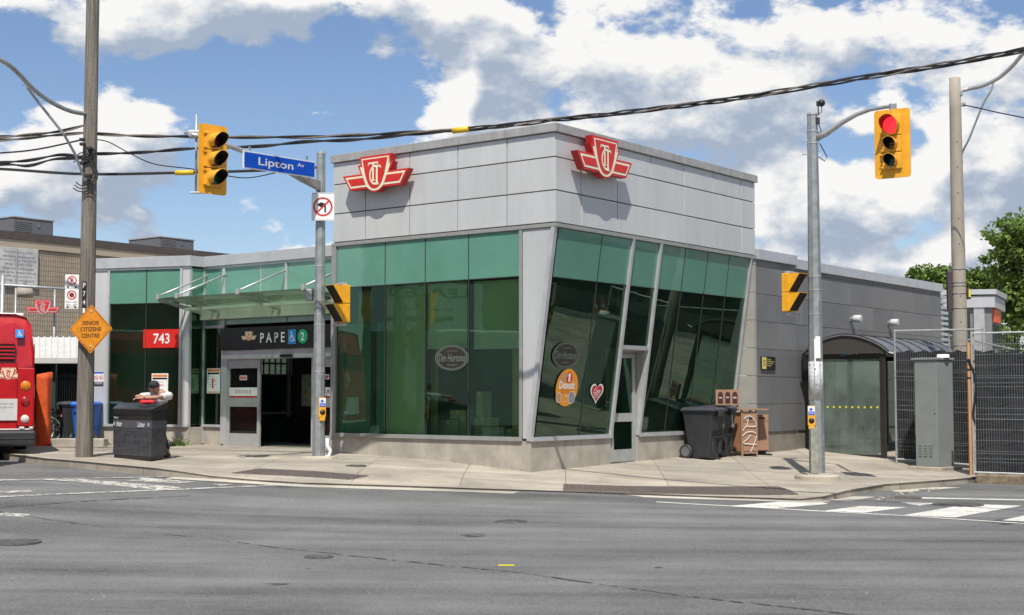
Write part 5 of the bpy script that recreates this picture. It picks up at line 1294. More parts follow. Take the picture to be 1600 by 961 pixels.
# parking signs on a thin pole, left of the wooden pole
PP = gnd(106, 711); PPy = 30.5
t2 = thing('parking_sign', 'white no parking sign above the no stopping sign, left of the wooden pole', 'sign', mtx=basis(at_y(112.5, 440, PPy), (1, .1, 0), Z))
def psign(t_, h_, letter, low):
    w = 21 / F * PPy; mb = MB(); mb.bbox(-w / 2, w / 2, -h_ / 2, h_ / 2, -.005, 0, .002, mi=0); r_ = w * .35; cy = h_ / 2 - r_ - .03
    if letter: mb.text('P', r_ * .6, r_ * 1.05, 1, cy=cy, z=.001, bold=.03)
    else:
        mb.disc(r_ * .52, .001, 8, 1, cy=cy)
    no_ring(mb, 0, cy, r_, 2, 1, .002)
    ya = -h_ / 2 + .035
    for sg in (-1, 1): mb.poly([(sg * w * .42, ya), (sg * w * .22, ya + .03), (sg * w * .22, ya - .03)], .002, 1)
    if low: mb.text('7AM - 9AM', w * .8, .045, 1, cy=cy - r_ - .055, z=.001); mb.text('4PM - 6PM', w * .8, .045, 1, cy=cy - r_ - .12, z=.001); mb.text('MON-FRI', w * .5, .03, 1, cy=ya, z=.001)
    mb.build('plate', [M['white'], M['black'], M['red']], t_)
psign(t2, 22 / F * PPy, True, False)
t3 = thing('parking_sign', 'white no stopping sign with hours, lower of the two, left of the wooden pole', 'sign', mtx=basis(at_y(112, 467, PPy), (1, .1, 0), Z)); psign(t3, 31 / F * PPy, False, True)
# ============================================================ LITTER BIN
G0 = gnd(176, 715, sz); G1 = gnd(236, 721.5, sz); G2 = gnd(262, 716, sz)
ux = (G1 - G0); ux.z = 0; bw_ = ux.length; ux.normalize(); uy = Vector((-ux.y, ux.x, 0)); ang = math.atan2(ux.y, ux.x)
bh = 1.10; bd = .72
t = thing('litter_bin', 'large black double litter bin with grey lettered band by the wooden pole', 'litter bin', (G0.x, G0.y, G0.z), ang)
W_ = bw_; ch = .0
def binoutline(x0, x1, y0, y1): return [(x0, y0), (x1, y0), (x1 + .10, y0 + .22), (x1 + .10, y1), (x0, y1)]
def pr(mb_, P, z0, z1, mi=0): mb_.prism([(x, y, z0) for x, y in P], 0, 0, (0, 0, z1 - z0), mi)
_i = Matrix.Rotation(-ang, 3, 'Z'); _s = _i @ Vector((.10, .74, 0)); _b = _i @ Vector((-.12, .80, 0))
P0 = [(0, 0), (W_, 0), (W_ + _s.x, _s.y), (_b.x, _b.y + .0)]; sv = Vector((_s.x, _s.y, 0)).normalized()
def inset(P, e): 
    c_ = (sum(p[0] for p in P) / len(P), sum(p[1] for p in P) / len(P)); return [(c_[0] + (p[0] - c_[0]) * (1 - e), c_[1] + (p[1] - c_[1]) * (1 - e)) for p in P]
M['binbody'] = mat('bin_body', (.022, .024, .030), .5, col2=(.085, .09, .10), vscale=7, bump=.2, bscale=60, streak=2)
mb = MB(); pr(mb, inset(P0, .06), 0, .07); mb.build('base', M['black'], t)
mb = MB(); pr(mb, inset(P0, .01), .07, .60)
for k in range(11):
    for j in range(20): mb.box(.04 + j * (W_ - .08) / 20, .04 + (j + .55) * (W_ - .08) / 20, -.004, .003, .12 + k * .042, .135 + k * .042)
mb.build('body', M['binbody'], t)
mb = MB(); pr(mb, inset(P0, -.01), .60, .75, 0)
M['bandgrey'] = mat('band_grey', (.075, .08, .095), .5)
mb.text('Litter', .30, .10, 1, basis((W_ * .76, -.012, .675), (1, 0, 0), Z), z=.004, bold=.01)
mb.text('itter', .24, .10, 1, basis((.30, -.012, .675), (1, 0, 0), Z), z=.004, bold=.01)
for m4 in (basis((.09, -.012, .675), (1, 0, 0), Z), basis((W_ * .95, -.012, .675), (1, 0, 0), Z)):
    mb.ring(.018, .032, .012, 12, 1, m4)
mb.build('lettered_band', [M['bandgrey'], M['white']], t)
mb = MB(); pr(mb, P0, .75, .96)
for x0, x1, y in ((.0, W_, -.002),): pass
mb.text('litter', .2, .04, 1, basis((.14, -.004, .80), (1, 0, 0), Z), z=.003)
mb.build('hood', [M['black'], M['white']], t)
mb = MB(); mb.box(.03, W_ - .02, -.012, .02, .86, .955); mb.build('opening', mat('hollow_shade_black', (.002, .002, .002), .9), t)  # black block on the hood paints the darkness of the slot
mb = MB(); lp = inset(P0, -.03); hz = lambda y: .97 + .16 * (y + .03) / bd
mb.add([(x, y, .955) for x, y in lp] + [(x, y, hz(y)) for x, y in lp], [(0, 1, 2, 3), (7, 6, 5, 4)] + [(i, i + 4, (i + 1) % 4 + 4, (i + 1) % 4) for i in range(4)]); mb.build('lid', mat('lid_dark', (.03, .032, .036), .35, var=.3, vscale=8), t)
# ============================================================ PERSON leaning over the bin
def skin_mesh(name, nodes, edges, mats, parent=None, subd=2, root=0):
    # nodes: list (x,y,z,r) or (x,y,z,rx,ry)
    me = bpy.data.meshes.new(name); me.from_pydata([n_[:3] for n_ in nodes], edges, []); me.update()
    o = bpy.data.objects.new(name, me); C.objects.link(o)
    for m_ in (mats if isinstance(mats, list) else [mats]): me.materials.append(m_)
    md = o.modifiers.new('skin', 'SKIN'); md.use_smooth_shade = True
    for i, n_ in enumerate(nodes):
        sv = me.skin_vertices[0].data[i]; sv.radius = (n_[3], n_[4] if len(n_) > 4 else n_[3]); sv.use_root = (i == root)
    s2 = o.modifiers.new('sub', 'SUBSURF'); s2.levels = subd; s2.render_levels = subd
    if parent is not None: o.parent = parent
    return o
hd = at_y(240, 607, G1.y + .95)                     # head centre
pb = Vector((hd.x + .12, hd.y + .25, 0)); pb.z = sz(pb.x, pb.y)
t = thing('person', 'person in white shirt and dark cap leaning with folded arms on the litter bin', 'person', tuple(pb))
bt = G1.z + 1.03                                    # top of lid where the arms rest
Lc = lambda v: Vector(v) - pb
h = Lc(hd)
armz = bt - pb.z + .06
sh = Vector((h.x + .11, h.y + .13, h.z - .12))     # neck base
hipz = .93
hip = Vector((h.x - .02, h.y + .44, hipz))
shL = sh + Vector((-.20, .0, -.03)); shR = sh + Vector((.19, .02, -.03))      # viewer's left / right
_Y = G1.y
elL = Lc(at_y(213, 620, _Y + .62)); elR = Lc(at_y(246, 621, _Y + .50)); haL = Lc(at_y(224, 620, _Y + .42)); haR = Lc(at_y(221, 622, _Y + .38))
nodes = []; edges = []
def nd(p, r, fr=None, ry=None):
    nodes.append((p[0], p[1], p[2], r, ry or r))
    if fr is not None: edges.append((fr, len(nodes) - 1))
    return len(nodes) - 1
pel = nd(hip, .15, None, .13); wa = nd(hip.lerp(sh, .4), .135, pel); chs = nd(hip.lerp(sh, .78) + Vector((0, 0, 0)), .16, wa); nk0 = nd(sh + Vector((0, 0, .01)), .085, chs)
nk = nd(sh.lerp(h, .5) + Vector((0, .01, 0)), .058, nk0)
hd0 = nd(h + Vector((0, .02, -.05)), .07, nk, .075); hd1 = nd(h + Vector((0, .01, .03)), .086, hd0, .098); hd2 = nd(h + Vector((0, .01, .10)), .062, hd1, .07)
hands = []
for s_, e_, w_ in ((shL, elL, haL), (shR, elR, haR)):
    a = nd(s_, .068, nk0); b = nd(s_.lerp(e_, .5), .052, a); c_ = nd(e_, .043, b); d_ = nd(e_.lerp(w_, .55), .038, c_); w2 = nd(w_, .028, d_, .026); hands.append((w2, w_, (w_ - e_).normalized()))
for sg in (-1, 1):
    a = nd(hip + Vector((.09 * sg, -.01, -.10)), .095, pel); b = nd(hip + Vector((.10 * sg, -.07, -.46)), .062, a)
    c_ = nd(Vector((hip.x + .13 * sg + (.05 if sg > 0 else 0), hip.y + .02 + (.12 if sg > 0 else 0), .09)), .042, b); nd(Vector((hip.x + .15 * sg + (.05 if sg > 0 else 0), hip.y - .14 + (.12 if sg > 0 else 0), .03)), .036, c_)
for (w2, p, dr_) in hands:
    pa = nd(p + dr_ * .06, .030, w2, .020)
    sd_ = dr_.cross(Z).normalized()
    for k, (o_, ln) in enumerate(((-.030, .062), (-.010, .074), (.010, .070), (.030, .054))):
        b0 = nd(p + dr_ * .10 + sd_ * o_, .0095, pa); b1 = nd(p + dr_ * (.10 + ln * .55) + sd_ * o_ * 1.05 - Z * .012, .0088, b0); nd(p + dr_ * (.10 + ln * .85) + sd_ * o_ * 1.05 - Z * .035, .008, b1)
    b0 = nd(p + dr_ * .045 + sd_ * -.038 + Z * .0, .011, pa); nd(p + dr_ * .085 + sd_ * -.055 - Z * .01, .0095, b0)
skin_mesh('body', nodes, edges, M['skin'], t, 2)
# face
mb = MB(); bmq = bmesh.new()
M['facedark'] = mat('face_dark', (.04, .02, .015), .6)
f0 = h + Vector((-.005, -.085, -.005))
for sg in (-1, 1):
    mb.lathe([(0, .006), (.010, .003), (.013, 0)], 10, M4=basis(f0 + Vector((.032 * sg, -.003, .012)), (1, 0, 0), Z))
mb.build('eyes', M['facedark'], t)
mb = MB(); mb.prism([f0 + Vector((-.012, 0, -.03)), f0 + Vector((.012, 0, -.03)), f0 + Vector((0, .0, .018))], 0, 0, (0, -.022, -.006)); mb.build('nose', M['skin'], t)
mb = MB(); mb.bbox(f0.x - .024, f0.x + .024, f0.y - .004, f0.y + .012, f0.z - .055, f0.z - .047, .003); mb.build('mouth', mat('lip', (.25, .08, .07), .5), t)
for sg in (-1, 1):
    mb = MB(); bmq = bmesh.new(); bmesh.ops.create_uvsphere(bmq, u_segments=10, v_segments=8, radius=1); mb.frombm(bmq, 0, True, Matrix.Translation(h + Vector((.088 * sg, .012, -.005))) @ Matrix.Diagonal((.012, .022, .032, 1))); bmq.free(); mb.build('ear', M['skin'], t)
mb = MB(); mb.lathe([(.101, 0), (.104, .02), (.098, .06), (.075, .095), (.035, .112), (0, .116)], 20, M4=Matrix.Translation(h + Vector((0, .008, .045))) @ Matrix.Rotation(R(-8), 4, 'X'))
mb.prism([h + Vector((x, y, .055 - .1 * abs(x))) for x, y in [(-.075, -.06), (-.06, -.15), (0, -.175), (.06, -.15), (.075, -.06)]], 0, 0, (0, 0, .010))
mb.build('cap', mat('cap_navy', (.018, .020, .030), .8), t)
mb = MB(); mb.lathe([(.097, -.02), (.101, .02), (.09, .06)], 20, M4=Matrix.Translation(h + Vector((0, .022, .035)))); mb.build('hair', mat('hair', (.10, .09, .085), .9), t)
sn = [(*hip.lerp(sh, -.08), .16), (*hip.lerp(sh, .42), .155), (*hip.lerp(sh, .78), .178), (*(sh + Vector((0, .01, 0))), .10), (*(shL), .085), (*shL.lerp(elL, .55), .078), (*shL.lerp(elL, .72), .074), (*shR, .085), (*shR.lerp(elR, .55), .078), (*shR.lerp(elR, .72), .074)]
skin_mesh('shirt', sn, [(0, 1), (1, 2), (2, 3), (3, 4), (4, 5), (5, 6), (3, 7), (7, 8), (8, 9)], mat('shirt_white', (.62, .62, .60), .85, var=.12, vscale=9, bump=.5, bscale=20), t)
tr = [(*hip, .15), (*(hip + Vector((-.09, -.01, -.14))), .10), (*(hip + Vector((-.10, -.07, -.46))), .082), (hip.x - .13, hip.y + .02, .14, .062), (*(hip + Vector((.09, -.01, -.14))), .10), (*(hip + Vector((.10, -.07, -.46))), .082), (hip.x + .18, hip.y + .14, .14, .062)]
skin_mesh('trousers', tr, [(0, 1), (1, 2), (2, 3), (0, 4), (4, 5), (5, 6)], mat('trousers_dark', (.03, .032, .04), .85), t)
for sg in (-1, 1):
    mb = MB(); yy = hip.y + (.12 if sg > 0 else 0); mb.bbox(hip.x + .14 * sg - .045 + (.05 if sg > 0 else 0), hip.x + .14 * sg + .045 + (.05 if sg > 0 else 0), yy - .24, yy + .06, 0.0, .085, .03); mb.build('shoe', M['black'], t)
mb = MB(); bmq = bmesh.new(); bmesh.ops.create_icosphere(bmq, subdivisions=3, radius=1)
for v in bmq.verts: v.co *= 1 + .16 * math.sin(v.co.x * 5 + 1) * math.cos(v.co.y * 6) + .08 * math.sin(v.co.z * 11)
mb.frombm(bmq, 0, True, Matrix.Diagonal((.16, .09, .045, 1))); bmq.free()
o = mb.build('cloth_bundle', mat('bundle_red', (.55, .02, .03), .7, var=.25, vscale=9, bump=.6, bscale=20)); o.location = at_y(230, 628, G1.y + .36); tag(o, 'crumpled red cloth bundle under the folded hands on the bin lid', 'cloth')
# ============================================================ BUS (rear end in view)
BY = 29.0
c0 = at_y(53, 690, BY); c0.z = rz(c0.x, c0.y)
ba = R(22)                                          # rear face normal turned a little; local +x = bus right, +y = forward
t = thing('bus', 'red city bus seen from the rear, cut off by the left frame edge', 'bus', (c0.x, c0.y, c0.z), ba)
bw2, bl, bhh = 2.6, 11.8, 3.08
# body section profile in x,z ; x=0 right side of bus
prof = [(-.02, .36), (0, .50), (0, 1.45), (-.03, 2.3), (-.09, 2.82), (-.20, 2.99), (-.42, 3.06), (-bw2 + .42, 3.06), (-bw2 + .2, 2.99), (-bw2 + .09, 2.82), (-bw2 + .03, 2.3), (-bw2, 1.45), (-bw2, .5), (-bw2 + .02, .36)]
mb = MB(); st_ = [(0.0, .93), (.05, .985), (.16, 1), (bl - .2, 1), (bl, .95)]
vs = []; npf = len(prof)
for (yy, k) in st_:
    for (x, z_) in prof: 
        kk = k; vs.append(((x + bw2 / 2) * (.985 if k < .96 else 1) * 1 - bw2 / 2, yy + max(0, (z_ - 2.3)) * .22 * (1 if yy < .1 else 0), .36 + (z_ - .36) * (k if z_ > 2.5 else 1)))
fs = [(i * npf + j, i * npf + (j + 1) % npf, (i + 1) * npf + (j + 1) % npf, (i + 1) * npf + j) for i in range(len(st_) - 1) for j in range(npf)]
fs += [tuple(range(npf - 1, -1, -1)), tuple(range((len(st_) - 1) * npf, len(st_) * npf))]
mb.add(vs, fs); o = mb.build('body', M['busred'], t)
bv = o.modifiers.new('bev', 'BEVEL'); bv.width = .03; bv.segments = 2
mb = MB(); mb.bbox(-bw2 + .25, -.24, .35, bl - .3, 3.02, 3.09, .02); mb.build('roof', M['white'], t)
mb = MB(); mb.bbox(-bw2 - .02, .03, -.16, .3, .30, .62, .05); mb.bbox(-bw2, .01, -.17, -.1, .44, .47, .005); mb.build('bumper', M['blackplastic'], t)
mb = MB(); mb.box(-bw2 + .05, -.03, -.020, -.003, .635, .66); mb.build('trim_strip', M['white'], t)
mb = MB(); mb.box(-bw2 + .3, -.42, -.012, .10, 2.08, 2.46, 0)
for k in range(5): mb.bbox(-bw2 + .3, -.42, -.03, -.006, 2.10 + k * .078, 2.138 + k * .078, .006, mi=1)
mb.build('vent_grille', [M['black'], M['busred']], t)
mb = MB(); mb.box(-bw2 + .25, -.36, -.013, -.004, 1.10, 2.02, 0); mb.box(-bw2 + .25, -.36, -.014, -.004, 1.085, 1.10, 1); mb.box(-.36, -.352, -.014, -.002, .66, 2.02, 1); mb.box(-bw2 + .25, -.36, -.014, -.004, 2.02, 2.03, 1)
mb.build('engine_hatch', [M['busred'], M['black']], t)
mb = MB(); mb.bbox(-.35, -.015, -.05, .0, .70, 1.93, .03)
mb.build('lamp_cluster', M['busred'], t)
for (z_, col_, r_) in ((1.55, (.65, .20, .01), .085), (1.22, (.30, .01, .01), .085), (.86, (.65, .62, .58), .07)):
    mb = MB(); mb.lathe([(0, .035), (r_ * .7, .03), (r_, .012), (r_ * 1.15, .01), (r_ * 1.2, 0)], 20, M4=Matrix.Translation((-.19, -.05, z_)) @ Matrix.Rotation(R(90), 4, 'X')); mb.build('tail_lamp', mat('lamp_%d' % int(z_ * 100), col_, .25, coat=.8), t)
mb = MB(); mb.box(-.30, -.20, -.052, -.045, .665, .70); mb.box(-.10, -.03, -.052, -.045, .665, .70); mb.build('reflector', M['white'], t)
mb = MB(); emblem(mb, .30, .004, M4=basis((-.53, -.016, 1.80), (1, 0, 0), Z)); mb.build('emblem', [M['cream'], M['red'], M['cream'], M['cream']], t)
mb = MB(); m4 = basis((-.33, .035, 2.64), (1, 0, 0), (0, .2, 1)); mb.bbox(-.08, .08, -.09, .09, -.004, .006, .002, mi=0, M4=m4); wheelchair(mb, .13, 0, 0, .009, 1, m4); mb.build('wheelchair_sticker', [M['skyblue'], M['white']], t)
mb = MB(); mb.box(-1.7, -.33, -.03, -.014, .83, 1.30 - .02, 0); m4 = basis((-.60, -.031, 1.17), (1, 0, 0), Z); mb.text('COMMUNITY INFO', .38, .035, 1, m4); m4 = basis((-.60, -.031, 1.10), (1, 0, 0), Z); mb.text('1 800 555 0100', .34, .035, 1, m4)
mb.build('advert_board', [mat('board_white', (.60, .60, .58), .5, var=.06), mat('ink', (.08, .08, .08), .6)], t)
for sx in (-.02, -bw2 + .3):
    for yy in (2.9, 9.0):
        w = MB(); w.lathe([(.0, -.14), (.30, -.14), (.47, -.12), (.49, -.06), (.49, .08), (.47, .14), (.30, .14), (.28, .08), (0, .08)], 26, M4=Matrix.Translation((sx - .14, yy, .49)) @ Matrix.Rotation(R(90), 4, 'Y')); w.build('wheel', M['blackplastic'], t)
mb = MB(); mb.box(.004, .010, .6, bl - .6, 1.55, 2.45); mb.box(-bw2 - .01, -bw2 - .004, .6, bl - .6, 1.55, 2.45); mb.build('side_window', mat('bus_window', (.02, .025, .028), .08), t)
# ============================================================ LEFT BACKGROUND
# brick hall behind
BYd = 50.0
q0 = at_y(-60, 353, 52.0); zt = 9.3
def wall_pt(px, py):
    # vertical plane parallel to UR through q0
    d = pdir(px, py); n = UL; tt = (Vector((q0.x, q0.y, 0)) - EYE).dot(n) / d.dot(n); return EYE + d * tt
WT = basis((q0.x, q0.y, 0), UR, Z, UR.cross(Z)); hall_n = -UL
def wl(px, py): P = wall_pt(px, py); return (P - Vector((q0.x, q0.y, 0))).dot(UR), P.z
zroof = wl(20, 362)[1]; print('hall', zroof, wl(335, 400), wl(20, 362))
t = thing('brick_hall', 'long beige block hall with dark roof edge rising behind the bus', 'building', mtx=Matrix.Translation((q0.x, q0.y, 0)) @ Matrix.Rotation(BANG, 4, 'Z'))
def blockmat():
    m_ = bpy.data.materials.new('ribbed_block'); m_.use_nodes = True; nt = m_.node_tree; N = nt.nodes; L = nt.links; p = N['Principled BSDF']
    tc = N.new('ShaderNodeTexCoord'); sp = N.new('ShaderNodeSeparateXYZ'); L.new(tc.outputs['Object'], sp.inputs[0]); cb = N.new('ShaderNodeCombineXYZ'); L.new(sp.outputs[0], cb.inputs[0]); L.new(sp.outputs[2], cb.inputs[1])
    br = N.new('ShaderNodeTexBrick'); br.offset = 0; br.inputs['Scale'].default_value = 1; br.inputs['Brick Width'].default_value = .105; br.inputs['Row Height'].default_value = .20; br.inputs['Mortar Size'].default_value = .017
    br.inputs['Color1'].default_value = (.37, .31, .23, 1); br.inputs['Color2'].default_value = (.32, .265, .20, 1); br.inputs['Mortar'].default_value = (.20, .165, .125, 1); L.new(cb.outputs[0], br.inputs['Vector'])
    n = N.new('ShaderNodeTexNoise'); n.inputs['Scale'].default_value = .8; n.inputs['Detail'].default_value = 6; L.new(tc.outputs['Object'], n.inputs['Vector'])
    mx = N.new('ShaderNodeMix'); mx.data_type = 'RGBA'; mx.blend_type = 'OVERLAY'; mx.inputs[0].default_value = .4; L.new(br.outputs[0], mx.inputs[6]); L.new(n.outputs[0], mx.inputs[7]); L.new(mx.outputs[2], p.inputs['Base Color']); p.inputs['Roughness'].default_value = .9
    b = N.new('ShaderNodeBump'); b.inputs['Strength'].default_value = .6; b.inputs['Distance'].default_value = .02; L.new(br.outputs['Fac'], b.inputs['Height']); b.invert = True; L.new(b.outputs[0], p.inputs['Normal'])
    return m_
M['block'] = blockmat()
mb = MB(); mb.box(-16, 34, 0, 12, -1, zroof - .30); mb.build('wall', M['block'], t)
mb = MB(); mb.box(-16.1, 34.1, -.10, 12.1, zroof - .30, zroof, 0); mb.build('roof_edge', mat('roof_edge_brown', (.075, .06, .055), .8, var=.2), t)
mb = MB(); mb.box(-16, 34, -.06, 0, zroof - .62, zroof - .305); mb.build('cornice', mat('cornice', (.38, .32, .24), .8), t)
def hvac(pL, pM, pR, pT, pB, label):
    xa, za = wl(pL, pB); xm, _ = wl(pM, pB); xb, zb = wl(pR, pB); 
    base = wall_pt(pM, pB)
    t_ = thing('rooftop_unit', label, 'rooftop unit', mtx=Matrix.Translation((q0.x, q0.y, 0)) @ Matrix.Rotation(BANG, 4, 'Z') @ Matrix.Translation((xm, 1.0, zroof - .05)), group='rooftop units on the block hall')
    h_ = (wl(pM, pT)[1] - zroof + .05) + .25; L_ = (xb - xm) * 1.03
    m1 = MB(); m1.bbox(0, L_, 0, 2.2, 0, h_, .03); m1.build('casing', mat('unit_grey', (.13, .13, .14), .6, var=.1), t_)
    m1 = MB(); m1.bbox(-.03, L_ + .03, -.03, 2.23, h_, h_ + .06, .01); m1.build('lid', M['coping'], t_)
    m1 = MB()
    for k in range(7): m1.box(.1, L_ * .45, -.02, .0, .15 + k * h_ * .1, .15 + k * h_ * .1 + .03)
    m1.box(L_ * .6, L_ * .66, -.02, 0, h_ * .6, h_ * .75); m1.build('vent', M['alum_dark'], t_)
hvac(22, 42, 104, 346, 368, 'long grey rooftop unit on the hall above the bus, left of the wooden pole')
hvac(252, 272, 324, 377, 394, 'long grey rooftop unit on the hall roof, right of the wooden pole')
# weathered notice panel on the hall wall
x0, z1 = wl(-12, 384); x1, z0 = wl(56, 449); t2 = thing('wall_sign', 'faded white hall sign board with weathered illegible lettering on the block wall', 'sign', mtx=t.matrix_basis @ Matrix.Translation(((x0 + x1) / 2, -.12, (z0 + z1) / 2)) @ Matrix.Rotation(R(90), 4, 'X'))
w_, h_ = x1 - x0, z1 - z0; mb = MB(); mb.bbox(-w_ / 2, w_ / 2, -h_ / 2, h_ / 2, -.05, 0, .01, mi=0); mb.build('board', mat('board_faded', (.30, .30, .32), .5, col2=(.66, .65, .60), vscale=.9), t2)
mb = MB()
for k in range(8):
    mb.text(['Community Hall', 'seniors welcome', 'mon to friday', 'bingo lunch club', 'dance classes', 'all are welcome', 'office upstairs', 'ring the bell'][k], w_ * (.62 + .1 * (k % 3)), h_ * .055, 0, cy=h_ * (.38 - .105 * k), cx=w_ * .05, z=.01)
mb.build('lettering', mat('faded_ink', (.17, .17, .20), .6), t2)
mb = MB(); mb.box(-.03, .03, -h_ / 2, h_ / 2, .005, .03); mb.build('seam_strip', M['galvlight'], t2)
# white lean-to roof, fence, bikes, bins behind
LY = 36.0
M['offwhite'] = mat('weathered_white', (.52, .51, .48), .6, var=.12, vscale=3)
t2 = thing('lean_to_canopy', 'white ribbed lean-to roof on posts between the bus and the station wing', 'canopy', (0, 0, 0))
a0, a1, a2_, a3 = at_y(-80, 529, 39.5), at_y(152, 527, 39.5), at_y(152, 562, LY), at_y(-80, 551, LY)
a2_.z = a3.z = (a2_.z + a3.z) / 2 - .05; a0.z = a1.z = a1.z
mb = MB(); mb.slab([a0, a1, a2_, a3], (0, 0, -.05)); 
for k in range(24):
    u = (k + .5) / 24; p, q = a0.lerp(a1, u), a3.lerp(a2_, u); mb.slab([p + Vector((-.02, 0, 0)), p + Vector((.02, 0, 0)), q + Vector((.02, 0, 0)), q + Vector((-.02, 0, 0))], (0, 0, .03))
mb.build('roof', M['offwhite'], t2)
mb = MB(); mb.bbox(a3.x, a2_.x, LY - .06, LY + .04, a3.z - .15, a3.z + .02, .02); mb.build('gutter', M['offwhite'], t2)
for px in (84, 30, -40): 
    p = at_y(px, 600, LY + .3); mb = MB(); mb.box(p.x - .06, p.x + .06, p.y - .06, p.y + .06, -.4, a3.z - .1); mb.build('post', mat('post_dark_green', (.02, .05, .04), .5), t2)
t2 = thing('iron_fence', 'black iron railing with pickets under the white lean-to roof', 'fence', (0, 0, 0))
FY = 36.8; p0, p1 = at_y(60, 585, FY), at_y(156, 585, FY); mb = MB(); nb = 26
for k in range(nb + 1):
    x = p0.x + (p1.x - p0.x) * k / nb; mb.box(x - .012, x + .012, FY - .012, FY + .012, .2, p0.z + random.uniform(0, .03))
mb.build('pickets', M['black'], t2)
mb = MB()
for z_ in (.45, 1.3, p0.z - .12): mb.box(p0.x, p1.x, FY - .02, FY + .02, z_ - .02, z_ + .02)
mb.build('rail', M['black'], t2)
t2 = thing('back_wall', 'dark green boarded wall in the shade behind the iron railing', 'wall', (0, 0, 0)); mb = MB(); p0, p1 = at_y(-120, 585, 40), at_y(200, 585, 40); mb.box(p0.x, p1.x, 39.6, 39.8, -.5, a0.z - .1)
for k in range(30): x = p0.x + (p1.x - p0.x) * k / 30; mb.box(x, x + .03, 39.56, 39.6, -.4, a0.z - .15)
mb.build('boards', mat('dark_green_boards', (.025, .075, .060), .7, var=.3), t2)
def torus(mb, R0, r, M4, n=30, k=6):
    mb.tube([M4 @ Vector((R0 * math.cos(2 * math.pi * i / n), R0 * math.sin(2 * math.pi * i / n), 0)) for i in range(n + 1)], r, k, caps=False)
def bicycle(px, py, Y, yaw, label):
    p = at_y(px, py, Y); p.z = g(p.x, p.y)
    t_ = thing('bicycle', label, 'bicycle', tuple(p), yaw, 'bicycles locked under the lean-to')
    for x in (-.5, .5):
        m1 = MB(); m4 = Matrix.Translation((x, 0, .34)) @ Matrix.Rotation(R(90), 4, 'X'); torus(m1, .33, .016, m4); torus(m1, .03, .02, m4)
        for k in range(10): a = k * math.pi / 5; m1.tube([m4 @ Vector((0, 0, 0)), m4 @ Vector((.32 * math.cos(a), .32 * math.sin(a), 0))], .0025, 4)
        m1.build('wheel', M['galv'], t_)
    m1 = MB(); 
    for a, b in (((-.5, 0, .34), (-.1, 0, .30)), ((-.1, 0, .30), (-.22, 0, .82)), ((-.5, 0, .34), (-.2, 0, .75)), ((-.1, 0, .3), (.33, 0, .75)), ((-.2, 0, .75), (.32, 0, .85)), ((.5, 0, .34), (.32, 0, .98))): m1.tube([a, b], .016, 8)
    m1.build('frame', M['black'], t_)
    m1 = MB(); m1.bbox(-.34, -.08, -.06, .06, .83, .88, .02); m1.build('saddle', M['black'], t_)
    m1 = MB(); m1.tube([(.3, -.28, 1.0), (.34, 0, 1.02), (.3, .28, 1.0)], .014, 8); m1.build('handlebar', M['galv'], t_)
bicycle(106, 670, 35.2, R(25), 'dark bicycle under the white lean-to roof, behind the wooden pole')
bicycle(92, 672, 36.1, R(60), 'dark bicycle under the white lean-to roof, nearest the orange wrapped post')
# shielded station marker sign behind the bus with its pipe frame
t2 = thing('pipe_gantry', 'grey pipe frame standing on posts in front of the block hall', 'frame', (0, 0, 0)); GY = 42
mb = MB(); mb.tube([at_y(-60, 441, GY), at_y(0, 445, GY), at_y(126, 453, GY)], .045, 10); mb.build('rail', M['galv'], t2)
for px, r_ in ((4, .075), (25, .035), (86, .035), (-50, .075)):
    p = at_y(px, 450, GY); mb = MB(); mb.tube([(p.x, p.y, -.3), (p.x, p.y, p.z + (.4 if r_ > .05 else 0))], r_, 10); mb.build('post', M['galv'], t2)
sign3d('marker_sign', 'red and silver winged shield sign hanging from the pipe frame above the bus', basis(at_y(67, 480, 41.7), (1, .05, 0), Z), 27 / F * 41.7 * 1.02, .12, 0, [M['red'], M['galvlight'], M['red'], M['galv']])
p = at_y(38, 462, 43.5); t2 = thing('flood_lamp', 'small tan floodlight on the pipe frame behind the shield sign', 'lamp', (p.x, p.y, p.z)); mb = MB(); mb.lathe([(0, 0), (.28, -.05), (.30, .1), (.2, .28), (0, .3)], 14); mb.build('shade', M['concpole'], t2); mb = MB(); mb.box(-.04, .04, -.04, .04, .25, .5); mb.build('bracket', M['galv'], t2)
# orange wrapped barrier
OY = 33.5; p = at_y(67, 684, OY); p.z = g(p.x, p.y)
t2 = thing('wrapped_barrier', 'tall orange mesh wrapped barrier beside the rear of the bus', 'barrier', tuple(p))
hz_ = at_y(67, 584, OY).z - p.z; mb = MB(); n = 16; vs = []; fs = []; w_ = 10.5 / F * OY
for i in range(13):
    for j in range(n):
        a = 2 * math.pi * j / n; k = 1 + .05 * math.sin(3 * a + i * .6) + .03 * math.sin(i * 1.7 + j); 
        if i in (5, 6): k *= .93
        vs.append((w_ * k * math.copysign(abs(math.cos(a)) ** .5, math.cos(a)), .18 * k * math.copysign(abs(math.sin(a)) ** .5, math.sin(a)), .04 + (hz_ - .04) * i / 12 + (.04 * math.cos(a) if i == 12 else 0)))
for i in range(12):
    for j in range(n): fs.append((i * n + j, i * n + (j + 1) % n, (i + 1) * n + (j + 1) % n, (i + 1) * n + j))
fs.append(tuple(range(12 * n, 13 * n))); mb.add(vs, fs, 0, True); mb.build('wrap', M['orange'], t2)
mb = MB(); mb.bbox(-w_ - .1, w_ + .12, -.25, .2, 0, .05, .01); mb.build('foot', mat('foot_orange', (.75, .09, .01), .6), t2)
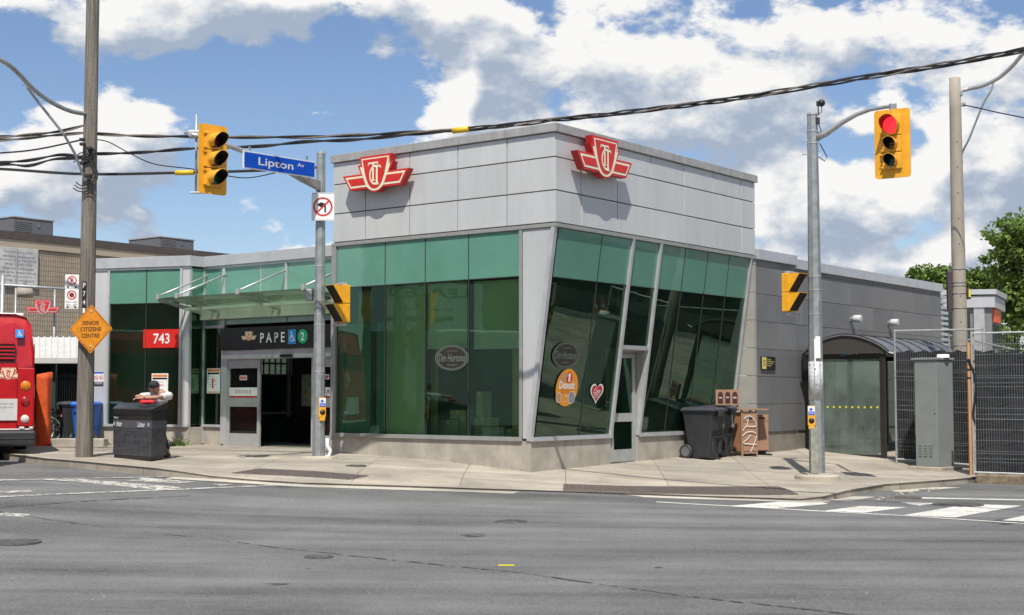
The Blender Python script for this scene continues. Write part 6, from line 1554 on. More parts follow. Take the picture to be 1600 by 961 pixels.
# dark wheelie cart and blue bin half hidden
def cart(label, loc, yaw, m_, scale=1, hx=None):
    t_ = thing('wheelie_bin', label, 'wheelie bin', loc, yaw); t_.scale = (scale,) * 3
    # local: front faces -y, wheels at +y ; body tapers
    mb = MB(); z0, z1 = .06, .98
    def ring_(z_, w0, y0, y1, r_=.04): 
        P = []
        for (sx, sy, a0) in ((1, 1, 0), (-1, 1, 90), (-1, -1, 180), (1, -1, 270)):
            for k in range(4): a = R(a0 + 30 * k); P.append(((w0 - r_) * sx + r_ * math.cos(a), ((y1 - r_) if sy > 0 else (y0 + r_)) + r_ * math.sin(a), z_))
        return P
    rows_ = [ring_(.02, .20, -.26, .18), ring_(.06, .215, -.27, .20), ring_(.30, .235, -.31, .24), ring_(.95, .285, -.38, .34), ring_(.955, .30, -.40, .36), ring_(1.0, .30, -.40, .36)]
    n_ = 16; vs = [v for r_ in rows_ for v in r_]; fs = [(i * n_ + j, i * n_ + (j + 1) % n_, (i + 1) * n_ + (j + 1) % n_, (i + 1) * n_ + j) for i in range(5) for j in range(n_)] + [tuple(range(n_ - 1, -1, -1)), tuple(range(5 * n_, 6 * n_))]
    mb.add(vs, fs)
    for sx in (-1, 1):   # side grip recess ribs at the front
        mb.bbox(sx * .13 - .05, sx * .13 + .05, -.345, -.25, .12, .42, .012)
    mb.build('body', m_, t_)
    mb = MB(); mb.box(-.16, .16, -.352, -.30, .46, .60); mb.build('grip_shade', mat('hollow_shade_black', (.002, .002, .002), .9), t_)  # black block paints the shade of the grip hollow
    mb = MB(); mb.box(-.17, .17, -.375, -.34, .455, .475); mb.bbox(-.10, .10, -.47, -.38, .88, 1.0, .02); mb.build('front_catch', m_, t_)
    mb = MB(); P0_ = ring_(1.0, .32, -.44, .38, .05); P1 = ring_(1.03, .32, -.44, .38, .05); P2 = ring_(1.075, .27, -.36, .34, .06); vs = P0_ + P1 + P2
    fs = [(i * n_ + j, i * n_ + (j + 1) % n_, (i + 1) * n_ + (j + 1) % n_, (i + 1) * n_ + j) for i in range(2) for j in range(n_)] + [tuple(range(n_ - 1, -1, -1)), tuple(range(2 * n_, 3 * n_))]; mb.add(vs, fs)
    mb.bbox(-.10, .10, -.30, .28, 1.07, 1.09, .005); mb.build('lid', mat(m_.name + '_lid', (.05, .052, .062), .45, var=.25, vscale=7) if m_ is M['binmat'] else m_, t_)
    mb = MB(); mb.tube([(-.24, .36, .98), (-.24, .45, 1.0), (.24, .45, 1.0), (.24, .36, .98)], .017, 8); mb.build('handle', m_, t_)
    for sx in (-1, 1):
        mb = MB(); m4 = Matrix.Translation((sx * .275, .25, .15)) @ Matrix.Rotation(R(90), 4, 'Y')
        mb.lathe([(.10, -.035), (.135, -.035), (.15, -.02), (.15, .02), (.135, .035), (.10, .035)], 24, 0, m4); mb.lathe([(0, -.025), (.10, -.035)], 24, 1, m4); mb.lathe([(0, .025), (.04, .04), (.05, .02), (.10, .035)], 24, 1, m4)
        mb.build('wheel', [M['blackplastic'], mat('hub_grey', (.13, .13, .135), .5)], t_)
    return t_
p = at_y(117, 682, 34.6); p.z = g(p.x, p.y); c_ = cart('dark wheelie bin with a small white label behind the wooden pole', tuple(p), R(-62), M['binmat'], .98)
mb = MB(); mb.box(-.12, .12, -.36, -.352, .70, .86, 0); mb.box(-.10, .10, -.364, -.36, .74, .80, 1); mb.build('label', [M['white'], M['red']], c_)
p = at_y(134.5, 683, 34.2); p.z = g(p.x, p.y); cart('blue wheelie bin peeping out on the right of the wooden pole', tuple(p), R(180), mat('bin_blue', (.01, .12, .52), .45), .98)
# low concrete kerb wall in front of them
p = at_y(80, 690, 33.2); p1 = at_y(164, 690, 33.2); t2 = MB(); t2.bbox(p.x, p1.x, 33.1, 33.5, 0, .44, .02); o = t2.build('low_wall', M['concrete']); tag(o, 'low concrete wall stub behind the wooden pole', 'wall')
# ============================================================ CARTS AND BROWN BINS ON THE RIGHT
# carts: front faces to the right of the photo
ca = R(52)
def gp(px, py): p = gnd(px, py, sz); return p
p = gp(1099, 716); cart('charcoal wheelie bin with closed lid, front one of the pair below the leaning glass', tuple(p + Vector((-.02, -.10, 0))), ca, M['binmat'], 1.06)
p = gp(1116, 711.5); cart('charcoal wheelie bin behind the first, tight against the brown litter station', tuple(p + Vector((.0, -.1, 0))), ca, M['binmat'], 1.06)
def chain(mb, P, n=14, r=.012):
    for i in range(n):
        q = P[0].lerp(P[1], i / n); mb.bbox(q.x - r, q.x + r, q.y - .006, q.y + .006, q.z - r * 1.2, q.z + r * .6, .002)
for (px, Yd, lab) in ((1126, 0, 'metal chain and padlock hanging from the lid of the front charcoal bin'), (1143, .3, 'metal chain hanging from the lid of the rear charcoal bin')):
    base = gp(1124, 714); a = at_y(px, 641, base.y - .28 + Yd); b = at_y(px + 2, 662, base.y - .28 + Yd); mb = MB(); chain(mb, (a, b)); mb.bbox(b.x - .035, b.x + .035, b.y - .015, b.y + .015, b.z - .08, b.z, .008); o = mb.build('chain', M['galvlight']); tag(o, lab, 'chain')
# brown wooden litter station, front panel faces the camera left
M['brown2'] = mat('brown_panel_door', (.32, .185, .115), .65, var=.12, vscale=2.5, streak=.2)
def station(pxl, pxr, pyb, pyt, label, yaw, graf, depth, doors=1, gapz=.0, Yoff=0.):
    p = gp((pxl + pxr) / 2, pyb); Y = p.y + Yoff; wv = (pxr - pxl) / F * Y; h_ = at_y(pxl, pyt, Y).z - p.z
    t_ = thing('litter_station', label, 'litter station', tuple(Vector((p.x, Y, p.z))), yaw)
    return t_, wv, h_
p = gp(1160, 713)
sa = R(8); bt_ = at_y(1160, 641, p.y).z - p.z
t = thing('litter_station', 'brown panelled outdoor litter station with white graffiti beside the wheelie bins', 'litter station', tuple(p), sa)
# local: front corner post at x=0,y=0 ; front face to +x (width .66), side face going to -x and back
Hs = bt_; fw = 22 / F * p.y / math.cos(sa)
mb = MB(); mb.bbox(-.03, .02, -.02, .04, 0, Hs, .006); mb.bbox(fw, fw + .035, -.02, .04, 0, Hs, .006); mb.bbox(-.37, -.31, .38, .44, 0, Hs, .006); mb.bbox(fw - .05, fw, .3, .36, 0, Hs, .006); mb.build('corner_post', M['brown'], t)
mb = MB(); mb.bbox(.022, fw - .002, -.005, .03, .06, Hs - .03, .004)
for x in (.36, .66): mb.box(.025 + (fw) * x - .004, .025 + fw * x + .004, -.012, -.004, .2, Hs - .24)
mb.bbox(.025, fw - .005, -.02, -.006, Hs - .26, Hs - .12, .003); mb.bbox(.025, fw - .005, -.02, -.006, .12, .20, .003); d_ = mb.build('door', M['brown2'], t)
mb = MB(); mb.bbox(fw * .42, fw * .72, -.035, -.02, Hs - .21, Hs - .175, .004); mb.build('handle', M['black'], d_)
g_ = [(.15, .93), (.55, 1.0), (.85, .9), (.7, .72), (.2, .62), (.1, .5), (.55, .62), (.95, .60), (.9, .45), (.3, .30), (.05, .28), (.5, .26), (1.0, .27), (.8, .12)]
def graf(mb, pts, ox, oz, sx, sz_, r=.0075, y=-.03): mb.tube(smooth([Vector((ox + a * sx, y, oz + b * sz_)) for a, b in pts], 6), r, 6)
mb = MB(); graf(mb, [(.1, .95), (.5, 1.02), (.8, .95), (.98, .75), (.3, .74), (.02, .62)], 0, .05, fw, Hs - .2); graf(mb, [(.0, .48), (.3, .58), (.7, .60), (1, .55)], 0, .05, fw, Hs - .2)
graf(mb, [(.6, .52), (.35, .4), (.05, .30), (.5, .27), (1., .26)], 0, .05, fw, Hs - .2); graf(mb, [(1, .5), (.92, .36), (.75, .2), (.55, .05)], 0, .05, fw, Hs - .2); graf(mb, [(.3, .75), (.45, .95)], 0, .05, fw, Hs - .2)
mb.build('graffiti', M['white'], d_)
mb = MB(); mb.prism([(-.05, .02, .12), (-.34, .40, .12), (-.34, .40, Hs - .05), (-.05, .02, Hs - .05)], 0, 0, (.03, .02, 0)); mb.build('side_panel', mat('brown_side', (.30, .14, .07), .7, var=.15), t)
mb = MB(); mb.prism([(-.03, 0, .10), (fw + .02, 0, .10), (fw, .36, .10), (-.33, .42, .10)], 0, 0, (0, 0, .03)); mb.prism([(-.08, -.06, Hs), (fw + .30, -.04, Hs), (fw + .28, .34, Hs), (-.38, .46, Hs)], 0, 0, (0, 0, .035)); mb.build('top_board', M['brown'], t)
# trio of stacked board frames on the top board
q = at_y(1137, 621, 31.2)
t2 = thing('slot_board', 'brown board with three dark arched openings and white words, upright behind the bins', 'board', tuple(q), R(4))
w_ = 38 / F * q.y; h_ = 24 / F * q.y; hp = q.z - (p.z + Hs + .035)
mb = MB(); mb.bbox(-w_ / 2, w_ / 2, 0, .03, -h_ / 2, h_ / 2, .004)
mb.build('frame', M['brown2'], t2)
for k in range(3):
    cx_ = (k - 1) * w_ * .30; mb = MB(); P = [(cx_ - w_ * .105, -h_ * .40), (cx_ + w_ * .105, -h_ * .40), (cx_ + w_ * .105, h_ * .15)] + [(cx_ + w_ * .105 * math.cos(a), h_ * .15 + h_ * .22 * math.sin(a)) for a in [R(20 * i) for i in range(1, 9)]] + [(cx_ - w_ * .105, h_ * .15)]
    m4 = basis((0, -.003, 0), (1, 0, 0), Z); mb.poly(P, 0, 0, m4); mb.text(['Litter', 'Paper', 'Bottles'][k], w_ * .13, h_ * .13, 1, m4, cx=cx_, cy=-h_ * .0, z=.003, bold=.01); mb.build('opening', [mat('maroon_dark', (.045, .012, .015), .6), M['white']], t2)
mb = MB(); mb.box(-w_ / 2 + .02, -w_ / 2 + .06, .03, .07, -hp, h_ / 2); mb.box(w_ / 2 - .06, w_ / 2 - .02, .03, .07, -hp, h_ / 2); mb.build('leg', M['brown'], t2)
# second brown unit to the right
p2 = gp(1191, 711.5); t3 = thing('litter_station', 'clean brown panelled litter cabinet against the tile wall, right of the graffiti one', 'litter station', tuple(p2 + Vector((0, .02, 0))), R(4))
fw2 = 21 / F * p2.y; H2 = at_y(1190, 648, p2.y).z - p2.z
mb = MB(); mb.bbox(-fw2 / 2, fw2 / 2, 0, .3, .10, H2, .006); mb.build('body', M['brown'], t3)
mb = MB(); mb.bbox(-fw2 / 2 + .005, fw2 / 2 - .005, -.02, .0, .12, H2 - .02, .004)
for x in (-.17, .17): mb.box(x * fw2 - .004, x * fw2 + .004, -.026, -.018, .2, H2 - .16)
mb.bbox(-fw2 / 2 + .005, fw2 / 2 - .005, -.03, -.02, H2 - .14, H2 - .03, .003); d_ = mb.build('door', M['brown2'], t3); mb = MB(); mb.bbox(-.07, .07, -.045, -.03, H2 - .10, H2 - .06, .004); mb.build('handle', M['black'], d_)
mb = MB(); mb.box(-fw2 / 2 - .1, fw2 / 2 + .1, .05, .3, 0, .03); mb.box(-.12, .12, .1, .25, .03, .10); mb.build('base', M['black'], t3)

# unseen van added outside the frame to cast shade on the near left kerb
vz = rz(-11, 25)
t = thing('shade_van', 'tall white box van added unseen past the left edge to cast shade on the kerb', 'van', (-9.95, 25.2, vz), R(90))
mb = MB(); mb.bbox(-1.3, 1.3, 0, 4.6, .55, 3.1, .05); mb.build('box_body', M['white'], t)
mb = MB(); mb.prism([(-1.15, 4.62, .5), (-1.15, 6.3, .5), (-1.15, 6.3, 1.3), (-1.15, 5.7, 2.2), (-1.15, 4.62, 2.3)], 0, 0, (2.3, 0, 0)); mb.build('cab', M['white'], t)
mb = MB(); mb.prism([(-1.05, 6.28, 1.36), (-1.05, 5.74, 2.14), (-1.05, 5.70, 2.14), (-1.05, 6.24, 1.36)], 0, 0, (2.1, 0, 0)); mb.build('windscreen', mat('bus_window', (.02, .025, .028), .08), t)
for sx in (-1.05, 1.05):
    for yy in (1.1, 5.3): mb = MB(); mb.lathe([(0, -.11), (.24, -.12), (.37, -.10), (.37, .10), (.24, .12), (0, .11)], 20, M4=Matrix.Translation((sx, yy, .37)) @ Matrix.Rotation(R(90), 4, 'Y')); mb.build('wheel', M['blackplastic'], t)
# ============================================================ BUS SHELTER
P = gnd(1381, 716, sz)
t = thing('bus_shelter', 'dark framed glass bus shelter with curved roof behind the right hand pole', 'bus shelter', tuple(P), BANG)
# local: x along UR (away), y along UL (to the left, away). near end in plane x=0
zt_ = at_y(1381, 556, P.y).z - P.z; SW, SL = 1.85, 4.6
M['bronze'] = mat('bronze_frame', (.035, .028, .025), .45, .3, var=.2)
for x in (0, SL / 2, SL):
    for y in (0, SW):
        mb = MB(); mb.bbox(x - .05, x + .05, y - .07, y + .05, -.05, zt_, .008); mb.build('post', M['bronze'], t)
mb = MB()
mb.bbox(-.06, .0, -.12, SW + .1, zt_ - .02, zt_ + .16, .006); mb.bbox(SL, SL + .06, -.12, SW + .1, zt_ - .02, zt_ + .16, .006); mb.bbox(.0, SL, -.12, -.06, zt_ - .02, zt_ + .10, .006); mb.bbox(0, SL, SW + .04, SW + .1, zt_ - .02, zt_ + .10, .006); mb.build('fascia', M['bronze'], t)
def arch(u): return math.sin(math.pi * u)
n = 14; rise = .42; yA, yB = -.20, SW + .18
pts = [(yA + (yB - yA) * i / n, zt_ + .08 + rise * arch(i / n) ** .8) for i in range(n + 1)]
mb = MB()
for i in range(n):
    (y0, z0), (y1, z1) = pts[i], pts[i + 1]
    mb.slab([(-.14, y0, z0), (SL + .14, y0, z0), (SL + .14, y1, z1), (-.14, y1, z1)], (0, 0, .035))
mb.build('roof', mat('roof_skin', (.20, .205, .21), .4, .4, var=.12), t)
mb = MB()
for k in range(7):
    x = -.1 + k * (SL + .2) / 6
    mb.tube([(x, y, z + .04) for y, z in pts], .022, 6)
mb.build('roof_rib', M['bronze'], t)
mb = MB(); P_ = [(-.10, y, z) for y, z in pts]; mb.prism(P_ + [(-.10, yB, zt_ + .06), (-.10, yA, zt_ + .06)], 0, 0, (.04, 0, 0)); mb.build('gable', mat('gable_dark', (.05, .045, .04), .5), t)
m4 = basis((-.066, .55, zt_ + .075), (0, -1, 0), Z)
mb = MB(); graf(mb, [(.0, .4), (.2, .9), (.35, .2), (.5, .9), (.6, .1), (.8, .8), (1, .3)], 0, 0, .5, .09, .006, 0) if False else None
for pts_, ox, sx, mi in (([(0, .3), (.15, .9), (.3, .1), (.45, .8), (.6, .2), (.8, .9), (1, .2), (.2, .05)], .55, .32, 0), ([(0, .9), (.2, .1), (.3, .8), (.5, .2), (.7, .8), (1, .1)], .28, .22, 1), ([(0, .4), (.2, .7), (.3, .2), (.45, .8), (.5, .2), (.7, .7), (.75, .2), (1, .6), (.6, .4), (.1, .5)], -.40, .55, 1)):
    mb.tube([m4 @ Vector((-ox + a * sx - .0, (b - .5) * .09, .0)) for a, b in pts_], .008, 5, mi=mi)
mb.build('graffiti', [mat('paint_cyan', (.02, .35, .62), .5), M['white']], t)
# glass
def sgl(a, b, z0=.18, z1=None):
    mb = MB(); z1_ = z1 or zt_ - .04; mb.quad([(a[0], a[1], z0), (b[0], b[1], z0), (b[0], b[1], z1_), (a[0], a[1], z1_)]); return mb.build('glass_pane', M['shelterglass'], t)
sgl((0, SW - .05), (0, .05), .06); sgl((.05, SW), (SL / 2 - .05, SW)); sgl((SL / 2 + .05, SW), (SL - .05, SW)); sgl((SL, .05), (SL, SW - .05)); sgl((SL * .5 + .05, 0), (SL - .05, 0))
mb = MB()
for y in (.05, ): pass
each('glass_channel', M['bronze'], t, [lambda q: q.box(-.02, .02, .05, SW - .05, .04, .07), lambda q: q.box(-.02, .02, .05, SW - .05, zt_ - .06, zt_ - .02)])
M['dot'] = mat('dot_yellow', (.62, .58, .02), .5)
mb = MB(); zd = at_y(1381, 636.5, P.y).z - P.z
for k in range(11): mb.disc(.028, 0, 14, 0, basis((-.006, .14 + k * .16, zd), (0, -1, 0), Z))
mb.build('safety_dots', M['dot'], t); mb = MB()
for k in range(11): mb.disc(.028, 0, 14, 0, basis((.2 + k * .19, SW - .008, zd), (1, 0, 0), Z))
for k in range(9): mb.disc(.028, 0, 14, 0, basis((SL / 2 + .2 + k * .19, -.008, zd), (1, 0, 0), Z))
mb.build('safety_dots', M['dot'], t)
# bench with looped arms
tb = thing('bench', 'black steel bench with looped arms inside the glass shelter', 'bench', tuple(P + UR * .85 + UL * .95), BANG)
for y in (-.45, 0, .45):
    mb = MB(); mb.tube(smooth([Vector((-.25, y, 0)), Vector((-.25, y, .5)), Vector((-.16, y, .66)), Vector((0, y, .70)), Vector((.16, y, .66)), Vector((.25, y, .5)), Vector((.25, y, 0))], 5), .022, 8); mb.build('looped_arm', M['black'], tb)
mb = MB()
for k in range(5): mb.bbox(-.22 + k * .09, -.16 + k * .09, -.5, .5, .43, .455, .006)
mb.build('seat', M['black'], tb)
# ============================================================ CABINET
a, b, c_ = gnd(1429, 733, sz), gnd(1466, 735.5, sz), gnd(1489.5, 730, sz)
P = b.copy(); P.z = sz(b.x, b.y) + .06
cx0 = Vector((a.x - b.x, a.y - b.y, 0)); cy0 = Vector((c_.x - b.x, c_.y - b.y, 0)); wA = cx0.length
ex = Vector((.643, -.766, 0)); wA = .56
yaw = math.atan2(ex.y, ex.x); ey = Vector((-ex.y, ex.x, 0)); 
H_ = at_y(1466, 560, P.y).z - P.z; dA = .64
t = thing('utility_cabinet', 'tall grey-green metal utility cabinet on a concrete pad by the fence', 'utility cabinet', tuple(P), yaw)
# x from -wA to 0 is front, depth +y
mb = MB(); mb.bbox(-wA, 0, 0, dA, .02, H_ - .03, .012); mb.box(-wA - .001, .001, -.001, dA, .60, .604); mb.build('body', M['cabinet'], t)
mb = MB(); mb.bbox(-wA - .07, .03, -.03, dA + .03, H_ - .03, H_ + .02, .008); mb.build('lid', M['cabinet'], t)
mb = MB(); mb.lathe([(.0, .08), (.13, .075), (.14, .0)], 18, M4=Matrix.Translation((-.05, dA * .55, H_ + .02))); mb.build('cap', M['white'], t)
mb = MB()
for k in range(3):
    for j in range(8): mb.prism([(-wA * .86 + k * wA * .24, -.003, .24 + j * .035), (-wA * .86 + k * wA * .24 + wA * .15, -.003, .24 + j * .035), (-wA * .86 + k * wA * .24 + wA * .15, -.018, .258 + j * .035), (-wA * .86 + k * wA * .24, -.018, .258 + j * .035)], 0, 0, (0, .004, .008))
mb.build('louvre', mat('louvre_pale', (.27, .30, .29), .5), t)
mb = MB(); mb.bbox(-wA - .02, -wA + .0, .02, .06, .7, H_ - .15, .004); mb.bbox(-.06, -.03, -.02, .0, 1.2, 1.35, .005); mb.build('door_edge', M['cabinet'], t)
mb = MB(); mb.bbox(-wA - .16, .12, -.12, dA + .14, -.25, 0.02, .02); mb.build('pad', M['kerb'], t)
# ============================================================ FENCES
M['mesh'] = mat('fence_wire', (.30, .31, .31), .45, .5, var=.1)
def screenmat():
    m_ = mat('screen_cloth', (.016, .017, .019), .85, var=.35, vscale=3, bump=.3, bscale=10); return m_
def wire_panel(name, label, A, B, zt0, zt1, zb0, zb1, screen=True, top_screen=None, pitch=.052, extra=None):
    # A,B ground xy ; panel from A to B
    t_ = thing(name, label, 'fence panel', (A.x, A.y, 0))
    L_ = Vector((B.x - A.x, B.y - A.y, 0)); n = L_.length; u = L_ / n; nn = Vector((u.y, -u.x, 0))
    if nn.y > 0: nn = -nn
    P = lambda s, f, d=0.: Vector((u.x * s * n, u.y * s * n, 0)) + nn * d + Z * ((zb0 + (zb1 - zb0) * s) * (1 - f) + (zt0 + (zt1 - zt0) * s) * f)
    for s in (0, 1):
        mb = MB(); b_ = P(s, 0); mb.tube([b_ - Z * .14, P(s, 1) + Z * .03], .024, 8); mb.build('post', M['galvlight'], t_)
    for f in (0.0, 1.0):
        mb = MB(); mb.tube([P(0, f), P(1, f)], .020, 8); mb.build('rail', M['galvlight'], t_)
    mb = MB(); k = int(n / pitch)
    for i in range(k + 1):
        s = i / k; mb.tube([P(s, 0, .004), P(s, 1, .004)], .0025, 4, caps=False)
    mb.build('vertical_wires', M['mesh'], t_)
    mb = MB(); rows = 13
    fl = [i / rows for i in range(rows + 1)]
    for f in list(fl): 
        mb.tube([P(0, f, .010), P(1, f, .010)], .0034, 4, caps=False)
    for f in (.12, .40, .66, .90):
        for df in (-.018, .018): mb.tube([P(0, f + df, .028), P(1, f + df, .028)], .0036, 4, caps=False)
    mb.build('horizontal_wires', M['mesh'], t_)
    if screen:
        mb = MB(); nx, nz = 30, 10; vs = []; fs = []; ft = top_screen or .84
        for i in range(nx + 1):
            for j in range(nz + 1):
                s, f = i / nx, j / nz * ft; w = -.06 - .025 * math.sin(i * .9 + j * .4) - .03 * math.sin(i * .37 - j * .8 + A.x)
                sag = -.010 * math.sin(i * 1.1) - .006 * math.sin(i * 2.3) if j == nz else 0
                vs.append(P(s, f + sag, w))
        for i in range(nx):
            for j in range(nz): fs.append((i * (nz + 1) + j, (i + 1) * (nz + 1) + j, (i + 1) * (nz + 1) + j + 1, i * (nz + 1) + j + 1))
        mb.add(vs, fs, 0, True); mb.build('screen_cloth', screenmat(), t_)
    return t_
A = at_y(1401, 715, 32.2); B = at_y(1540, 727, 31.1)
wire_panel('wire_fence', 'galvanised wire fence panel with black screen behind the grey-green cabinet', A, B, at_y(1401, 517, 32.2).z, at_y(1540, 514.5, 31.1).z, at_y(1401, 717, 32.2).z, at_y(1540, 728, 31.1).z, top_screen=.84)
A = at_y(1522, 745, 29.3); B = at_y(1720, 752, 28.6)
wire_panel('wire_fence', 'galvanised wire fence panel standing on the weathered beam at the right edge', A, B, at_y(1522, 521, 29.3).z, at_y(1720, 516, 28.6).z, at_y(1522, 738, 29.3).z, at_y(1720, 745, 28.6).z, top_screen=.865)
A = at_y(1484, 560, 35.5); B = at_y(1584, 560, 33)
wire_panel('wire_fence', 'unscreened wire fence panel seen behind the other two at the right', A, B, at_y(1484, 524, 35.5).z, at_y(1584, 546, 33).z, .1, .1, screen=False, pitch=.09)
A2 = at_y(1720, 752, 28.6)
wire_panel('wire_fence', 'galvanised wire fence panel continuing beyond the right edge of the picture', A2, A2 + Vector((4, -.3, 0)), 2.82, 2.82, -.1, -.1, top_screen=.86, pitch=.1)
q = gnd(1521, 752, rz); t = thing('wooden_stake', 'orange-brown timber stake wired to the fence post at the right', 'stake', (q.x, q.y - .1, q.z))
zt_ = at_y(1516, 535, q.y - .1).z - q.z
mb = MB(); mb.bbox(-.11, -.055, -.02, .03, 0, zt_, .004); mb.build('timber', mat('stake_wood', (.48, .25, .10), .75, var=.2, vscale=6, streak=.1), t)
mb = MB(); mb.tube([(-.0, 0, .02), (.03, -.0, zt_ * .6), (.02, 0, zt_ + .12)], .022, 8); mb.build('pipe', mat('rusty_pipe', (.33, .24, .17), .7, col2=(.55, .5, .44), vscale=9), t)
mb = MB(); 
for zz in (.86, .80, .74): mb.bbox(-.12, .05, -.035, .035, zt_ * zz, zt_ * zz + .03, .005)
mb.tube(smooth([Vector((-.1, -.03, zt_ * .88)), Vector((.05, -.04, zt_ * .7)), Vector((-.02, -.04, zt_ * .5)), Vector((.0, -.03, zt_ * .42))], 5), .028, 8); mb.build('binding', M['black'], t)
# weathered beam under the right panel
A = gnd(1526, 756, rz); B = gnd(1720, 762, rz); u = (B - A); L_ = math.hypot(u.x, u.y); t = thing('timber_beam', 'weathered mossy beam on the road under the right hand fence panel', 'beam', (A.x, A.y, A.z), math.atan2(u.y, u.x))
mb = MB(); n = 24; vs = []; fs = []
for i in range(n + 1):
    x = L_ * i / n; j = lambda: random.uniform(-.012, .012)
    zo = rz(A.x + u.x * i / n, A.y + u.y * i / n) - A.z
    for (y, z_) in ((0, -.02), (0, .17), (.03, .20), (.25, .20), (.28, .17), (.28, -.02)): vs.append((x, y + j(), z_ + zo + (j() if z_ > 0 else 0)))
for i in range(n):
    for k in range(6): fs.append((i * 6 + k, (i + 1) * 6 + k, (i + 1) * 6 + (k + 1) % 6, i * 6 + (k + 1) % 6))
fs += [tuple(range(6)), tuple(range(n * 6 + 5, n * 6 - 1, -1))]; mb.add(vs, fs); mb.build('beam', mat('mossy_beam', (.10, .065, .035), .9, col2=(.26, .22, .15), vscale=6, bump=.6, bscale=30), t)
# ============================================================ CONCRETE LAMP POLE
CYd = 33.0; p = at_y(1500, 530, CYd); t = thing('lamp_pole', 'tall tan concrete lamp pole rising behind the wire fence', 'lamp pole', (p.x, p.y, 0))
zt_ = at_y(1490, 122, CYd).z; mb = MB(); r1 = 8.6 / F * CYd; r0 = 12.8 / F * CYd; mb.tube([(0, 0, -.3 + (zt_ + .3) * k / 12) for k in range(13)], [r0 + (r1 - r0) * k / 12 for k in range(13)], 22); mb.build('shaft', M['concpole'], t)
for k in range(9): mb = MB(); mb.lathe([(0, .012), (.012, .01), (.014, 0)], 8, M4=basis((-.02, -r0 + .0 - .0 + (r0 - r1) * (.35 + .07 * k), 2.6 + k * .62), (1, 0, 0), Z)); mb.build('bolt_hole', M['black'], t)
for pyy in (421, 442, 447, 459, 482, 540):
    zz = at_y(1490, pyy, CYd).z; rr = r0 + (r1 - r0) * (zz + .3) / (zt_ + .3) + .006; mb = MB(); mb.tube([(0, 0, zz - .012), (0, 0, zz + .012)], rr, 20); mb.build('strap', M['alum_dark'], t)
z0, z1 = at_y(1490, 484, CYd).z, at_y(1490, 424, CYd).z; mb = MB(); mb.bbox(-r0 - .09, -r0 + .02, -.06, .06, z0, z1, .01); mb.bbox(r0 - .03, r0 + .06, -.1, .06, z0 + .25, z1 - .42, .01); mb.build('junction_box', mat('box_maroon', (.06, .04, .045), .6), t)
mb = MB(); mb.box(r0 - .0, r0 + .05, -.105, -.1, z0 + .3, z0 + .48); mb.build('warning_label', mat('label_yellow', (.65, .6, .02), .5), t)
mb = MB(); mb.tube(smooth([at_y(1500, 142, CYd), at_y(1513, 139, CYd), at_y(1535, 134, CYd - .3), at_y(1560, 122, CYd - .6), at_y(1582, 103, CYd - .9), at_y(1605, 78, CYd - 1.3), at_y(1650, 50, CYd - 2)]), .05, 10); mb.build('lamp_arm', M['galvlight'], t, world=True)
mb = MB(); mb.tube(smooth([at_y(1552, 129, CYd - .5), at_y(1548, 142, CYd - .5), at_y(1535, 165, CYd - .4), at_y(1515, 215, CYd - .2), at_y(1503, 240, CYd), at_y(1504, 255, CYd)]), .024, 8); mb.build('arm_brace', M['galv'], t, world=True)
mb = MB(); q = at_y(1500, 146, CYd - .05); mb.bbox(q.x - .16, q.x + .05, q.y - .06, q.y + .06, q.z - .06, q.z + .06, .01); q = at_y(1505, 163, CYd - .05); mb.bbox(q.x - .1, q.x + .05, q.y - .04, q.y + .04, q.z - .05, q.z + .05, .01); mb.build('bracket', M['galv'], t, world=True)
# ============================================================ OVERHEAD CABLES
def cable(label, px, Y0, Y1, strands=3, r=.022, spread=.035, tw=.55, mats=None, grp='overhead cables'):
    P = smooth([at_y(x, y, Y0 + (Y1 - Y0) * (x - px[0][0]) / (px[-1][0] - px[0][0])) for x, y in px], 8)
    dist = [0]
    for i in range(1, len(P)): dist.append(dist[-1] + (P[i] - P[i - 1]).length)
    n = max(40, int(dist[-1] / .12)); Q = []; j = 0
    for k in range(n + 1):
        d = dist[-1] * k / n
        while j < len(P) - 2 and dist[j + 1] < d: j += 1
        Q.append(P[j].lerp(P[j + 1], (d - dist[j]) / max(1e-6, dist[j + 1] - dist[j])))
    t_ = thing('overhead_cable', label, 'cable', tuple(Q[0]), group=grp)
    for s in range(strands):
        pts = []
        for k, q in enumerate(Q):
            d = dist[-1] * k / n; tan = (Q[min(k + 1, n)] - Q[max(k - 1, 0)]).normalized(); side = tan.cross(Z).normalized(); up = side.cross(tan)
            a = d / tw * math.pi + 2 * math.pi * s / strands + .5 * math.sin(d * .7 + s)
            sp = spread if strands > 1 else 0
            pts.append(q + side * sp * math.cos(a) + up * sp * math.sin(a))
        mb = MB(); mb.tube(pts, r, 6); mb.build('strand', (mats or [M['cable']])[s % len(mats or [1])], t_, world=True)
    return t_
tan_ = [M['cable'], M['cabletan'], M['cable']]
YR = 19.0
cable('thick twisted overhead cable bundle sweeping up to the top right corner', [(718, 203), (800, 195), (870, 187), (1000, 173), (1150, 154), (1320, 126), (1480, 100), (1600, 78), (1760, 45)], 24.6, 18.2, 4, .015, .032, 1.1, [M['cable'], M['cabletan'], M['cable'], M['cable']], None)
cable('upper twisted overhead cable running right from the wooden pole over the signal', [(141, 208), (200, 212), (300, 213.5), (450, 214.5), (560, 211), (640, 207), (722, 203)], 27.9, 24.6, 2, .019, .018, 1.1, tan_, None)
cable('second twisted overhead cable just under the upper one, right of the wooden pole', [(141, 240), (180, 240), (240, 237), (300, 232), (400, 229), (470, 222), (560, 218), (640, 210), (722, 204)], 27.9, 24.6, 2, .019, .018, .9, None, None)
cable('low dark overhead cable with a yellow guard crossing behind the left signal', [(-120, 260), (0, 264), (132, 272), (275, 270), (390, 267), (480, 262.5), (497, 261.5)], 29.2, 28.8, 1, .030, 0, 1, None, None)
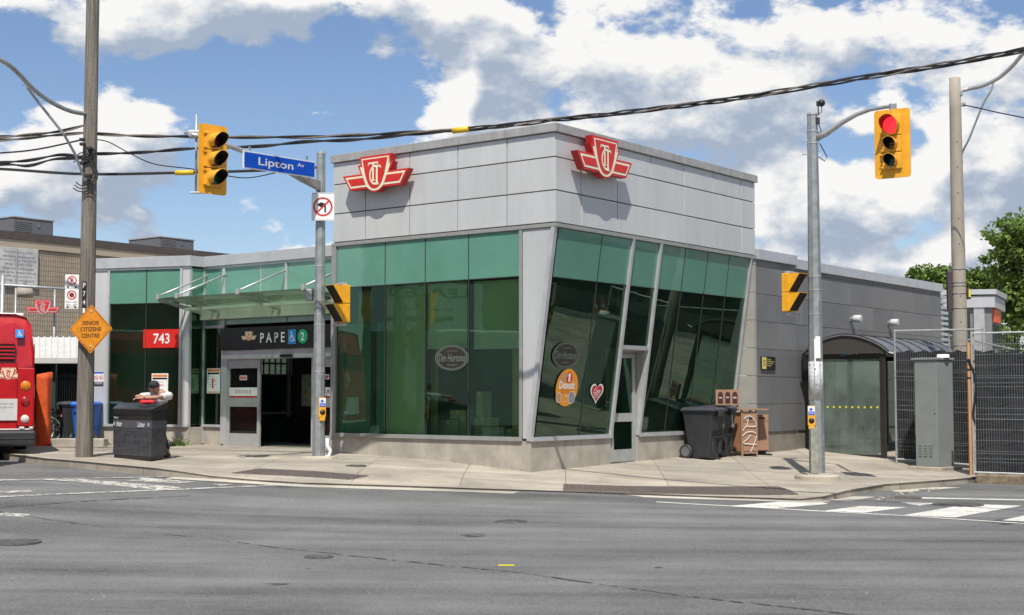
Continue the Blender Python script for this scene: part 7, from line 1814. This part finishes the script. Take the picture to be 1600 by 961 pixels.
for (x0, y0, x1, y1, Y0, Y1, lab) in ((274, 270, 303, 269.6, 28.93, 28.92, 'yellow plastic guard on the low cable left of the left signal'), (708, 204.5, 733, 201.5, 24.66, 24.5, 'yellow plastic guard on the cable above the silver parapet')):
    a = at_y(x0, y0, Y0); b = at_y(x1, y1, Y1); mb = MB(); mb.tube([a, b], .055, 10); o = mb.build('cable_guard', M['cableyellow']); tag(o, lab, 'cable guard')
cable('thin drooping service wire from the wooden pole towards the blue sign', [(150, 218), (170, 222), (200, 238), (240, 256), (300, 264), (340, 272), (385, 278), (430, 270)], 27.9, 26.5, 1, .011, 0, 1, None, None)
for i, (pts, lab) in enumerate((([(-120, 216), (0, 213.5), (40, 211), (90, 206), (134, 195)], 'topmost of the cables left of the wooden pole'), ([(-120, 222), (0, 219), (60, 214), (134, 207)], 'second from the top of the cables left of the wooden pole'),
                               ([(-120, 245), (0, 239), (60, 233), (134, 217)], 'third from the top of the cables left of the wooden pole'), ([(-120, 262), (0, 254), (50, 250), (95, 242), (128, 246)], 'fourth from the top of the cables left of the wooden pole'),
                               ([(-120, 266), (0, 257), (45, 259), (85, 249), (128, 247)], 'lowest looping cable of the bunch left of the wooden pole'))):
    cable(lab, pts, 29.0, 27.9, 2 if i != 2 else 1, .018, .018, .8, tan_ if i < 2 else None, None)
cable('single thin wire leaving the tan lamp pole to the right', [(1505, 164), (1530, 169), (1560, 176), (1600, 184), (1700, 205)], 31.4, 29, 1, .014, 0, 1, None, None)
# ============================================================ RIGHT BACKGROUND
Yb = 56.0
e0 = at_y(1500, 460, Yb); eC = at_y(1552, 452, Yb - 2); zt_ = eC.z
t = thing('white_house', 'small white and glass building with an orange band behind the lamp pole', 'building', (eC.x, eC.y, 0), R(0))
zf_ = at_y(1552, 480, Yb - 2).z
ang1 = math.atan2(e0.y + 0.5 - eC.y, e0.x - 1.0 - eC.x)
d1 = Vector((-1, .25, 0)).normalized(); d2 = Vector((.44, .90, 0)).normalized()
def boxd(mb, o_, u, l0, l1, v, w0, w1, z0, z1, mi=0):
    pts = [o_ + u * a + v * b for a, b in ((l0, w0), (l1, w0), (l1, w1), (l0, w1))]; mb.prism([Vector((p.x, p.y, z0)) for p in pts], 0, 0, (0, 0, z1 - z0), mi)
O0 = Vector((0, 0, 0))
mb = MB(); boxd(mb, O0, d1, .1, 4.5, d2, .1, 3.3, -1, zf_); mb.build('wall', M['alum_dark'], t)
mb = MB(); boxd(mb, O0, d1, -.05, 4.6, d2, -.05, 3.4, zf_, zt_ - .25); boxd(mb, O0, d1, -.12, 4.7, d2, -.12, 3.5, zt_ - .2, zt_); mb.build('fascia', mat('fascia_grey', (.42, .43, .45), .5, var=.08), t)
zo_ = at_y(1560, 502, Yb - 2).z; mb = MB(); boxd(mb, O0, d1, .02, .12, d2, .5, 2.4, zo_, zf_ - .03); mb.build('orange_band', mat('band_orange', (.75, .13, .05), .5), t)
mb = MB(); boxd(mb, O0, d1, .9, 3.4, d2, .03, .12, 1.2, at_y(1530, 488, Yb - 2).z); 
for k in range(4): boxd(mb, O0, d1, .03, .12, d2, .35 + k * .7, .85 + k * .7, 1.2, zo_ - .1)
mb.build('window', mat('dark_window', (.03, .04, .04), .1), t)
each('column', M['galvlight'], t, [lambda q: boxd(q, O0, d1, .35, .75, d2, .0, .1, 0, zf_), lambda q: boxd(q, O0, d1, 3.5, 4.4, d2, .0, .1, 0, zf_)])
# trees
def leafmat(name, c1, c2):
    m_ = bpy.data.materials.new(name); m_.use_nodes = True; nt = m_.node_tree; N = nt.nodes; L = nt.links; p = N['Principled BSDF']
    gm = N.new('ShaderNodeNewGeometry'); cr = N.new('ShaderNodeValToRGB'); L.new(gm.outputs['Random Per Island'], cr.inputs[0]); cr.color_ramp.elements[0].color = (*c1, 1); cr.color_ramp.elements[1].color = (*c2, 1)
    L.new(cr.outputs[0], p.inputs['Base Color']); p.inputs['Roughness'].default_value = .6
    tr = N.new('ShaderNodeBsdfTranslucent'); L.new(cr.outputs[0], tr.inputs[0]); mx = N.new('ShaderNodeMixShader'); mx.inputs[0].default_value = .3; L.new(p.outputs[0], mx.inputs[1]); L.new(tr.outputs[0], mx.inputs[2]); L.new(mx.outputs[0], N['Material Output'].inputs[0]); return m_
M['leaf'] = leafmat('leaves', (.06, .115, .018), (.19, .28, .045)); M['bark'] = mat('bark', (.07, .055, .04), .9, var=.3, bump=.5)
def tree(label, base, top, lobes, nleaf, ls, seed, mleaf=None):
    rr = random.Random(seed); t_ = thing('tree', label, 'tree', tuple(base))
    mb = MB(); H = top - base.z
    def limb(a, b, r0, r1):
        m_ = a.lerp(b, .5) + Vector((rr.uniform(-.2, .2), rr.uniform(-.2, .2), .1)) * (b - a).length * .2
        mb.tube(smooth([a, m_, b], 4), [r0 + (r1 - r0) * k / 8 for k in range(9)], 8)
    fork = Vector((0, 0, H * .4)); limb(Vector((0, 0, -.3)), fork, .32, .22)
    for (c, r) in lobes: limb(fork, Vector(c), .14, .03)
    mb.build('trunk', M['bark'], t_)
    # clumps of leaves
    vs = []; fs = []
    tot = sum(r[0] * r[1] * r[2] for _, r in lobes)
    for (c, r) in lobes:
        k = int(nleaf * r[0] * r[1] * r[2] / tot); ncl = max(10, k // 42)
        for _ in range(ncl):
            while True:
                v = Vector((rr.uniform(-1, 1), rr.uniform(-1, 1), rr.uniform(-1, 1)))
                if .35 < v.length < 1.05: break
            cc = Vector((c[0] + v.x * r[0], c[1] + v.y * r[1], c[2] + v.z * r[2])); cr_ = rr.uniform(.3, .62) * (min(r) ** .5) * .9
            for _ in range(42):
                d = Vector((rr.gauss(0, 1), rr.gauss(0, 1), rr.gauss(0, .7))) * cr_ * .5; q = cc + d
                s = ls * rr.uniform(.6, 1.3); a = Vector((rr.gauss(0, 1), rr.gauss(0, 1), rr.gauss(0, 1))).normalized(); b = a.cross(Vector((rr.gauss(0, 1), rr.gauss(0, 1), rr.gauss(0, 1)))).normalized()
                o_ = len(vs); vs += [q - a * s, q + b * s * .55, q + a * s, q - b * s * .55]; fs.append((o_, o_ + 1, o_ + 2, o_ + 3))
    mb = MB(); mb.add(vs, fs); mb.build('crown', mleaf or M['leaf'], t_); return t_
def lob(px, py, Y, base, r): p = at_y(px, py, Y); return ((p.x - base.x, p.y - base.y + r[3] if len(r) > 3 else p.y - base.y, p.z - base.z), r[:3])
b1 = at_y(1622, 560, 62); b1.z = -.3
tree('tall leafy tree at the right edge rising above the white house', b1, 11, [lob(1600, 385, 62, b1, (1.6, 1.6, 1.1)), lob(1572, 362, 61, b1, (1.0, 1.0, .6)), lob(1560, 405, 62, b1, (.9, 1, .7)), lob(1640, 380, 62, b1, (2, 1.8, 1.6)), lob(1600, 440, 62, b1, (1.5, 1.6, 1.1)), lob(1585, 480, 62, b1, (1.0, 1.4, .9)), lob(1650, 470, 63, b1, (2, 2, 1.6)), lob(1600, 520, 62, b1, (1.3, 1.5, .8))], 15000, .13, 5)
b2 = at_y(1535, 560, 72); b2.z = -.3
tree('round leafy tree behind the lamp pole, over the white house roof', b2, 8, [lob(1520, 445, 72, b2, (1.2, 1.5, .7)), lob(1545, 440, 71, b2, (1.1, 1.3, .7)), lob(1500, 455, 73, b2, (1.2, 1.5, .8)), lob(1560, 450, 72, b2, (1.1, 1.3, 1.0)), lob(1530, 475, 72, b2, (2.2, 1.3, 1.0))], 9000, .13, 8)
b3 = at_y(1455, 560, 74); b3.z = -.3
tree('leafy tree showing just above the tile wall coping at the right', b3, 8, [lob(1452, 432, 74, b3, (1.0, 1.3, .6)), lob(1475, 440, 74, b3, (1.0, 1.2, .7)), lob(1436, 445, 75, b3, (1.0, 1.2, .6)), lob(1460, 465, 74, b3, (2.0, 1.2, 1.0))], 7500, .13, 9)
# street side beyond the frame: what the glass mirrors
def block(name, label, M4, L_, D_, H_, wm, winm):
    t_ = thing(name, label, 'building', mtx=M4); mb = MB(); mb.box(0, L_, 0, D_, -1, H_); mb.box(-.1, L_ + .1, -.15, D_, H_, H_ + .35); mb.build('wall', wm, t_)
    mb = MB()
    k = int(L_ / 2.4)
    for i in range(k):
        for zz in (3.9, 6.4):
            if zz + 1.6 < H_: mb.box(i * 2.4 + .6, i * 2.4 + 1.8, -.03, .02, zz, zz + 1.5)
    for i in range(int(L_ / 5)): mb.box(i * 5 + .3, i * 5 + 4.7, -.03, .02, .5, 2.8)
    mb.build('window', winm, t_); mb = MB()
    for i in range(int(L_ / 5)): mb.box(i * 5 + .2, i * 5 + 4.8, -.5, .05, 2.95, 3.5, i % 3)
    mb.build('fascia', [mat('shop_white', (.6, .6, .58), .5), mat('shop_red', (.4, .03, .03), .5), mat('shop_green', (.05, .2, .1), .5)], t_)
M['brick'] = mat('storefront_brick', (.20, .085, .055), .85, var=.25, vscale=3)
dw = mat('dark_window', (.03, .04, .04), .1)
block('storefront_row', 'brick storefront row across the street to the left, mirrored in the station glass', basis((-32, 24, 0), (0, -1, 0), (-1, 0, 0), (0, 0, 1)), 44, 8, 8.5, M['brick'], dw)
block('storefront_row', 'brick storefront row behind the camera across the main street', basis((26, -17, 0), (-1, 0, 0), (0, -1, 0), (0, 0, 1)), 56, 8, 7.5, M['brick'], dw)
block('storefront_row', 'grey storefront row down the side street to the right, mirrored in the leaning glass', basis((34, 6, 0), (0, 1, 0), (1, 0, 0), (0, 0, 1)), 40, 8, 8.0, mat('render_grey', (.22, .21, .19), .85, var=.2), dw)
# shop sign that the left glass mirrors
def mirror_hit(px, py, X):
    b, z = on_a(px, py, 0); P_ = loc2w(0, b, z); d = (P_ - EYE).normalized(); r = d - 2 * d.dot(UR) * UR; k = (X - P_.x) / r.x; return P_ + r * k
mh = mirror_hit(668, 470, -31.4); ml = mirror_hit(600, 455, -31.4); mr2 = mirror_hit(733, 455, -31.4)
ws = abs(ml.y - mr2.y)
t = thing('shop_banner', 'white banner with black LEASED lettering across the street, mirrored in the left glass front', 'banner', mtx=basis((-31.4, mh.y, mh.z), (0, 1, 0), Z))
mb = MB(); mb.bbox(-ws * .65, ws * .65, -1.3, .75, -.08, 0, .01); mb.build('panel', M['white'], t)
mb = MB(); mb.text('LEASED', ws * .98, .42, 0, cy=.35, z=.01, bold=.03); mb.text('retail space available', ws * .6, .22, 0, cy=-.35, z=.01); mb.box(-ws * .3, ws * .5, -.9, -.7, .005, .012); mb.build('lettering', M['black'], t)
# ============================================================ SMALL THINGS
def weeds(px, py, n, s, label, seed=0):
    p = gnd(px, py, sz); rr = random.Random(seed + int(px)); vs = []; fs = []
    for _ in range(n):
        c_ = Vector((rr.gauss(0, s), rr.gauss(0, s * .25), abs(rr.gauss(0, s * .5)))); a = Vector((rr.gauss(0, 1), rr.gauss(0, 1), 1)).normalized() * .035; b = a.cross(Vector((rr.gauss(0, 1), rr.gauss(0, 1), 0))).normalized() * .012
        o_ = len(vs); vs += [c_ - a, c_ + b, c_ + a, c_ - b]; fs.append((o_, o_ + 1, o_ + 2, o_ + 3))
    mb = MB(); mb.add(vs, fs); o = mb.build('weeds', M['leaf']); o.location = p; o['kind'] = 'stuff'; return o
o = weeds(276, 697, 260, .16, ''); o = weeds(163, 696, 120, .08, '')
def debris():
    rr = random.Random(4); vs = []; fs = []
    def bit(px, py, s, fn):
        p = gnd(px, py, fn); p.z = fn(p.x, p.y) + .006; a = rr.uniform(0, 6.28); u = Vector((math.cos(a), math.sin(a), rr.uniform(0, .4))) * s; v = Vector((-math.sin(a), math.cos(a), rr.uniform(-.2, .3))) * s * rr.uniform(.3, .8); o_ = len(vs)
        vs.extend([p - u, p + v, p + u, p - v]); fs.append((o_, o_ + 1, o_ + 2, o_ + 3))
    for _ in range(130): bit(1340 + rr.random() * 175, 0, .02, rz) if False else None
    for _ in range(160):
        u = rr.random(); bit(1365 + 150 * u, 780 - 26 * u + rr.gauss(0, 2), rr.uniform(.01, .05), rz)
    for _ in range(150): bit(rr.uniform(430, 900), 0, .01, rz) if False else None
    for _ in range(140):
        u = rr.random(); bit(640 + 250 * u, 763 + 9 * u + rr.gauss(0, 1.2), rr.uniform(.006, .02), rz)
    for _ in range(60):
        u = rr.random(); bit(80 + 250 * u, 727 + 22 * u + rr.gauss(0, 1.5), rr.uniform(.006, .02), rz)
    for _ in range(60): bit(rr.uniform(0, 1600), rr.uniform(790, 950), rr.uniform(.004, .012), rz)
    for _ in range(110):
        u = rr.random(); w_ = loc2w(-.05 - abs(rr.gauss(0, .05)), u * 5.3, 0) if rr.random() < .5 else loc2w(u * 8, -.05 - abs(rr.gauss(0, .05)), 0)
        s_ = rr.uniform(.008, .028); p = Vector((w_.x, w_.y, sz(w_.x, w_.y) + .006)); a = rr.uniform(0, 6.28); U_ = Vector((math.cos(a), math.sin(a), .3)) * s_; V_ = Vector((-math.sin(a), math.cos(a), .1)) * s_ * .6; o_ = len(vs); vs.extend([p - U_, p + V_, p + U_, p - V_]); fs.append((o_, o_ + 1, o_ + 2, o_ + 3))
    for _ in range(40): bit(rr.uniform(300, 1250), rr.uniform(712, 755), rr.uniform(.005, .015), sz)
    mb = MB(); mb.add(vs, fs); o = mb.build('leaf_litter', mat('litter_tan', (.45, .33, .18), .9, col2=(.6, .55, .45), vscale=3)); o['kind'] = 'stuff'
debris()
